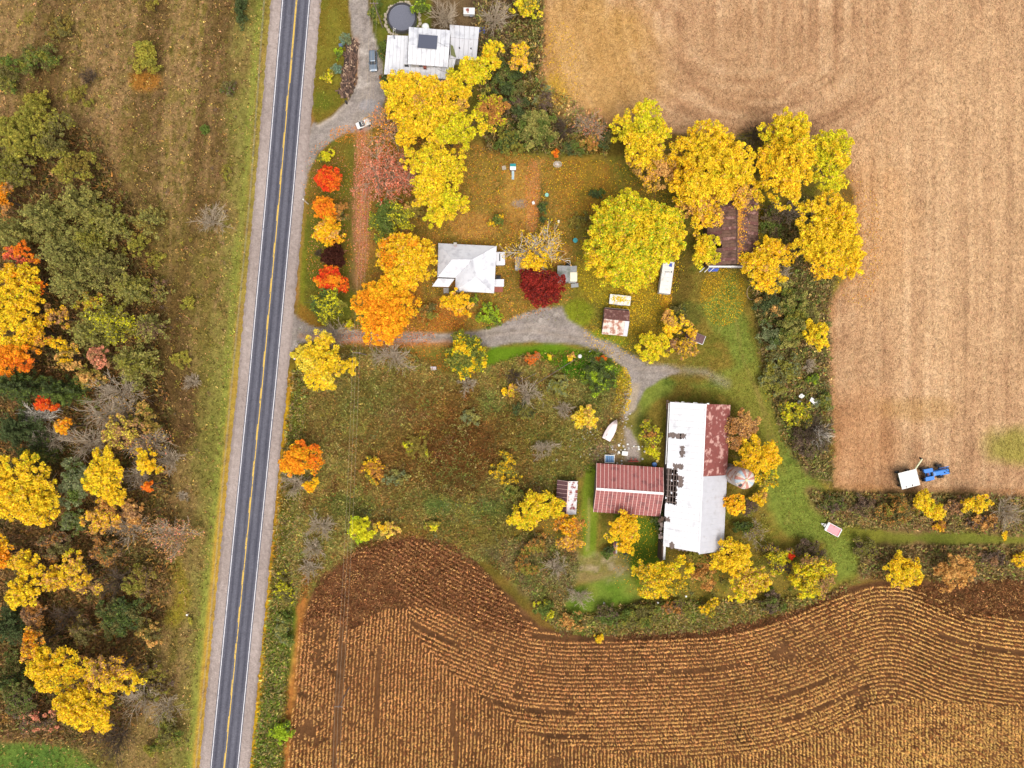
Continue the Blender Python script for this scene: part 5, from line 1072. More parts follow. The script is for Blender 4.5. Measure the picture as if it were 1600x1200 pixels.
# --- houses, yard and hedge north of the drive
for a in (
 ('C', 539, 59, 9, 9, 3.2, 'SSE', 'small blue spruce at the top end of the log pile', {}),
 ('C', 525, 106, 8, 8, 3, 'SSE', 'small blue spruce beside the middle of the log pile', {}),
 ('S', 512, 120, 12, 14, 1.2, 'VU', 'low yellow-green plant in the grass island by the road', dict(gap=.4)),
 ('S', 530, 85, 8, 12, 1.6, 'GL', 'low green bush between the two blue spruces', dict(gap=.2)),
 ('S', 588, 22, 10, 26, 3, 'GGU', 'tall green hedge bush between the drive and the pool', dict(gap=.2)),
 ('S', 600, 78, 7, 22, 1.8, 'GgZ', 'narrow green planting along the farmhouse wing', dict(gap=.25)),
 ('S', 658, 12, 16, 16, 4, 'GLG', 'bright green bush on the far side of the pool', dict(gap=.15)),
 ('S', 600, 124, 9, 8, 1.6, 'gGR', 'small dark bush at the corner of the farmhouse wing', dict(gap=.2)),
 ('B', 694, 16, 28, 30, 10, '', 'pale leafless tree behind the farmhouse', {}),
 ('B', 772, 18, 28, 34, 10, '', 'greyish leafless tree near the stubble field corner', {}),
 ('T', 822, 12, 22, 26, 8, 'VYU', 'yellow-olive tree at the top corner of the stubble field', dict(gap=.35)),
 ('T', 770, 92, 17, 24, 8, 'YVA', 'small yellow tree beside the farmhouse back wing', dict(gap=.25)),
 ('T', 814, 100, 20, 29, 9, 'YTA', 'yellow tree on the edge of the stubble field', dict(gap=.28)),
 ('T', 735, 122, 38, 27, 11, 'VYV', 'yellow-green tree covering the corner of the farmhouse roof', dict(gap=.14)),
 ('T', 640, 146, 48, 30, 12, 'YAY', 'golden tree along the front of the farmhouse porch roof', dict(gap=.16)),
 ('T', 690, 160, 42, 36, 12, 'YAYT', 'amber tree in the middle of the grove below the farmhouse', dict(gap=.22)),
 ('T', 700, 205, 52, 40, 14, 'YYV', 'tall bright yellow tree in the centre of the grove', dict(gap=.14)),
 ('T', 645, 190, 36, 34, 11, 'YAY', 'golden tree beside the drive and the half-bare orange tree', dict(gap=.22)),
 ('B', 602, 196, 34, 40, 9, 'OTK', 'half-bare orange tree beside the white pickup', dict(leafn=1200)),
 ('T', 682, 268, 52, 42, 14, 'YVY', 'big yellow tree at the lower end of the grove', dict(gap=.14)),
 ('T', 690, 318, 44, 34, 12, 'YYV', 'yellow-green crown hanging lowest in the grove', dict(gap=.16)),
 ('T', 766, 178, 26, 38, 9, 'UVZ', 'olive yellow tree on the outer side of the grove', dict(gap=.32)),
 ('S', 795, 128, 26, 38, 5, 'gGu', 'dark green thicket beside the yellow tree at the field edge', dict(gap=.2)),
 ('S', 808, 170, 22, 20, 4, 'gub', 'dark olive thicket in the hedge above the yard', dict(gap=.25)),
 ('S', 836, 202, 36, 32, 5, 'GPp', 'large soft green bush in the hedge by the stubble field', dict(gap=.15)),
 ('S', 796, 222, 24, 24, 4, 'GgU', 'green bush where the hedge meets the leafy yard', dict(gap=.2)),
 ('N', 884, 202, 24, 22, 4, '', 'brown-grey leafless bush in the hedge', dict(bark=M_BARK)),
 ('N', 925, 200, 28, 24, 4.5, 'KtT', 'pinkish leafless bush at the end of the hedge', dict(leafn=500)),
 ('S', 921, 222, 20, 16, 3, 'ZUT', 'rusty orange bush below the pinkish leafless bush', dict(gap=.3)),
 ('S', 868, 241, 9, 6, 1.6, 'oO', 'small bright orange bush at the garden edge', {}),
 ('S', 892, 232, 20, 14, 3, 'guG', 'dark green bush between the hedge and the garden', dict(gap=.25)),
 ('S', 850, 160, 20, 22, 3, 'Ezb', 'grey-green brush where the hedge turns', dict(gap=.35)),
 ('S', 948, 224, 9, 22, 4, 'gu', 'dark narrow bush beside the first field yellow tree', dict(gap=.2)),
 ('B', 604, 268, 54, 46, 8, 'KKrKK', 'sparse salmon red tree over the leaf-covered drive', dict(leafn=3600)),
 ('S', 604, 322, 18, 14, 3.5, 'roR', 'rust red bush above the olive tree', dict(gap=.3)),
 ('T', 608, 346, 42, 27, 8, 'UVUG', 'olive and yellow tree below the salmon red tree', dict(gap=.2)),
 ('T', 650, 330, 18, 22, 7, 'TUz', 'dull tan tree between the olive tree and the grove', dict(gap=.35)),
 ('S', 510, 245, 15, 12, 2.4, 'VUG', 'low yellow-green bush at the top of the roadside row', dict(gap=.15)),
 ('T', 514, 281, 24, 21, 6, 'RRo', 'bright red maple, topmost in the roadside row', dict(gap=.06, leaf=.38)),
 ('T', 509, 327, 18, 20, 6, 'OOo', 'orange maple below the bright red one in the roadside row', dict(gap=.06, leaf=.38)),
 ('T', 533, 332, 15, 17, 5, 'UuZ', 'olive half-turned maple beside the orange one', dict(gap=.25, leaf=.38)),
 ('T', 516, 364, 26, 20, 6, 'AOA', 'golden orange maple in the middle of the roadside row', dict(gap=.07, leaf=.38)),
 ('T', 523, 403, 20, 20, 5, 'MM', 'dark maroon small tree in the roadside row', dict(gap=.08, leaf=.38)),
 ('N', 497, 395, 7, 7, 1.6, '', 'tiny dark leafless bush beside the maroon tree', dict(bark=M_BARK)),
 ('T', 519, 439, 29, 19, 6, 'RRoO', 'wide red-orange maple below the maroon tree', dict(gap=.08, leaf=.38)),
 ('T', 514, 475, 29, 24, 7, 'UVgG', 'green and yellow tree at the bottom of the roadside row', dict(gap=.1, leaf=.38)),
 ('S', 546, 507, 12, 12, 1.8, 'VTU', 'thin yellow bush by the mouth of the drive', dict(gap=.5)),
 ('B', 520, 520, 32, 24, 6, '', 'grey leafless tree hanging over the mouth of the drive', {}),
 ('T', 504, 563, 42, 40, 10, 'YYy', 'bright yellow tree at the corner of the drive and the road', dict(gap=.16)),
 ('T', 551, 573, 15, 14, 7, 'YY', 'small yellow sprig tree beside the power wires', dict(gap=.3)),
 ('T', 641, 411, 43, 45, 12, 'AYAO', 'orange-gold maple touching the hip-roofed house', dict(gap=.08)),
 ('T', 603, 482, 50, 53, 13, 'OAOA', 'big orange maple above the drive', dict(gap=.07)),
 ('B', 610, 556, 44, 26, 7, '', 'grey spreading leafless tree below the big orange maple', dict(thick=1.3)),
 ('T', 728, 556, 34, 33, 6, 'UGGUVA', 'round green and orange tree below the drive', dict(gap=.05, leaf=.36, patch=1.2, dens=1.7)),
 ('T', 714, 476, 27, 20, 6, 'AAO', 'amber tree in front of the hip-roofed house', dict(gap=.2)),
 ('S', 668, 488, 20, 20, 3, 'UZu', 'olive brown bush between the two front trees', dict(gap=.4)),
 ('S', 764, 496, 24, 22, 3.5, 'LLG', 'lime green bush at the bend of the drive', dict(gap=.3)),
 ('S', 740, 470, 14, 8, 2, 'GLu', 'small green bush under the porch wall of the hip-roofed house', dict(gap=.3)),
 ('T', 842, 446, 38, 30, 6, 'DDdD', 'dark crimson tree beside the grey sheds', dict(gap=.06, leaf=.34)),
 ('B', 838, 392, 46, 40, 11, 'AYAT', 'white-limbed birch with sparse golden leaves above the crimson tree', dict(bark=M_WHITEBARK, leafn=1700, thick=1.2)),
 ('T', 834, 408, 22, 15, 8, 'AYA', 'golden bushy tree at the foot of the birch', dict(gap=.3)),
 ('T', 979, 380, 80, 76, 14, 'VYLVY', 'huge round yellow-green tree in the middle of the lawn', dict(gap=.06, patch=3)),
 ('S', 935, 302, 12, 12, 2.2, 'gG', 'dark green bush above the huge round tree', dict(gap=.2)),
 ('S', 848, 330, 6, 24, 1.6, 'gGu', 'narrow dark row of garden plants beside the orange path', dict(gap=.25)),
 ('S', 779, 345, 14, 14, 2.4, 'GUA', 'green and amber bush above the hip-roofed house', dict(gap=.3)),
 ('S', 905, 345, 22, 16, 1.4, 'zUu', 'faded olive garden growth beside the huge round tree', dict(gap=.5)),
 ('T', 1002, 222, 50, 48, 12, 'YYV', 'first bright yellow tree along the stubble field', dict(gap=.12)),
 ('T', 1026, 268, 42, 34, 10, 'TAzT', 'tan half-bare tree below the first field yellow tree', dict(gap=.38)),
 ('T', 1112, 262, 64, 66, 14, 'YYYA', 'large bright yellow tree beside the wooden barn', dict(gap=.12)),
 ('T', 1094, 325, 36, 38, 11, 'YAT', 'lower yellow crown over the edge of the wooden barn', dict(gap=.22)),
 ('T', 1150, 302, 40, 34, 10, 'YAT', 'thin amber tree leaning over the wooden barn roof', dict(gap=.3)),
 ('T', 1224, 212, 38, 36, 13, 'YVY', 'yellow tree sticking out furthest into the stubble field', dict(gap=.14)),
 ('T', 1222, 262, 54, 52, 14, 'YAY', 'large golden tree behind the wooden barn', dict(gap=.12)),
 ('T', 1290, 248, 34, 48, 12, 'YVV', 'tall yellow-green tree on the field side of the golden tree', dict(gap=.12)),
 ('N', 1180, 208, 26, 20, 4, '', 'purplish leafless brush between the field yellow trees', dict(bark=M_BARK)),
 ('S', 1160, 240, 20, 24, 4, 'bub', 'dark brown brush between the field yellow trees', dict(gap=.3)),
 ('N', 1230, 330, 34, 26, 5, '', 'grey leafless brush behind the wooden barn', {}),
 ('S', 1205, 350, 24, 26, 4, 'Gub', 'green brown brush along the wooden barn side', dict(gap=.3)),
 ('T', 1101, 391, 28, 23, 8, 'VYYA', 'small yellow-green tree at the front corner of the wooden barn', dict(gap=.1)),
 ('T', 1192, 414, 37, 40, 10, 'AYYA', 'round golden tree at the other front corner of the barn', dict(gap=.12)),
 ('T', 1286, 376, 54, 72, 14, 'YYYA', 'largest bright yellow tree at the edge of the tan field', dict(gap=.1)),
 ('S', 1240, 470, 28, 26, 4, 'pGu', 'soft green bush below the round golden barn tree', dict(gap=.2)),
 ('S', 1238, 512, 36, 34, 5, 'pPGU', 'large olive green bush beside the little field yellow tree', dict(gap=.15)),
 ('S', 1200, 478, 24, 26, 3.5, 'guT', 'dark bush at the edge of the leaf-strewn mown strip', dict(gap=.3)),
 ('S', 1205, 528, 26, 24, 3.5, 'GgE', 'dark green bush beside the large olive one', dict(gap=.25)),
 ('T', 1272, 526, 20, 25, 8, 'YY', 'little yellow tree on the straight field edge', dict(gap=.12)),
 ('S', 1225, 575, 34, 24, 2.6, 'UEu', 'dull olive brush below the large olive bush', dict(gap=.4)),
 ('S', 1270, 592, 12, 10, 1.6, 'LG', 'bright green weed patch by the white plastic scraps', dict(gap=.1)),
 ('N', 1263, 570, 10, 18, 2.5, '', 'pale leafless stems at the straight field edge', {}),
 ('S', 1244, 645, 26, 24, 3.4, 'VUGu', 'yellow-olive bush below the white plastic scraps', dict(gap=.2)),
 ('S', 1285, 628, 14, 20, 2.2, 'GUE', 'green bush on the field side of the white plastic scraps', dict(gap=.25)),
 ('N', 1268, 672, 34, 34, 4.5, '', 'purple-brown leafless thicket at the field edge', dict(bark=M_BARK)),
 ('S', 1262, 690, 34, 28, 2.2, 'bub', 'brown brush under the purple-brown thicket', dict(gap=.35)),
 ('N', 1284, 678, 20, 22, 4, '', 'pale leafless branches reaching over the stubble field', dict(bark=M_WHITEBARK)),
 ('T', 1050, 510, 30, 18, 6, 'AYT', 'golden tree over the tilted wooden trailer', dict(gap=.18)),
 ('T', 1022, 540, 28, 24, 6, 'VYV', 'yellow-green bushy tree by the gravel drive', dict(gap=.12)),
 ('T', 1066, 542, 26, 16, 5, 'TzAt', 'tan thin tree below the tilted wooden trailer', dict(gap=.35)),
 ('S', 1080, 522, 12, 8, 3.2, 'AT', 'golden bush hanging onto the wooden trailer', dict(gap=.15)),
 ('S', 1058, 488, 18, 14, 2.4, 'gUu', 'dark green bush between the caravan and the golden tree', dict(gap=.25)),
 ): T_(*a[:8], **a[8])
# --- scrub meadow, barnyard and hedges south of the drive
for a in (
 ('N', 826, 614, 26, 24, 3.5, '', 'grey-blue leafless bush in the scrub meadow', dict(thick=1.4)),
 ('S', 798, 612, 13, 12, 2.2, 'AVZ', 'small golden bush beside the grey-blue leafless bush', dict(gap=.2)),
 ('S', 936, 590, 27, 34, 3.5, 'gGGL', 'dark green bush at the bend of the gravel drive', dict(gap=.18)),
 ('S', 940, 561, 10, 8, 1.6, 'oZ', 'small orange bush on top of the dark green one', {}),
 ('S', 858, 557, 5, 5, 1, 'YV', 'tiny yellow plant on the bright lawn strip', {}),
 ('S', 890, 558, 11, 6, 1, 'YT', 'low pale yellow flower clump beside the white ball', dict(gap=.3)),
 ('S', 914, 653, 25, 19, 4, 'YyT', 'pale yellow bush beside the covered boat', dict(gap=.2)),
 ('S', 832, 560, 16, 12, 1.5, 'Zot', 'rusty bush at the edge of the bright lawn strip', dict(gap=.3)),
 ('N', 803, 585, 18, 16, 2.4, '', 'brown leafless bush above the small golden bush', dict(bark=M_BARK)),
 ('N', 852, 700, 22, 20, 3, '', 'pale leafless bush in the lower scrub meadow', {}),
 ('S', 818, 640, 20, 16, 1.6, 'guU', 'dark olive weeds under the grey-blue bush', dict(gap=.35)),
 ('S', 1014, 682, 17, 28, 4, 'UVuZ', 'olive yellow bush between the boat and the long barn', dict(gap=.2)),
 ('S', 1022, 705, 16, 14, 3.4, 'VVU', 'yellow bush against the long barn wall', dict(gap=.2)),
 ('T', 474, 716, 38, 26, 7, 'OAOo', 'orange tree leaning towards the road beside the meadow', dict(gap=.14)),
 ('T', 488, 758, 13, 13, 5, 'OA', 'small orange crown below the leaning orange tree', dict(gap=.12)),
 ('B', 455, 756, 26, 26, 5, '', 'grey leafless tree at the road shoulder', dict(thick=1.2)),
 ('N', 500, 822, 36, 22, 4, '', 'silvery leafless bush with fanned twigs beside the cornfield', dict(thick=1.5)),
 ('N', 490, 858, 22, 22, 4, '', 'second silvery leafless bush, nearer the cornfield', dict(thick=1.5)),
 ('N', 486, 888, 22, 18, 3, '', 'third silvery leafless bush, lowest beside the cornfield', {}),
 ('T', 566, 825, 20, 21, 6, 'LVV', 'lime yellow tree under the power wires', dict(gap=.1)),
 ('S', 606, 826, 26, 16, 3.5, 'TyA', 'pale yellow half-bare bush beside the lime yellow tree', dict(gap=.35)),
 ('S', 678, 820, 18, 9, 1.6, 'VU', 'low yellow-green bush at the top edge of the cornfield', dict(gap=.25)),
 ('S', 585, 735, 24, 22, 1.8, 'ZAU', 'rusty gold weeds in the middle of the scrub meadow', dict(gap=.4)),
 ('S', 650, 700, 26, 18, 1.6, 'zUV', 'yellow-olive weeds in the scrub meadow', dict(gap=.45)),
 ('S', 790, 735, 22, 30, 2.2, 'UAz', 'olive gold brush near the small striped shed', dict(gap=.4)),
 ('S', 735, 650, 16, 16, 1.6, 'Eup', 'grey-green weed bush in the upper scrub meadow', dict(gap=.35)),
 ('T', 836, 795, 42, 26, 7, 'YVAY', 'bright yellow tree beside the small striped shed', dict(gap=.14)),
 ('T', 812, 812, 18, 14, 5, 'YV', 'low yellow crown below the bright yellow shed tree', dict(gap=.18)),
 ('T', 885, 820, 24, 16, 7, 'AOZ', 'amber tree just below the small striped shed', dict(gap=.2)),
 ('T', 890, 843, 22, 18, 5, 'ZtAT', 'tan orange tree below the amber one', dict(gap=.3)),
 ('T', 976, 822, 29, 22, 7, 'AYAV', 'golden tree against the red metal shed', dict(gap=.16)),
 ('T', 976, 850, 14, 16, 5, 'AY', 'small golden crown below the golden shed tree', dict(gap=.2)),
 ('S', 952, 862, 14, 10, 2, 'gG', 'low dark green bush beside the rusty plank', dict(gap=.2)),
 ('S', 1030, 815, 10, 28, 2.5, 'gGu', 'dark green growth along the broken barn side', dict(gap=.3)),
 ('T', 1153, 667, 32, 27, 7, 'TtZ', 'tan peach tree at the upper corner of the long barn', dict(gap=.2)),
 ('T', 1180, 712, 36, 30, 8, 'AYA', 'golden tree beside the painted silo', dict(gap=.18)),
 ('T', 1192, 745, 22, 24, 6, 'VAU', 'yellow olive tree curving round the painted silo', dict(gap=.22)),
 ('T', 1142, 787, 18, 18, 7, 'AAO', 'round amber tree over the grey barn roof edge', dict(gap=.1)),
 ('S', 1186, 778, 14, 14, 3.5, 'AYT', 'small golden bush below the painted silo', dict(gap=.2)),
 ('S', 1168, 790, 16, 18, 2.5, 'bUu', 'dark brush between the two small golden crowns', dict(gap=.3)),
 ('S', 1160, 822, 18, 12, 2.6, 'gGG', 'dark green bush at the lower corner of the long barn', dict(gap=.15)),
 ('N', 1180, 832, 20, 20, 4, 'zU', 'grey-olive half-bare bush beside the mown lane', dict(leafn=350)),
 ('T', 1140, 868, 34, 28, 9, 'YAY', 'bright yellow tree at the bottom end of the long barn', dict(gap=.14)),
 ('T', 1166, 905, 36, 28, 8, 'YVTY', 'yellow tree below the bright barn-end tree', dict(gap=.2)),
 ('T', 1036, 900, 52, 32, 8, 'VYAU', 'wide yellow-green tree below the broken barn corner', dict(gap=.14)),
 ('S', 1088, 868, 30, 16, 3.5, 'UZu', 'olive brown brush against the barn end wall', dict(gap=.25)),
 ('S', 1100, 900, 22, 24, 3.5, 'ZTU', 'rusty brush between the two barn-end trees', dict(gap=.3)),
 ('S', 1108, 948, 12, 20, 3.2, 'YAU', 'narrow yellow bush above the cornfield edge', dict(gap=.2)),
 ('S', 1215, 870, 22, 30, 4, 'VUb', 'olive yellow bush beside the scarlet one', dict(gap=.25)),
 ('S', 1232, 868, 7, 8, 4.2, 'RR', 'tiny scarlet bush by the pink trailer', dict(gap=.05)),
 ('T', 1268, 900, 36, 36, 7, 'VYUt', 'yellow-green tree at the curve of the cornfield', dict(gap=.2)),
 ('S', 1262, 858, 28, 18, 3, 'bub', 'purple-brown brush above the curve of the cornfield', dict(gap=.3)),
 ('S', 1205, 940, 24, 18, 2.4, 'Gub', 'green brown brush at the cornfield edge', dict(gap=.3)),
 ('S', 1000, 960, 40, 18, 2.5, 'GUu', 'long green bush at the top of the cornfield', dict(gap=.25)),
 ('S', 948, 960, 26, 18, 2.5, 'ubG', 'brownish bush by the white posts above the cornfield', dict(gap=.3)),
 ('S', 892, 968, 22, 18, 2.2, 'ZTG', 'rust and green bush at the cornfield bend', dict(gap=.3)),
 ('S', 852, 952, 20, 18, 2.2, 'GUV', 'green bush at the cornfield bend', dict(gap=.3)),
 ('S', 935, 998, 14, 7, 1.2, 'YA', 'low yellow weeds among the first corn rows', dict(gap=.3)),
 ('S', 1060, 945, 26, 16, 2.4, 'UbZ', 'olive rust brush above the cornfield', dict(gap=.3)),
 ('S', 1300, 786, 28, 14, 2, 'bGu', 'brown brush at the corner of the mown lane and stubble', dict(gap=.3)),
 ('S', 1350, 792, 26, 18, 2.2, 'bBu', 'reddish brown brush along the stubble field', dict(gap=.35)),
 ('S', 1400, 796, 38, 24, 3.5, 'UZu', 'large olive rust bush below the white wagon', dict(gap=.18)),
 ('T', 1438, 780, 18, 16, 5, 'YY', 'bright yellow tree just below the white wagon', dict(gap=.08)),
 ('T', 1458, 797, 16, 14, 5, 'YY', 'bright yellow crown below the blue tractor', dict(gap=.08)),
 ('T', 1521, 785, 26, 14, 5, 'YAY', 'low bright yellow tree alone along the stubble edge', dict(gap=.14)),
 ('S', 1488, 790, 18, 18, 2.4, 'Tbt', 'tan brush between the two yellow trees', dict(gap=.3)),
 ('N', 1572, 798, 32, 24, 3.5, '', 'purple-grey leafless bush at the stubble edge', dict(bark=M_GREYBARK)),
 ('S', 1535, 815, 30, 12, 2, 'TZb', 'tan rust brush above the green lane', dict(gap=.3)),
 ('S', 1568, 836, 6, 8, 1.5, 'AY', 'tiny golden bush beside the green lane', {}),
 ('S', 1470, 822, 14, 8, 1.5, 'ZA', 'small rust bush beside the green lane', dict(gap=.2)),
 ('T', 1410, 888, 28, 25, 6, 'YYA', 'bright yellow tree at the top of the cornfield', dict(gap=.1)),
 ('T', 1487, 892, 34, 26, 6, 'TZT', 'peach orange thin tree at the top of the cornfield', dict(gap=.25)),
 ('S', 1594, 872, 12, 14, 3, 'AY', 'golden bush cut by the picture edge', dict(gap=.2)),
 ('S', 1350, 856, 24, 18, 2, 'uUb', 'dark olive brush beside the green lane', dict(gap=.3)),
 ('S', 1550, 870, 26, 14, 2, 'bBt', 'brown brush between the green lane and the corn', dict(gap=.35)),
 ('S', 442, 1140, 14, 30, 2, 'LLG', 'bright green bush between the road and the corn rows', dict(gap=.15)),
 ('S', 446, 985, 15, 30, 2.2, 'EpG', 'grey-green bush between the road and the corn', dict(gap=.25)),
 ('S', 446, 920, 18, 26, 2.2, 'UVu', 'olive yellow bush beside the road below the meadow', dict(gap=.3)),
 ): T_(*a[:8], **a[8])

for a in (
 ('P', 230, 345, 26, 30, 7, 'Ppz', 'small feathery pine farthest out in the brown ground', dict(gap=.4)),
 ('P', 140, 372, 32, 28, 10, 'pPU', 'olive pine filling the middle of the upper pine group', {}),
 ('P', 250, 455, 20, 24, 5, 'PzB', 'low sparse pine at the track by the brown clearing', dict(gap=.5)),
 ('P', 140, 520, 34, 32, 10, 'pPU', 'olive pine between the amber half-bare tree and the wide yellow-green pine', {}),
 ('T', 62, 520, 30, 22, 9, 'AZO', 'orange brown tree at the foot of the tall golden tree', dict(gap=.3)),
 ('T', 142, 590, 26, 18, 7, 'TzU', 'faded tan tree above the fanned leafless tree', dict(gap=.4)),
 ('B', 70, 690, 40, 24, 9, '', 'leafless tree in front of the low dark spruce', {}),
 ('B', 185, 640, 34, 30, 9, 'zT', 'leafless tree with a few pale leaves at the outer wood edge', dict(leafn=300)),
 ('T', 230, 655, 26, 22, 7, 'zTU', 'faded olive tree at the outer wood edge', dict(gap=.45)),
 ('T', 210, 800, 26, 22, 7, 'ZTt', 'rusty tan tree between the amber tree and the grassland', dict(gap=.4)),
 ('T', 95, 850, 32, 22, 7, 'ZBu', 'brown faded tree below the broad bright yellow tree', dict(gap=.4)),
 ('T', 170, 862, 28, 22, 7, 'BZu', 'brown thin tree in the middle of the lower wood', dict(gap=.45)),
 ('T', 92, 905, 24, 20, 9, 'YAT', 'yellow tree between the golden tree and the tan one', dict(gap=.25)),
 ('T', 225, 905, 26, 28, 6, 'UzB', 'olive brown tree beside the oval grass patch', dict(gap=.4)),
 ('T', 240, 985, 22, 26, 5, 'Tzu', 'pale brown thin tree beside the round dark bush', dict(gap=.45)),
 ('T', 135, 985, 26, 22, 7, 'uBz', 'dull brown tree above the thinning yellow tree', dict(gap=.4)),
 ('T', 58, 960, 26, 20, 7, 'ZBt', 'rust brown tree beside the tall dark evergreen', dict(gap=.35)),
 ('T', 40, 1085, 28, 26, 8, 'uGb', 'dark olive tree below the yellow trees at the picture edge', dict(gap=.3)),
 ('B', 255, 1105, 30, 28, 6, 'z', 'thin leafless tree at the outer edge of the lower wood', dict(leafn=120)),
 ('B', 262, 720, 28, 26, 7, '', 'thin leafless tree beside the tiny orange maple', {}),
 ('N', 1215, 430, 20, 24, 4, '', 'grey leafless bush between the round golden tree and the largest yellow one', {}),
 ('S', 1222, 450, 20, 16, 4, 'pGU', 'pale green bush beside the grey leafless bush by the barn', dict(gap=.2)),
 ('S', 1260, 500, 22, 30, 4, 'pPu', 'pale olive bush along the straight field edge', dict(gap=.2)),
 ('S', 1205, 600, 22, 30, 2, 'EpU', 'pale green brush beside the mown lane', dict(gap=.35)),
 ('S', 870, 790, 16, 12, 2.5, 'GUu', 'dark green bush at the corner of the small striped shed', dict(gap=.25)),
 ('N', 868, 885, 26, 22, 3, '', 'grey-brown leafless thicket in the rough barnyard', {}),
 ('N', 905, 930, 22, 18, 3, '', 'second leafless thicket, beside the bright lawn patch', {}),
 ('S', 820, 880, 22, 20, 2.6, 'UZu', 'olive rust bush in the rough barnyard', dict(gap=.3)),
 ('S', 838, 850, 20, 16, 2.5, 'uZU', 'dull gold bush below the bright yellow shed tree', dict(gap=.3)),
 ('S', 800, 770, 20, 18, 2.5, 'GUp', 'soft green bush above the bright yellow shed tree', dict(gap=.3)),
 ('N', 730, 600, 18, 16, 2.5, '', 'grey leafless bush below the round green and orange tree', {}),
 ('N', 880, 640, 18, 16, 2.5, '', 'grey leafless bush beside the pale yellow bush', {}),
 ('S', 875, 605, 22, 20, 2.2, 'UEp', 'pale olive bush beside the dark green one at the drive bend', dict(gap=.35)),
 ('S', 620, 745, 20, 18, 1.8, 'Eup', 'grey-green weed mound beside the rusty gold weeds', dict(gap=.4)),
 ): T_(*a[:8], **a[8])

# low brush that nobody could count: mounds of twigs and leaves over the rough ground
def mounds(px, py, rmin, rmax, cols, seed, patch, nl=46):
    r = np.random.default_rng(seed); n = len(px); x, y = (px - 800) * S, (600 - py) * S; R = r.uniform(rmin, rmax, n) ; cols = pick_cols(cols)
    t = fbm(x + 700, y + 700, patch, seed, 3) + r.normal(0, .10, n); ci = (np.clip((t - .5) * 2.4 + .5, 0, .999) * len(cols)).astype(int)
    d = r.normal(size=(n * nl, 3)); d /= np.linalg.norm(d, axis=1)[:, None]; d[:, 2] = np.abs(d[:, 2]); Rr = np.repeat(R, nl)
    P = np.repeat(np.stack([x, y, np.zeros(n)], 1), nl, 0) + d * (Rr * r.uniform(.3, 1.05, n * nl))[:, None] * [1, 1, .75]; V, F = leaf_tris(P, 0.30, r, 0.4, 0.65)
    g = ground_color(P[:, 0], P[:, 1]); c = jitter((np.repeat(cols[ci], nl, 0) * 0.75 + g * 0.25) * 1.15, r, .26, .06); return V, F, np.repeat(c, 3, 0)
def off_road(X, Y, g=52): k = road_gap(X, Y, g); return X[k], Y[k]
r = np.random.default_rng(303)
stuff('meadow_brush', *mounds(*off_road(*sample_poly(MEADOW, 330, r)), .5, 1.7, 'zBUpuUuvEUtzGv', 11, 7), 'soft low brush mounds in the scrub meadow', 'brush', M_LEAF)
A = [sample_poly(P_, n_, r) for P_, n_ in (([(1178, 450), (1240, 340), (1300, 440), (1290, 560), (1298, 740), (1262, 730), (1228, 690), (1198, 590)], 250), ([(1275, 772), (1600, 782), (1620, 826), (1300, 818)], 110), ([(1350, 856), (1620, 858), (1620, 900), (1360, 900)], 80), ([(835, 930), (900, 970), (1000, 950), (1180, 945), (1300, 925), (1250, 945), (1100, 980), (960, 985), (880, 985)], 90), ([(750, 860), (830, 836), (890, 855), (890, 925), (862, 960), (812, 910)], 60), ([(742, 0), (840, 0), (846, 130), (940, 200), (940, 235), (765, 230), (750, 110)], 110), ([(1085, 860), (1110, 830), (1200, 800), (1215, 850), (1290, 850), (1300, 920), (1180, 940), (1060, 930)], 80), ([(540, 790), (640, 795), (760, 770), (850, 750), (880, 770), (830, 835), (745, 880), (640, 834), (560, 850)], 150), ([(458, 600), (480, 600), (468, 900), (452, 950), (445, 1200), (410, 1200), (428, 940)], 90))]
stuff('margin_brush', *mounds(np.concatenate([a[0] for a in A]), np.concatenate([a[1] for a in A]), .5, 1.6, 'zBupGUEtUZPpvG', 12, 6), 'tangled brush mounds in the field margins and hedges', 'brush', M_LEAF)
stuff('wood_brush', *mounds(*sample_poly([(-20, 200), (60, 190), (150, 220), (215, 340), (238, 440), (238, 560), (255, 640), (258, 760), (270, 870), (235, 1000), (215, 1110), (170, 1160), (-20, 1150)], 700, r), .6, 2.2, 'zBuUBtzZuPUB', 13, 8), 'brown and olive brush filling the gaps in the wood', 'brush', M_LEAF)
stuff('field_brush', *mounds(*off_road(*sample_poly([(-20, 0), (400, 0), (380, 240), (350, 560), (310, 900), (290, 1190), (240, 1190), (280, 900), (262, 640), (240, 430), (200, 300), (60, 170)], 150, r), 75), .3, 1.0, 'bBuzUBtv', 14, 9, 24), 'scattered low weed clumps in the grassland', 'brush', M_LEAF)
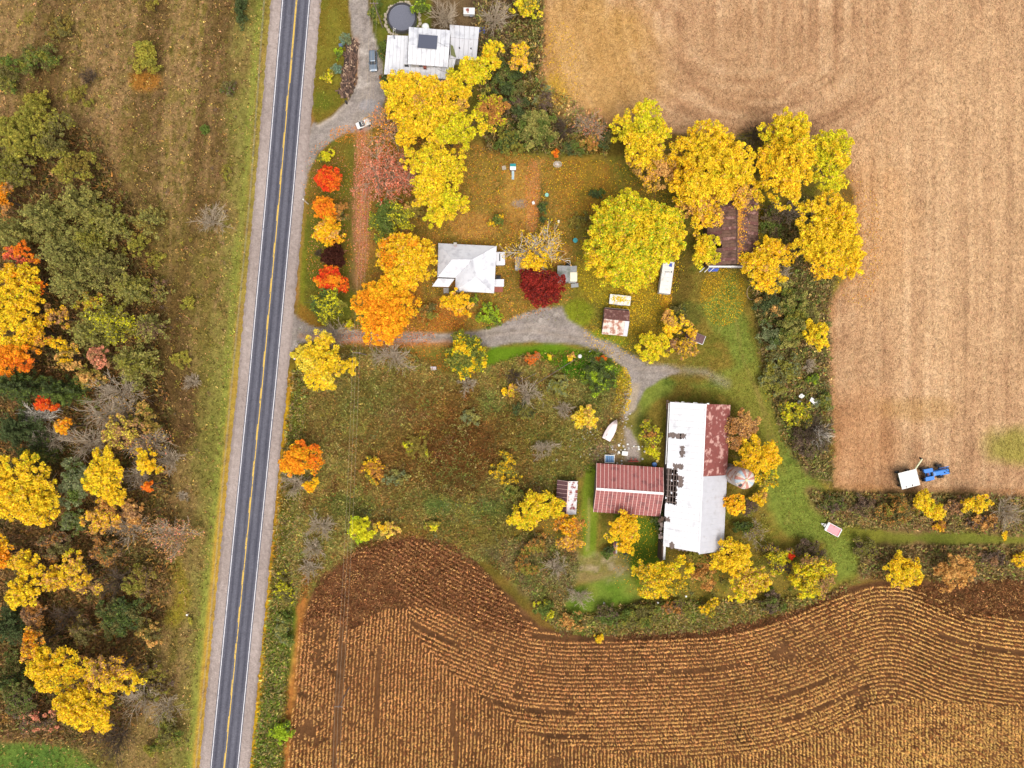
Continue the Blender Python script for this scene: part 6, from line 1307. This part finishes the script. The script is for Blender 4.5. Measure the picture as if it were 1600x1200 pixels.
# ------------------------------------------------------------------ vehicles
def wheels(parent, pts, r, w, name='wheel'):
    for (x, y) in pts:
        o = part(name, MB().tube((x, y - w / 2, r), (x, y + w / 2, r), r, n=16), M_BLACK, parent)
        link('rim', MB().tube((x, y - w / 2 - .01, r), (x, y + w / 2 + .01, r), r * .55, n=12).mesh('rim', M_STEEL), o)
def car(px, py, ax, L, Wd, label, body, pickup=False, cat='car', hgt=1.0):
    """local +x is the front"""
    x, y = WN(px, py, hgt); o = thing('parked_car' if not pickup else 'pickup_truck', label, cat, (x, y, 0), math.atan2(-ax[1], ax[0])); a, b = L / 2, Wd / 2
    R = lambda x0, x1, hy, rr, z: rring((x0 + x1) / 2, 0, (x1 - x0) / 2, hy, rr, z, 4)
    part('body', MB().loft([R(-a + .05, a - .05, b - .06, .3, .32), R(-a, a, b, .35, .55), R(-a, a - .02, b, .35, .80), R(-a + .08, a - .35, b - .06, .3, .95), R(-a + .12, a - .5, b - .12, .3, .98)]), body, o, False)
    c0, c1 = ((-a + .25, a * .32) if not pickup else (-.25, a * .42))
    part('glass', MB().loft([R(c0 - .05, c1 + .25, b - .13, .22, .98), R(c0 + .22, c1 - .35, b - .28, .2, 1.42)]), M_GLASS, o)
    part('roof', MB().loft([R(c0 + .20, c1 - .33, b - .27, .2, 1.425), R(c0 + .3, c1 - .5, b - .32, .2, 1.5)]), body, o)
    for s in (-1, 1):
        for xx in (c0 + .15, (c0 + c1) / 2, c1 - .1): part('pillar', MB().box(xx, s * (b - .2), 1.2, .1, .05, .5), body, o)
        part('headlight', MB().box(a - .12, s * (b - .3), .78, .2, .36, .14), M_WHITE, o); part('taillight', MB().box(-a + .03, s * (b - .25), .8, .1, .3, .16), M_BRICK, o); part('mirror', MB().box(c1 - .05, s * (b + .08), 1.02, .14, .2, .12), body, o)
    if pickup: part('cargo_bed', MB().box(-a * .52 - .05, 0, 1.0, a * .75, Wd - .4, .05), M_STEEL if body is M_DARK else M_WHITE, o)
    else: part('roof_rail', MB().box(c0 + .9, b - .36, 1.52, 1.4, .04, .05).box(c0 + .9, -b + .36, 1.52, 1.4, .04, .05), M_STEEL, o)
    wheels(o, [(sx_ * a * .62, sy_ * (b - .08)) for sx_ in (-1, 1) for sy_ in (-1, 1)], .33, .2); return o
car(582.5, 94, (1.2, 32), 4.9, 1.85, 'grey-blue car parked on the gravel beside the farmhouse', mat_plain('grey_blue_paint', (122, 136, 152), .3, .3, var=.04))
car(567.5, 192.5, (-22, 9), 3.5, 1.55, 'small white pickup at the edge of the salmon leaves', M_WHITE, True, 'pickup')
# blue tractor
x, y = WN(1459, 739, 1.4); tr = thing('tractor', 'blue tractor hitched to the white-covered wagon on the stubble', 'tractor', (x, y, 0), math.radians(11)); tr.scale = (1.28, 1.28, 1.28)
BL2 = M_BLUE; R = lambda x0, x1, hy, rr, z: rring((x0 + x1) / 2, 0, (x1 - x0) / 2, hy, rr, z, 3)
part('hood', MB().loft([R(-.55, 2.45, .42, .1, .9), R(-.55, 2.5, .46, .15, 1.5), R(-.5, 2.4, .40, .2, 1.72), R(-.1, 2.2, .3, .2, 1.8)]), BL2, tr)
part('grille', MB().box(2.55, 0, 1.3, .1, .7, .7), M_DARK, tr); part('exhaust', MB().tube((1.9, .1, 1.7), (1.9, .1, 2.6), .06).tube((1.5, -.12, 1.75), (1.5, -.12, 2.0), .09), M_DARK, tr)
part('chassis', MB().box(.6, 0, .75, 3.8, .5, .4), M_DARK, tr); part('platform', MB().box(-.85, 0, 1.2, 1.5, 1.5, .1), M_BLUE, tr)
st = part('seat', MB().box(-1.25, 0, 1.25, .5, .5, .16), mat_plain('seat_red', (120, 70, 96), .7), tr); link('seat_back', MB().box(-1.5, 0, 1.5, .12, .5, .45).mesh('seat_back', M_DARK), st)
m = MB(); m.loft([[(-.55 + .2 * math.cos(t) * rr_ * .9, rr_ * .2 * math.sin(t), 1.75 + .1 * math.cos(t)) for t in np.linspace(0, 2 * np.pi, 12, endpoint=False)] for rr_ in (1, .8)], False, False); part('steering_wheel', m, M_BLACK, tr); part('dashboard', MB().box(-.62, 0, 1.45, .16, .7, .6), M_DARK, tr)
for s in (-1, 1): part('fender', MB().box(-1.15, s * .72, 1.62, 1.5, .7, .08).box(-.45, s * .72, 1.42, .08, .7, .45).box(-1.95, s * .82, 1.42, .08, .62, .45), BL2, tr)
wheels(tr, [(-1.35, .95), (-1.35, -.95)], .8, .46, 'rear_wheel'); wheels(tr, [(1.35, 1.12), (1.35, -.98)], .56, .36, 'front_wheel'); part('front_axle', MB().box(1.35, 0, .55, .18, 2.0, .16), M_DARK, tr)
part('loader_arm', MB().box(2.0, .62, 1.0, 1.8, .12, .18).box(2.0, -.62, 1.0, 1.8, .12, .18), BL2, tr); part('front_weight', MB().box(2.75, 0, .8, .3, .9, .45), M_DARK, tr)
# wagon with white tarp
x, y = WN(1420, 748.5, 2.4); wg = thing('grain_wagon', 'green grain wagon under a white cover with an unloading auger', 'wagon', (x, y, 0), math.radians(14)); M_GREEN = mat_plain('green_paint', (56, 96, 66), .5, var=.08)
part('box', MB().loft([rring(0, 0, .9, .9, .1, .9, 3), rring(0, 0, 1.95, 1.75, .1, 1.7, 3), rring(0, 0, 2.05, 1.85, .1, 2.5, 3)]), M_GREEN, wg)
part('cover', MB().loft([rring(0, 0, 2.15, 1.92, .08, 2.46, 3), rring(0, 0, 2.15, 1.92, .08, 2.56, 3), rring(0, 0, 1.2, 1.0, .3, 2.74, 3)]), M_WHITE, wg)
for xx in (-1.15, .35): part('cover_mark', MB().box(xx, -1.5, 2.66, .22, .34, .04), M_DARK, wg)
part('auger', MB().tube((1.85, 1.6, 2.2), (3.6, 4.0, 3.3), .17, n=10), mat_plain('pale_auger', (212, 216, 178), .5), wg); part('auger_spout', MB().tube((3.5, 4.0, 3.25), (3.45, 4.2, 2.7), .22, n=8), M_BLACK, wg)
part('drawbar', MB().box(2.6, -.3, .7, 1.8, .14, .14), M_DARK, wg); part('undercarriage', MB().box(0, 0, .75, 3.4, .9, .25), M_DARK, wg)
wheels(wg, [(-1.3, 1.75), (-1.3, -1.5), (1.2, 1.6), (1.2, -1.6)], .5, .35)
# pink trailer
x, y = WN(1301.8, 827.5, .7); pt = thing('utility_trailer', 'white utility trailer with pink bed parked on the mown lane', 'trailer', (x, y, 0), math.atan2(-math.sin(math.radians(208)), math.cos(math.radians(208))))
M_PINK = mat_plain('pink_bed', (240, 150, 158), .6, var=.06)
part('bed', MB().box(-.1, 0, .62, 3.1, 1.85, .12), M_PINK, pt)
for s in (-1, 1): part('side_rail', MB().box(0, s * 1.0, .72, 3.5, .12, .28), M_WHITE, pt)
part('tailgate', MB().box(-1.72, 0, .74, .2, 1.88, .3), M_WHITE, pt); part('front_board', MB().box(1.6, 0, .70, .5, 1.88, .3), M_WHITE, pt)
part('tongue', MB().box(2.4, .22, .5, 1.3, .1, .1, -.28).box(2.4, -.22, .5, 1.3, .1, .1, .28), M_WHITE, pt); part('toolbox', MB().box(2.15, 0, .62, .4, .5, .25), M_STEEL, pt); part('jack', MB().tube((2.8, 0, .0), (2.8, 0, .9), .07), M_WHITE, pt)
wheels(pt, [(-.2, 1.14), (-.2, -1.14)], .34, .2)
# long white trailer and the folding camper
def caravan(px, py, ax, L, Wd, hgt, label, nm, leaves=0):
    x, y = WN(px, py, hgt); o = thing(nm, label, 'caravan', (x, y, 0), math.atan2(-ax[1], ax[0])); a, b = L / 2, Wd / 2
    part('body', MB().loft([rring(0, 0, a - .1, b - .05, .12, .45, 4), rring(0, 0, a, b, .15, .9, 4), rring(0, 0, a, b, .15, hgt - .15, 4)]), M_SIDING, o)
    n = max(3, int(L / .9))
    for i in range(n): part('roof_panel', MB().box(-a + (i + .5) * L / n, 0, hgt - .08 + (i % 2) * .006, L / n - .02, Wd - .04, .10), mat_plain('caravan_roof', (222, 220, 216), .6, var=.06, stain=(200, 194, 182), stain_amt=.2) if i == 0 and not bpy.data.materials.get('caravan_roof') else bpy.data.materials['caravan_roof'], o)
    wheels(o, [(-.3, b - .1), (-.3, -b + .1)], .35, .2); part('hitch', MB().box(a + .5, 0, .45, 1.1, .1, .1), M_DARK, o)
    for s in (-1, 1): window(o, 0, s * b, hgt * .62, 1.1, .6, 'y+' if s > 0 else 'y-')
    return o
cv = caravan(1042, 433.5, (-7, 51), 7.4, 2.65, 2.6, 'long dirty white caravan beside the huge yellow-green tree', 'caravan')
part('roof_vent', MB().box(-.7, -.15, 2.68, .7, .7, .16), M_WHITE, cv); part('blue_patch', MB().slab([(-3.3, .2, 2.62), (-2.6, .1, 2.62), (-2.5, .8, 2.62), (-3.4, .8, 2.62)], .02), M_TARP, cv); part('roof_seam', MB().box(-1.3, 0, 2.62, .08, 1.3, .04).box(-1.4, .9, 2.62, .3, .25, .04), M_DARK, cv)
cp = caravan(969, 468.5, (33, 3.5), 4.9, 2.25, 1.5, 'small white folding camper covered with yellow leaves above the rusty shed', 'folding_camper')
rr = np.random.default_rng(5); P = np.stack([rr.normal(0, 1.3, 170), rr.normal(.1, .4, 170), np.full(170, 1.5)], 1); P = P[np.abs(P[:, 0]) < 2.3]; Vf, Ff = leaf_quads(P, .3, rr, 3)
o = link('roof_leaves', mesh_np('roof_leaves', Vf, Ff, np.repeat(jitter(np.tile(lin((236, 206, 40)), (len(P), 1)), rr), 4, 0), M_LEAF), cp); o['kind'] = 'stuff'
# wooden flat trailer tipped under the tree
x, y = WN(1086, 526.5, .8); ft = thing('flat_trailer', 'old wooden flat trailer with white rails under the golden tree', 'trailer', (x, y, 0), math.radians(-22))
for i in range(7): part('plank', MB().box(-1.9 + i * .64, 0, .75, .6, 1.9, .07), mat_plain('purple_brown_wood', (112, 82, 84), .9, var=.2) if not bpy.data.materials.get('purple_brown_wood') else bpy.data.materials['purple_brown_wood'], ft)
for s in (-1, 1): part('side_rail', MB().box(0, s * 1.02, .82, 4.4, .1, .22), M_WHITE if s < 0 else M_OLDWOOD, ft)
part('end_rail', MB().box(2.25, 0, .82, .1, 2.1, .22), M_WHITE, ft); part('drawbar', MB().box(-2.9, 0, .55, 1.4, .12, .12), M_DARK, ft); wheels(ft, [(0, 1.15), (0, -1.15)], .38, .2)
# covered boat
x, y = WN(955, 671.5, .8); bt = thing('covered_boat', 'small boat under a pinkish white cover on the grass', 'boat', (x, y, 0), math.radians(62)); M_CANV = mat_plain('pinkish_canvas', (236, 218, 218), .8, var=.05, stain=(170, 150, 148), stain_amt=.22, stain_scale=.5)
def hull(z, k, b=1.0): return [(x_ * k, y_ * b, z) for x_, y_ in ((-2.6, -1.0), (-1.2, -1.12), (.3, -1.05), (1.5, -.72), (2.35, -.28), (2.7, 0), (2.35, .28), (1.5, .72), (.3, 1.05), (-1.2, 1.12), (-2.6, 1.0))]
part('hull', MB().loft([hull(.15, .8, .5), hull(.5, .95, .9), hull(.95, 1, 1)]), M_SIDING, bt); part('cover', MB().loft([hull(.96, 1.01, 1.03), hull(1.05, .99, .98), hull(1.3, .8, .45), hull(1.34, .7, .1)], False), M_CANV, bt)
part('gunwale', MB().loft([hull(.93, 1.03, 1.06), hull(.98, 1.03, 1.06)], False, False), mat_plain('cream_trim', (226, 206, 176), .6), bt); part('motor_cover', MB().box(-2.3, 0, 1.15, .5, .5, .45), M_CANV, bt)
for xx, yy in ((-1.5, .3), (1.75, -.1)): part('cover_patch', MB().loft([rring(xx, yy, .38, .26, .12, 1.0, 4), rring(xx, yy, .3, .2, .1, 1.31 if xx < 0 else 1.24, 4)]), M_OLDWOOD, bt)

# ------------------------------------------------------------------ small things
def prism(name, label, cat, px, py, sx_, sy_, sz_, mat, rz=0, pn='body', grp=None, z0=0.0):
    o = thing(name, label, cat, (*WN(px, py, sz_), z0), rz, grp); part(pn, MB().box(0, 0, sz_ / 2, sx_, sy_, sz_), mat, o); return o
# log pile
lx, ly = WN(542, 104, 1.0); lp = thing('log_pile', 'long heap of cut brown firewood logs beside the gravel drive', 'log pile', (lx, ly, -.05)); rl = random.Random(3)
LM = [MB().tube((0, -.5, 0), (0, .5, 0), .16, .14, 7).mesh('log', mt) for mt in (mat_plain('log_brown', (112, 86, 72), .95, var=.3, scale=5), mat_plain('log_pale', (176, 148, 122), .95, var=.25, scale=5), mat_plain('log_dark', (70, 54, 48), .95, var=.3, scale=5))]
for k in range(290):
    t = rl.uniform(-1, 1); v = rl.gauss(0, .42); v = max(-1, min(1, v)); wid = 1.75 - .3 * t
    z = .15 + 1.0 * (1 - abs(v)) * (1 - abs(t) ** 4) * rl.uniform(.55, 1.0)
    xx = .35 - .085 * (-t) * 7 * .0 + t * .75 + v * wid; yy = t * 6.6
    o = link('log', LM[rl.choice((0, 0, 0, 1, 2, 2))], lp); o.location = (xx, yy, z); o.rotation_euler = (rl.uniform(-.25, .25), rl.uniform(0, 3), rl.gauss(.15, .7)); s_ = rl.uniform(.8, 1.5); o.scale = (s_, rl.uniform(.8, 1.7), s_)
part('log_heap_core', MB().loft([[(x_ * 1.45 + .35 + y_ / 6.6 * .75, y_, z) for x_, y_ in ((-1, -6), (1, -6), (1.1, 0), (1, 6), (-.8, 6), (-1, 0))] for z in (0, .35)]), M_DARKWOOD, lp)
prism('water_drum', 'small grey-blue drum beside the top of the log pile', 'drum', 532, 70, .8, .7, .9, mat_plain('drum_blue', (92, 112, 140), .5), .2)
prism('gate_post', 'dark wooden post with pale top at the end of the grass island', 'post', 540, 158, .35, .35, 1.3, M_DARK, 0, 'post')
prism('junk_table', 'white table with rusty scrap on it behind the farmhouse', 'table', 733, 17, 2.6, 1.5, .9, M_WHITE, -.03, 'table_top')
t = bpy.data.objects['junk_table']; part('scrap', MB().box(-.4, .2, 1.0, .7, .5, .25, .3).box(-.3, -.1, .98, .3, .8, .2, .2), M_RUST, t); part('basin', MB().loft([ring(.5, -.9, .35, .5), ring(.5, -.9, .45, .85)]), M_STEEL, t)
o = thing('blue_tarp', 'crumpled blue tarp at the corner of the farmhouse back wing', 'tarp', (*WN(753, 47, .5), 0)); rt = random.Random(2)
m = MB(); G = [[(-.7 + i * .28 + rt.uniform(-.05, .05), -.8 + j * .32 + rt.uniform(-.05, .05), .15 + rt.uniform(0, .45)) for i in range(6)] for j in range(6)]
m.add([p for r_ in G for p in r_], [(j * 6 + i, j * 6 + i + 1, j * 6 + i + 7, j * 6 + i + 6) for j in range(5) for i in range(5)]); part('sheet', m, M_TARP, o)
# play slide
x, y = WN(801.5, 261, 1.6); o = thing('play_slide', 'play tower with teal roof and grey slide on the leafy lawn', 'play slide', (x, y, 0)); M_TEAL = mat_plain('teal', (60, 168, 172), .5, var=.08)
part('roof', MB().slab([(-.68, -.02, 2.1), (.68, -.02, 2.1), (.68, .75, 1.7), (-.68, .75, 1.7)], .05), M_TEAL, o); part('roof_front', MB().slab([(-.68, -.7, 1.72), (.68, -.7, 1.72), (.68, -.03, 2.1), (-.68, -.03, 2.1)], .05), M_WHITE, o)
for sx_ in (-.6, .6):
    for sy_ in (-.6, .6): part('post', MB().box(sx_, sy_, .85, .1, .1, 1.7), M_OLDWOOD, o)
part('platform', MB().box(0, 0, 1.0, 1.2, 1.2, .08), M_OLDWOOD, o); part('slide', MB().slab([(-.28, -2.4, .1), (.28, -2.4, .1), (.28, -.65, 1.05), (-.28, -.65, 1.05)], .06), mat_plain('slide_grey', (150, 172, 176), .4), o)
prism('stone_block', 'dark flat stone beside the play tower', 'stone', 787.5, 262, .9, .9, .3, M_STONE, .2, 'stone')
def pot(px, py, r_, h_, mat, nm, label, cat):
    o = thing(nm, label, cat, (*WN(px, py, h_), 0)); part('bowl', MB().loft([ring(0, 0, r_ * .5, 0, 12), ring(0, 0, r_ * .35, h_ * .4, 12), ring(0, 0, r_, h_ * .85, 14), ring(0, 0, r_ * 1.02, h_, 14), ring(0, 0, r_ * .8, h_ * .93, 14)]), mat, o); return o
pot(854.5, 304.5, .45, .8, mat_plain('birdbath', (140, 196, 180), .5), 'birdbath', 'pale teal birdbath in the dark garden row', 'birdbath')
pot(899, 375.5, .55, .9, M_TEAL, 'teal_tub', 'teal tub at the edge of the huge round tree', 'tub')
prism('garden_chair', 'white garden chair on the orange leaf path', 'chair', 833.5, 317, .55, .55, .45, M_WHITE, .3, 'seat'); part('backrest', MB().box(0, .26, .65, .55, .06, .5), M_WHITE, bpy.data.objects['garden_chair'])
prism('white_pail', 'small cream pail in the leafy garden', 'pail', 873, 346, .45, .6, .5, mat_plain('cream_pail', (236, 224, 196), .6), .1)
o = thing('stone_ring', 'grey stone fire ring at the edge of the hedge', 'fire ring', (*WN(871, 257), 0)); rs = random.Random(8)
for k in range(14): a = k / 14 * 6.283; part('stone', MB().box(.85 * math.cos(a), .6 * math.sin(a), .12, .34, .3, .3, a), M_STONE, o)
part('ash', MB().loft([ring(0, 0, .6, -.02, 12), ring(0, 0, .45, .05, 12)]), mat_plain('ash', (206, 198, 196), .9), o)
o = thing('garden_table', 'cluttered grey table beside the darker grey shed', 'table', (*WN(898, 446, .7), 0), .1); part('table_top', MB().box(0, 0, .7, 1.7, .9, .06), M_GREYSHED, o)
for sx_ in (-.75, .75):
    for sy_ in (-.35, .35): part('leg', MB().box(sx_, sy_, .33, .07, .07, .68), M_STEEL, o)
rs = random.Random(12)
for k in range(5):
    a, b = rs.uniform(895, 905), rs.uniform(437, 446); prism('plant_pot', ['white', 'grey', 'dark', 'rust', 'pale green'][k] + ' plant pot in the clutter at the darker grey shed end', 'pot', a, b, .4, .4, .4, [M_WHITE, M_CONC, M_DARK, M_RUST, M_STEEL][k], rs.uniform(0, 1), 'pot', 'pots by the darker grey shed')
o = thing('swing_frame', 'white pipe frame behind the darker grey shed', 'frame', (*WN(887.5, 409, 1.8), 0)); part('frame', MB().tube((-.5, .3, 1.7), (.45, .3, 1.7), .06).tube((.45, .3, 1.7), (.55, -.3, 1.5), .06).tube((.55, -.3, 1.5), (.55, -.4, 0), .06).tube((-.5, .3, 1.7), (-.5, .4, 0), .06), M_WHITE, o)
prism('black_bin', 'black bin behind the darker grey shed', 'bin', 888, 413, .7, .6, 1.0, M_BLACK, 0)
# yard light ball, stakes, sign stone
o = thing('white_ball', 'shiny white gas tank ball at the edge of the bright lawn strip', 'tank', (*WN(906, 556.5, .5), 0)); part('shell', MB().loft([ring(0, 0, .5 * math.sin(t), .5 - .5 * math.cos(t), 16) for t in np.linspace(.15, 2.99, 9)]), M_WHITE, o, True)
o = thing('pale_plank', 'short pale plank lying on the bright lawn strip', 'plank', (*WN(921.5, 549), 0), math.radians(25)); part('plank', MB().box(0, 0, .08, .8, .2, .12), M_WHITE, o)
o = thing('fallen_pole', 'long thin pale pole lying across the scrub meadow weeds', 'pole', (0, 0, 0)); a, b = W(898, 562, .6), W(826, 607, .9); part('pole', MB().tube(a, b, .07, .05), M_OLDWOOD, o)
o = thing('fallen_pole', 'second thin pale pole beside the lowest meadow brush', 'pole', (0, 0, 0)); a, b = W(838, 583, .6), W(800, 602, .8); part('pole', MB().tube(a, b, .06, .04), M_OLDWOOD, o)
prism('stone_marker', 'small pale grey stone block below the big orange maple', 'stone', 677, 575.5, 1.3, .8, .5, mat_plain('pale_block', (196, 184, 190), .8), 0, 'stone')
for px_, py_, lb in ((944, 943, 'white capped post in the brush above the cornfield'), (1028, 942, 'white capped post below the wide yellow-green tree'), (1072, 932, 'small white capped post near the rusty brush'), (292, 961, 'short white post beside the tiny lime bush')):
    o = thing('white_post', lb, 'post', (*WN(px_, py_, 1.0), 0), 0, 'short white posts'); part('post', MB().tube((0, 0, 0), (0, 0, .95), .10), M_WHITE, o); part('cap', MB().tube((0, 0, .95), (0, 0, 1.03), .22), M_WHITE, o)
# pieces round the red shed
x, y = WN(952.5, 717, .8); o = thing('blue_trailer', 'white-framed flat trailer carrying blue boards against the red shed', 'trailer', (x, y, 0), -.03)
for sx_, sy_, a_, b_ in ((0, .85, 2.3, .14), (0, -.85, 2.3, .14), (1.08, 0, .14, 1.56), (-1.08, 0, .14, 1.56)): part('rail', MB().box(sx_, sy_, .75, a_, b_, .2), M_WHITE, o)
for k in range(4): part('board', MB().box(-.75 + k * .5, 0, .68 + .05 * (k % 2), .42, 1.5, .08), mat_plain('board_blue', (96, 140, 186), .6, var=.2) if k == 0 else bpy.data.materials['board_blue'], o)
wheels(o, [(0, .98), (0, -.98)], .3, .14)
prism('white_crate', 'white box on the rubble above the red shed', 'box', 976.5, 708.5, 1.3, .95, .7, M_WHITE, -.12); part('lid', MB().box(0, 0, .73, 1.36, 1.0, .06), M_WHITE, bpy.data.objects['white_crate'])
o = thing('blue_barrel', 'blue barrel at the red shed corner by the long barn', 'barrel', (*WN(1023, 726, .9), 0)); part('drum', MB().loft([ring(0, 0, .5, 0, 14), ring(0, 0, .56, .3, 14), ring(0, 0, .56, .6, 14), ring(0, 0, .5, .9, 14)]), M_BLUE, o)
o = thing('yellow_bucket', 'pale yellow bucket beside the blue barrel', 'bucket', (*WN(1027, 720.5, .5), 0)); part('pail', MB().loft([ring(0, 0, .25, 0, 12), ring(0, 0, .35, .5, 12), ring(0, 0, .28, .45, 12)]), mat_plain('pail_yellow', (236, 206, 130), .6), o)
o = thing('red_machine', 'rusty red farm implement along the red shed wall', 'implement', (*WN(990, 721, .6), 0)); part('frame', MB().box(0, 0, .5, 2.4, .16, .16).box(-.5, .3, .4, .12, .9, .12).box(.6, .3, .4, .12, .9, .12), mat_plain('implement_red', (190, 66, 50), .7, var=.2), o)
for k in range(4): part('disc_blade', MB().tube((-1 + k * .65, .1, .35), (-.95 + k * .65, .1, .35), .34, n=12), M_RUST, o)
part('seat', MB().box(.2, .5, .8, .4, .4, .08), M_RUST, o)
prism('rusty_beam', 'rusty plank standing below the red shed', 'beam', 960, 851, .5, 4.2, .9, M_BROWNRUST, .03, 'beam'); prism('pale_beam', 'pale weathered plank beside the rusty plank', 'beam', 963.5, 856, .35, 2.6, .9, M_CONC, -.05, 'beam')
prism('black_tub', 'black tub below the golden shed tree', 'tub', 977, 864, .9, .8, .6, M_BLACK, .3)
rs = random.Random(21); SM = [MB().loft([rring(0, 0, .3, .24, .1, z, 3) for z in (0, .18)] + [rring(0, 0, .2, .15, .08, .26, 3)]).mesh('stone', mt) for mt in (M_STONE, M_WHITE, M_CONC)]
o = thing('rubble_heap', 'scattered pale stones and broken bits beside the covered boat', 'rubble', (*WN(918, 676), -.03))
for k in range(60): c = link('stone', SM[rs.choice((0, 1, 1, 2))], o); c.location = (rs.gauss(0, 1.3), rs.gauss(-.2, 1.6), .02); s_ = rs.uniform(.3, .9); c.scale = (s_, s_, s_); c.rotation_euler = (0, 0, rs.uniform(0, 6))
o = thing('rubble_heap', 'scattered stones on the bare ground above the red shed', 'rubble', (*WN(950, 703), -.03))
for k in range(90): c = link('stone', SM[rs.choice((0, 0, 1, 2))], o); c.location = (rs.gauss(0, 4.2), rs.gauss(0, 1.6), .02); s_ = rs.uniform(.3, 1.0); c.scale = (s_, s_, s_); c.rotation_euler = (0, 0, rs.uniform(0, 6))
o = thing('rubble_heap', 'stones along the rough track from the drive to the boat', 'rubble', (*WN(977, 640), -.03))
for k in range(70): c = link('stone', SM[rs.choice((0, 0, 2))], o); c.location = (rs.gauss(0, 1.1), rs.gauss(0, 3.2), .02); s_ = rs.uniform(.3, .9); c.scale = (s_, s_, s_); c.rotation_euler = (0, 0, rs.uniform(0, 6))
for px_, py_, sx_, lb in ((1272, 627, 1.9, 'bright white plastic sheet snagged in the field hedge'), (1253, 619, .9, 'small white plastic scrap beside the bright white sheet'), (1249, 629, .8, 'greyish plastic scrap in the yellow-olive bush')):
    o = thing('plastic_sheet', lb, 'plastic sheet', (*WN(px_, py_, 1.6), 1.3), -.6, 'plastic scraps in the hedge'); m = MB(); G = [[(-sx_ / 2 + i * sx_ / 5 + rs.uniform(-.08, .08), -.5 + j * .24 + rs.uniform(-.1, .1), rs.uniform(0, .35)) for i in range(6)] for j in range(5)]
    m.add([p for r_ in G for p in r_], [(j * 6 + i, j * 6 + i + 1, j * 6 + i + 7, j * 6 + i + 6) for j in range(4) for i in range(5)]); part('sheet', m, M_WHITE if 'grey' not in lb else M_CONC, o)
o = thing('wire_hoop', 'thin oval wire hoop below the round golden barn tree', 'hoop', (*WN(1175, 457, .4), .3), 0); m = MB(); N_ = 28
for k in range(N_): a, b = k / N_ * 6.2832, (k + 1) / N_ * 6.2832; m.tube((1.15 * math.cos(a), 1.65 * math.sin(a), .1 * math.sin(a)), (1.15 * math.cos(b), 1.65 * math.sin(b), .1 * math.sin(b)), .07, n=5)
part('hoop', m, mat_plain('hoop_tan', (176, 150, 120), .7), o)

# ------------------------------------------------------------------ roadside posts, fence, power line
for px_, py_, lb in ((477.5, 317, 'pale roadside post beside the bright red and orange maples'), (464, 560, 'pale roadside post beside the corner yellow tree')):
    x, y = WN(px_ + 4, py_ + 1.5, 0); o = thing('marker_post', lb, 'post', (x, y, 0), 0, 'pale posts along the road shoulder'); part('post', MB().tube((0, 0, -.1), (0, 0, 3.6), .16, .13), mat_plain('pale_post', (232, 222, 204), .7) if not bpy.data.materials.get('pale_post') else bpy.data.materials['pale_post'], o); part('cap', MB().tube((0, 0, 3.6), (0, 0, 3.72), .2), M_WHITE, o)
fe = thing('wire_fence', 'low wire fence along the grassland verge of the road', 'fence', (0, 0, 0)); fx = lambda y: road_x(y) - np.interp(y, [0, 300, 600, 900, 1200], [44, 40, 42, 39, 39]) - 4
ys = np.arange(-40, 1260, 40)
pm_ = MB().tube((0, 0, -.1), (0, 0, 1.15), .05, n=6).mesh('fence_post', M_OLDWOOD)
for y in ys: o = link('fence_post', pm_, fe); o.location = ((fx(y) - 800) * S, (600 - y) * S, 0)
for z in (.4, .75, 1.1):
    m = MB()
    for a, b in zip(ys[:-1], ys[1:]): m.tube(((fx(a) - 800) * S, (600 - a) * S, z), ((fx(b) - 800) * S, (600 - b) * S, z), .014, n=4, cap=False)
    part('wire', m, mat_plain('fence_wire', (170, 172, 160), .6) if not bpy.data.materials.get('fence_wire') else bpy.data.materials['fence_wire'], fe)
M_WIRE = mat_plain('power_wire', (190, 170, 140), .6, var=.02)
POLES = [(593, -560, 10.0, 'beyond the top edge'), (584, 4, 10.0, ''), (557, 551, 10.0, ''), (529, 1105, 10.0, ''), (500, 1700, 10.0, '')]
PL = ['power pole far beyond the top edge', 'wooden power pole beside the pool hedge at the top', 'wooden power pole near the grey spreading leafless tree', 'wooden power pole standing in the corn lane', 'power pole far below the picture']
for (px_, py_, hh, _), lb in zip(POLES, PL):
    if not (-100 < py_ < 1300): continue
    x, y = WN(px_, py_, hh); o = thing('power_pole', lb, 'power pole', (x, y, 0), 0, 'power poles'); part('pole', MB().tube((0, 0, -.2), (0, 0, hh), .16, .10), M_OLDWOOD, o)
    part('crossarm', MB().box(0, 0, hh - .3, 1.9, .12, .14), M_OLDWOOD, o)
    for dx in (-.8, -.1, .7): part('insulator', MB().tube((dx, 0, hh - .22), (dx, 0, hh - .02), .06), M_CONC, o)
for dx, nm in ((-.8, 'thin power wire nearest the road'), (-.1, 'thin middle power wire'), (.7, 'thin power wire farthest from the road')):
    o = thing('power_wire', nm + ' strung along the property', 'power wire', (0, 0, 0), 0, 'power wires'); m = MB()
    for (xa, ya, ha, _), (xb, yb, hb, _) in zip(POLES[:-1], POLES[1:]):
        a, b = W(xa, ya, ha), W(xb, yb, hb); a.x += dx; b.x += dx; n = 14
        pp = [a.lerp(b, i / n) - Vector((0, 0, 1.4 * 4 * (i / n) * (1 - i / n))) for i in range(n + 1)]
        for p, q_ in zip(pp[:-1], pp[1:]): m.tube(p, q_, .015, n=4, cap=False)
    part('wire', m, M_WIRE, o)
print('tris', sum(len(p.vertices) - 2 for me in bpy.data.meshes for p in me.polygons))
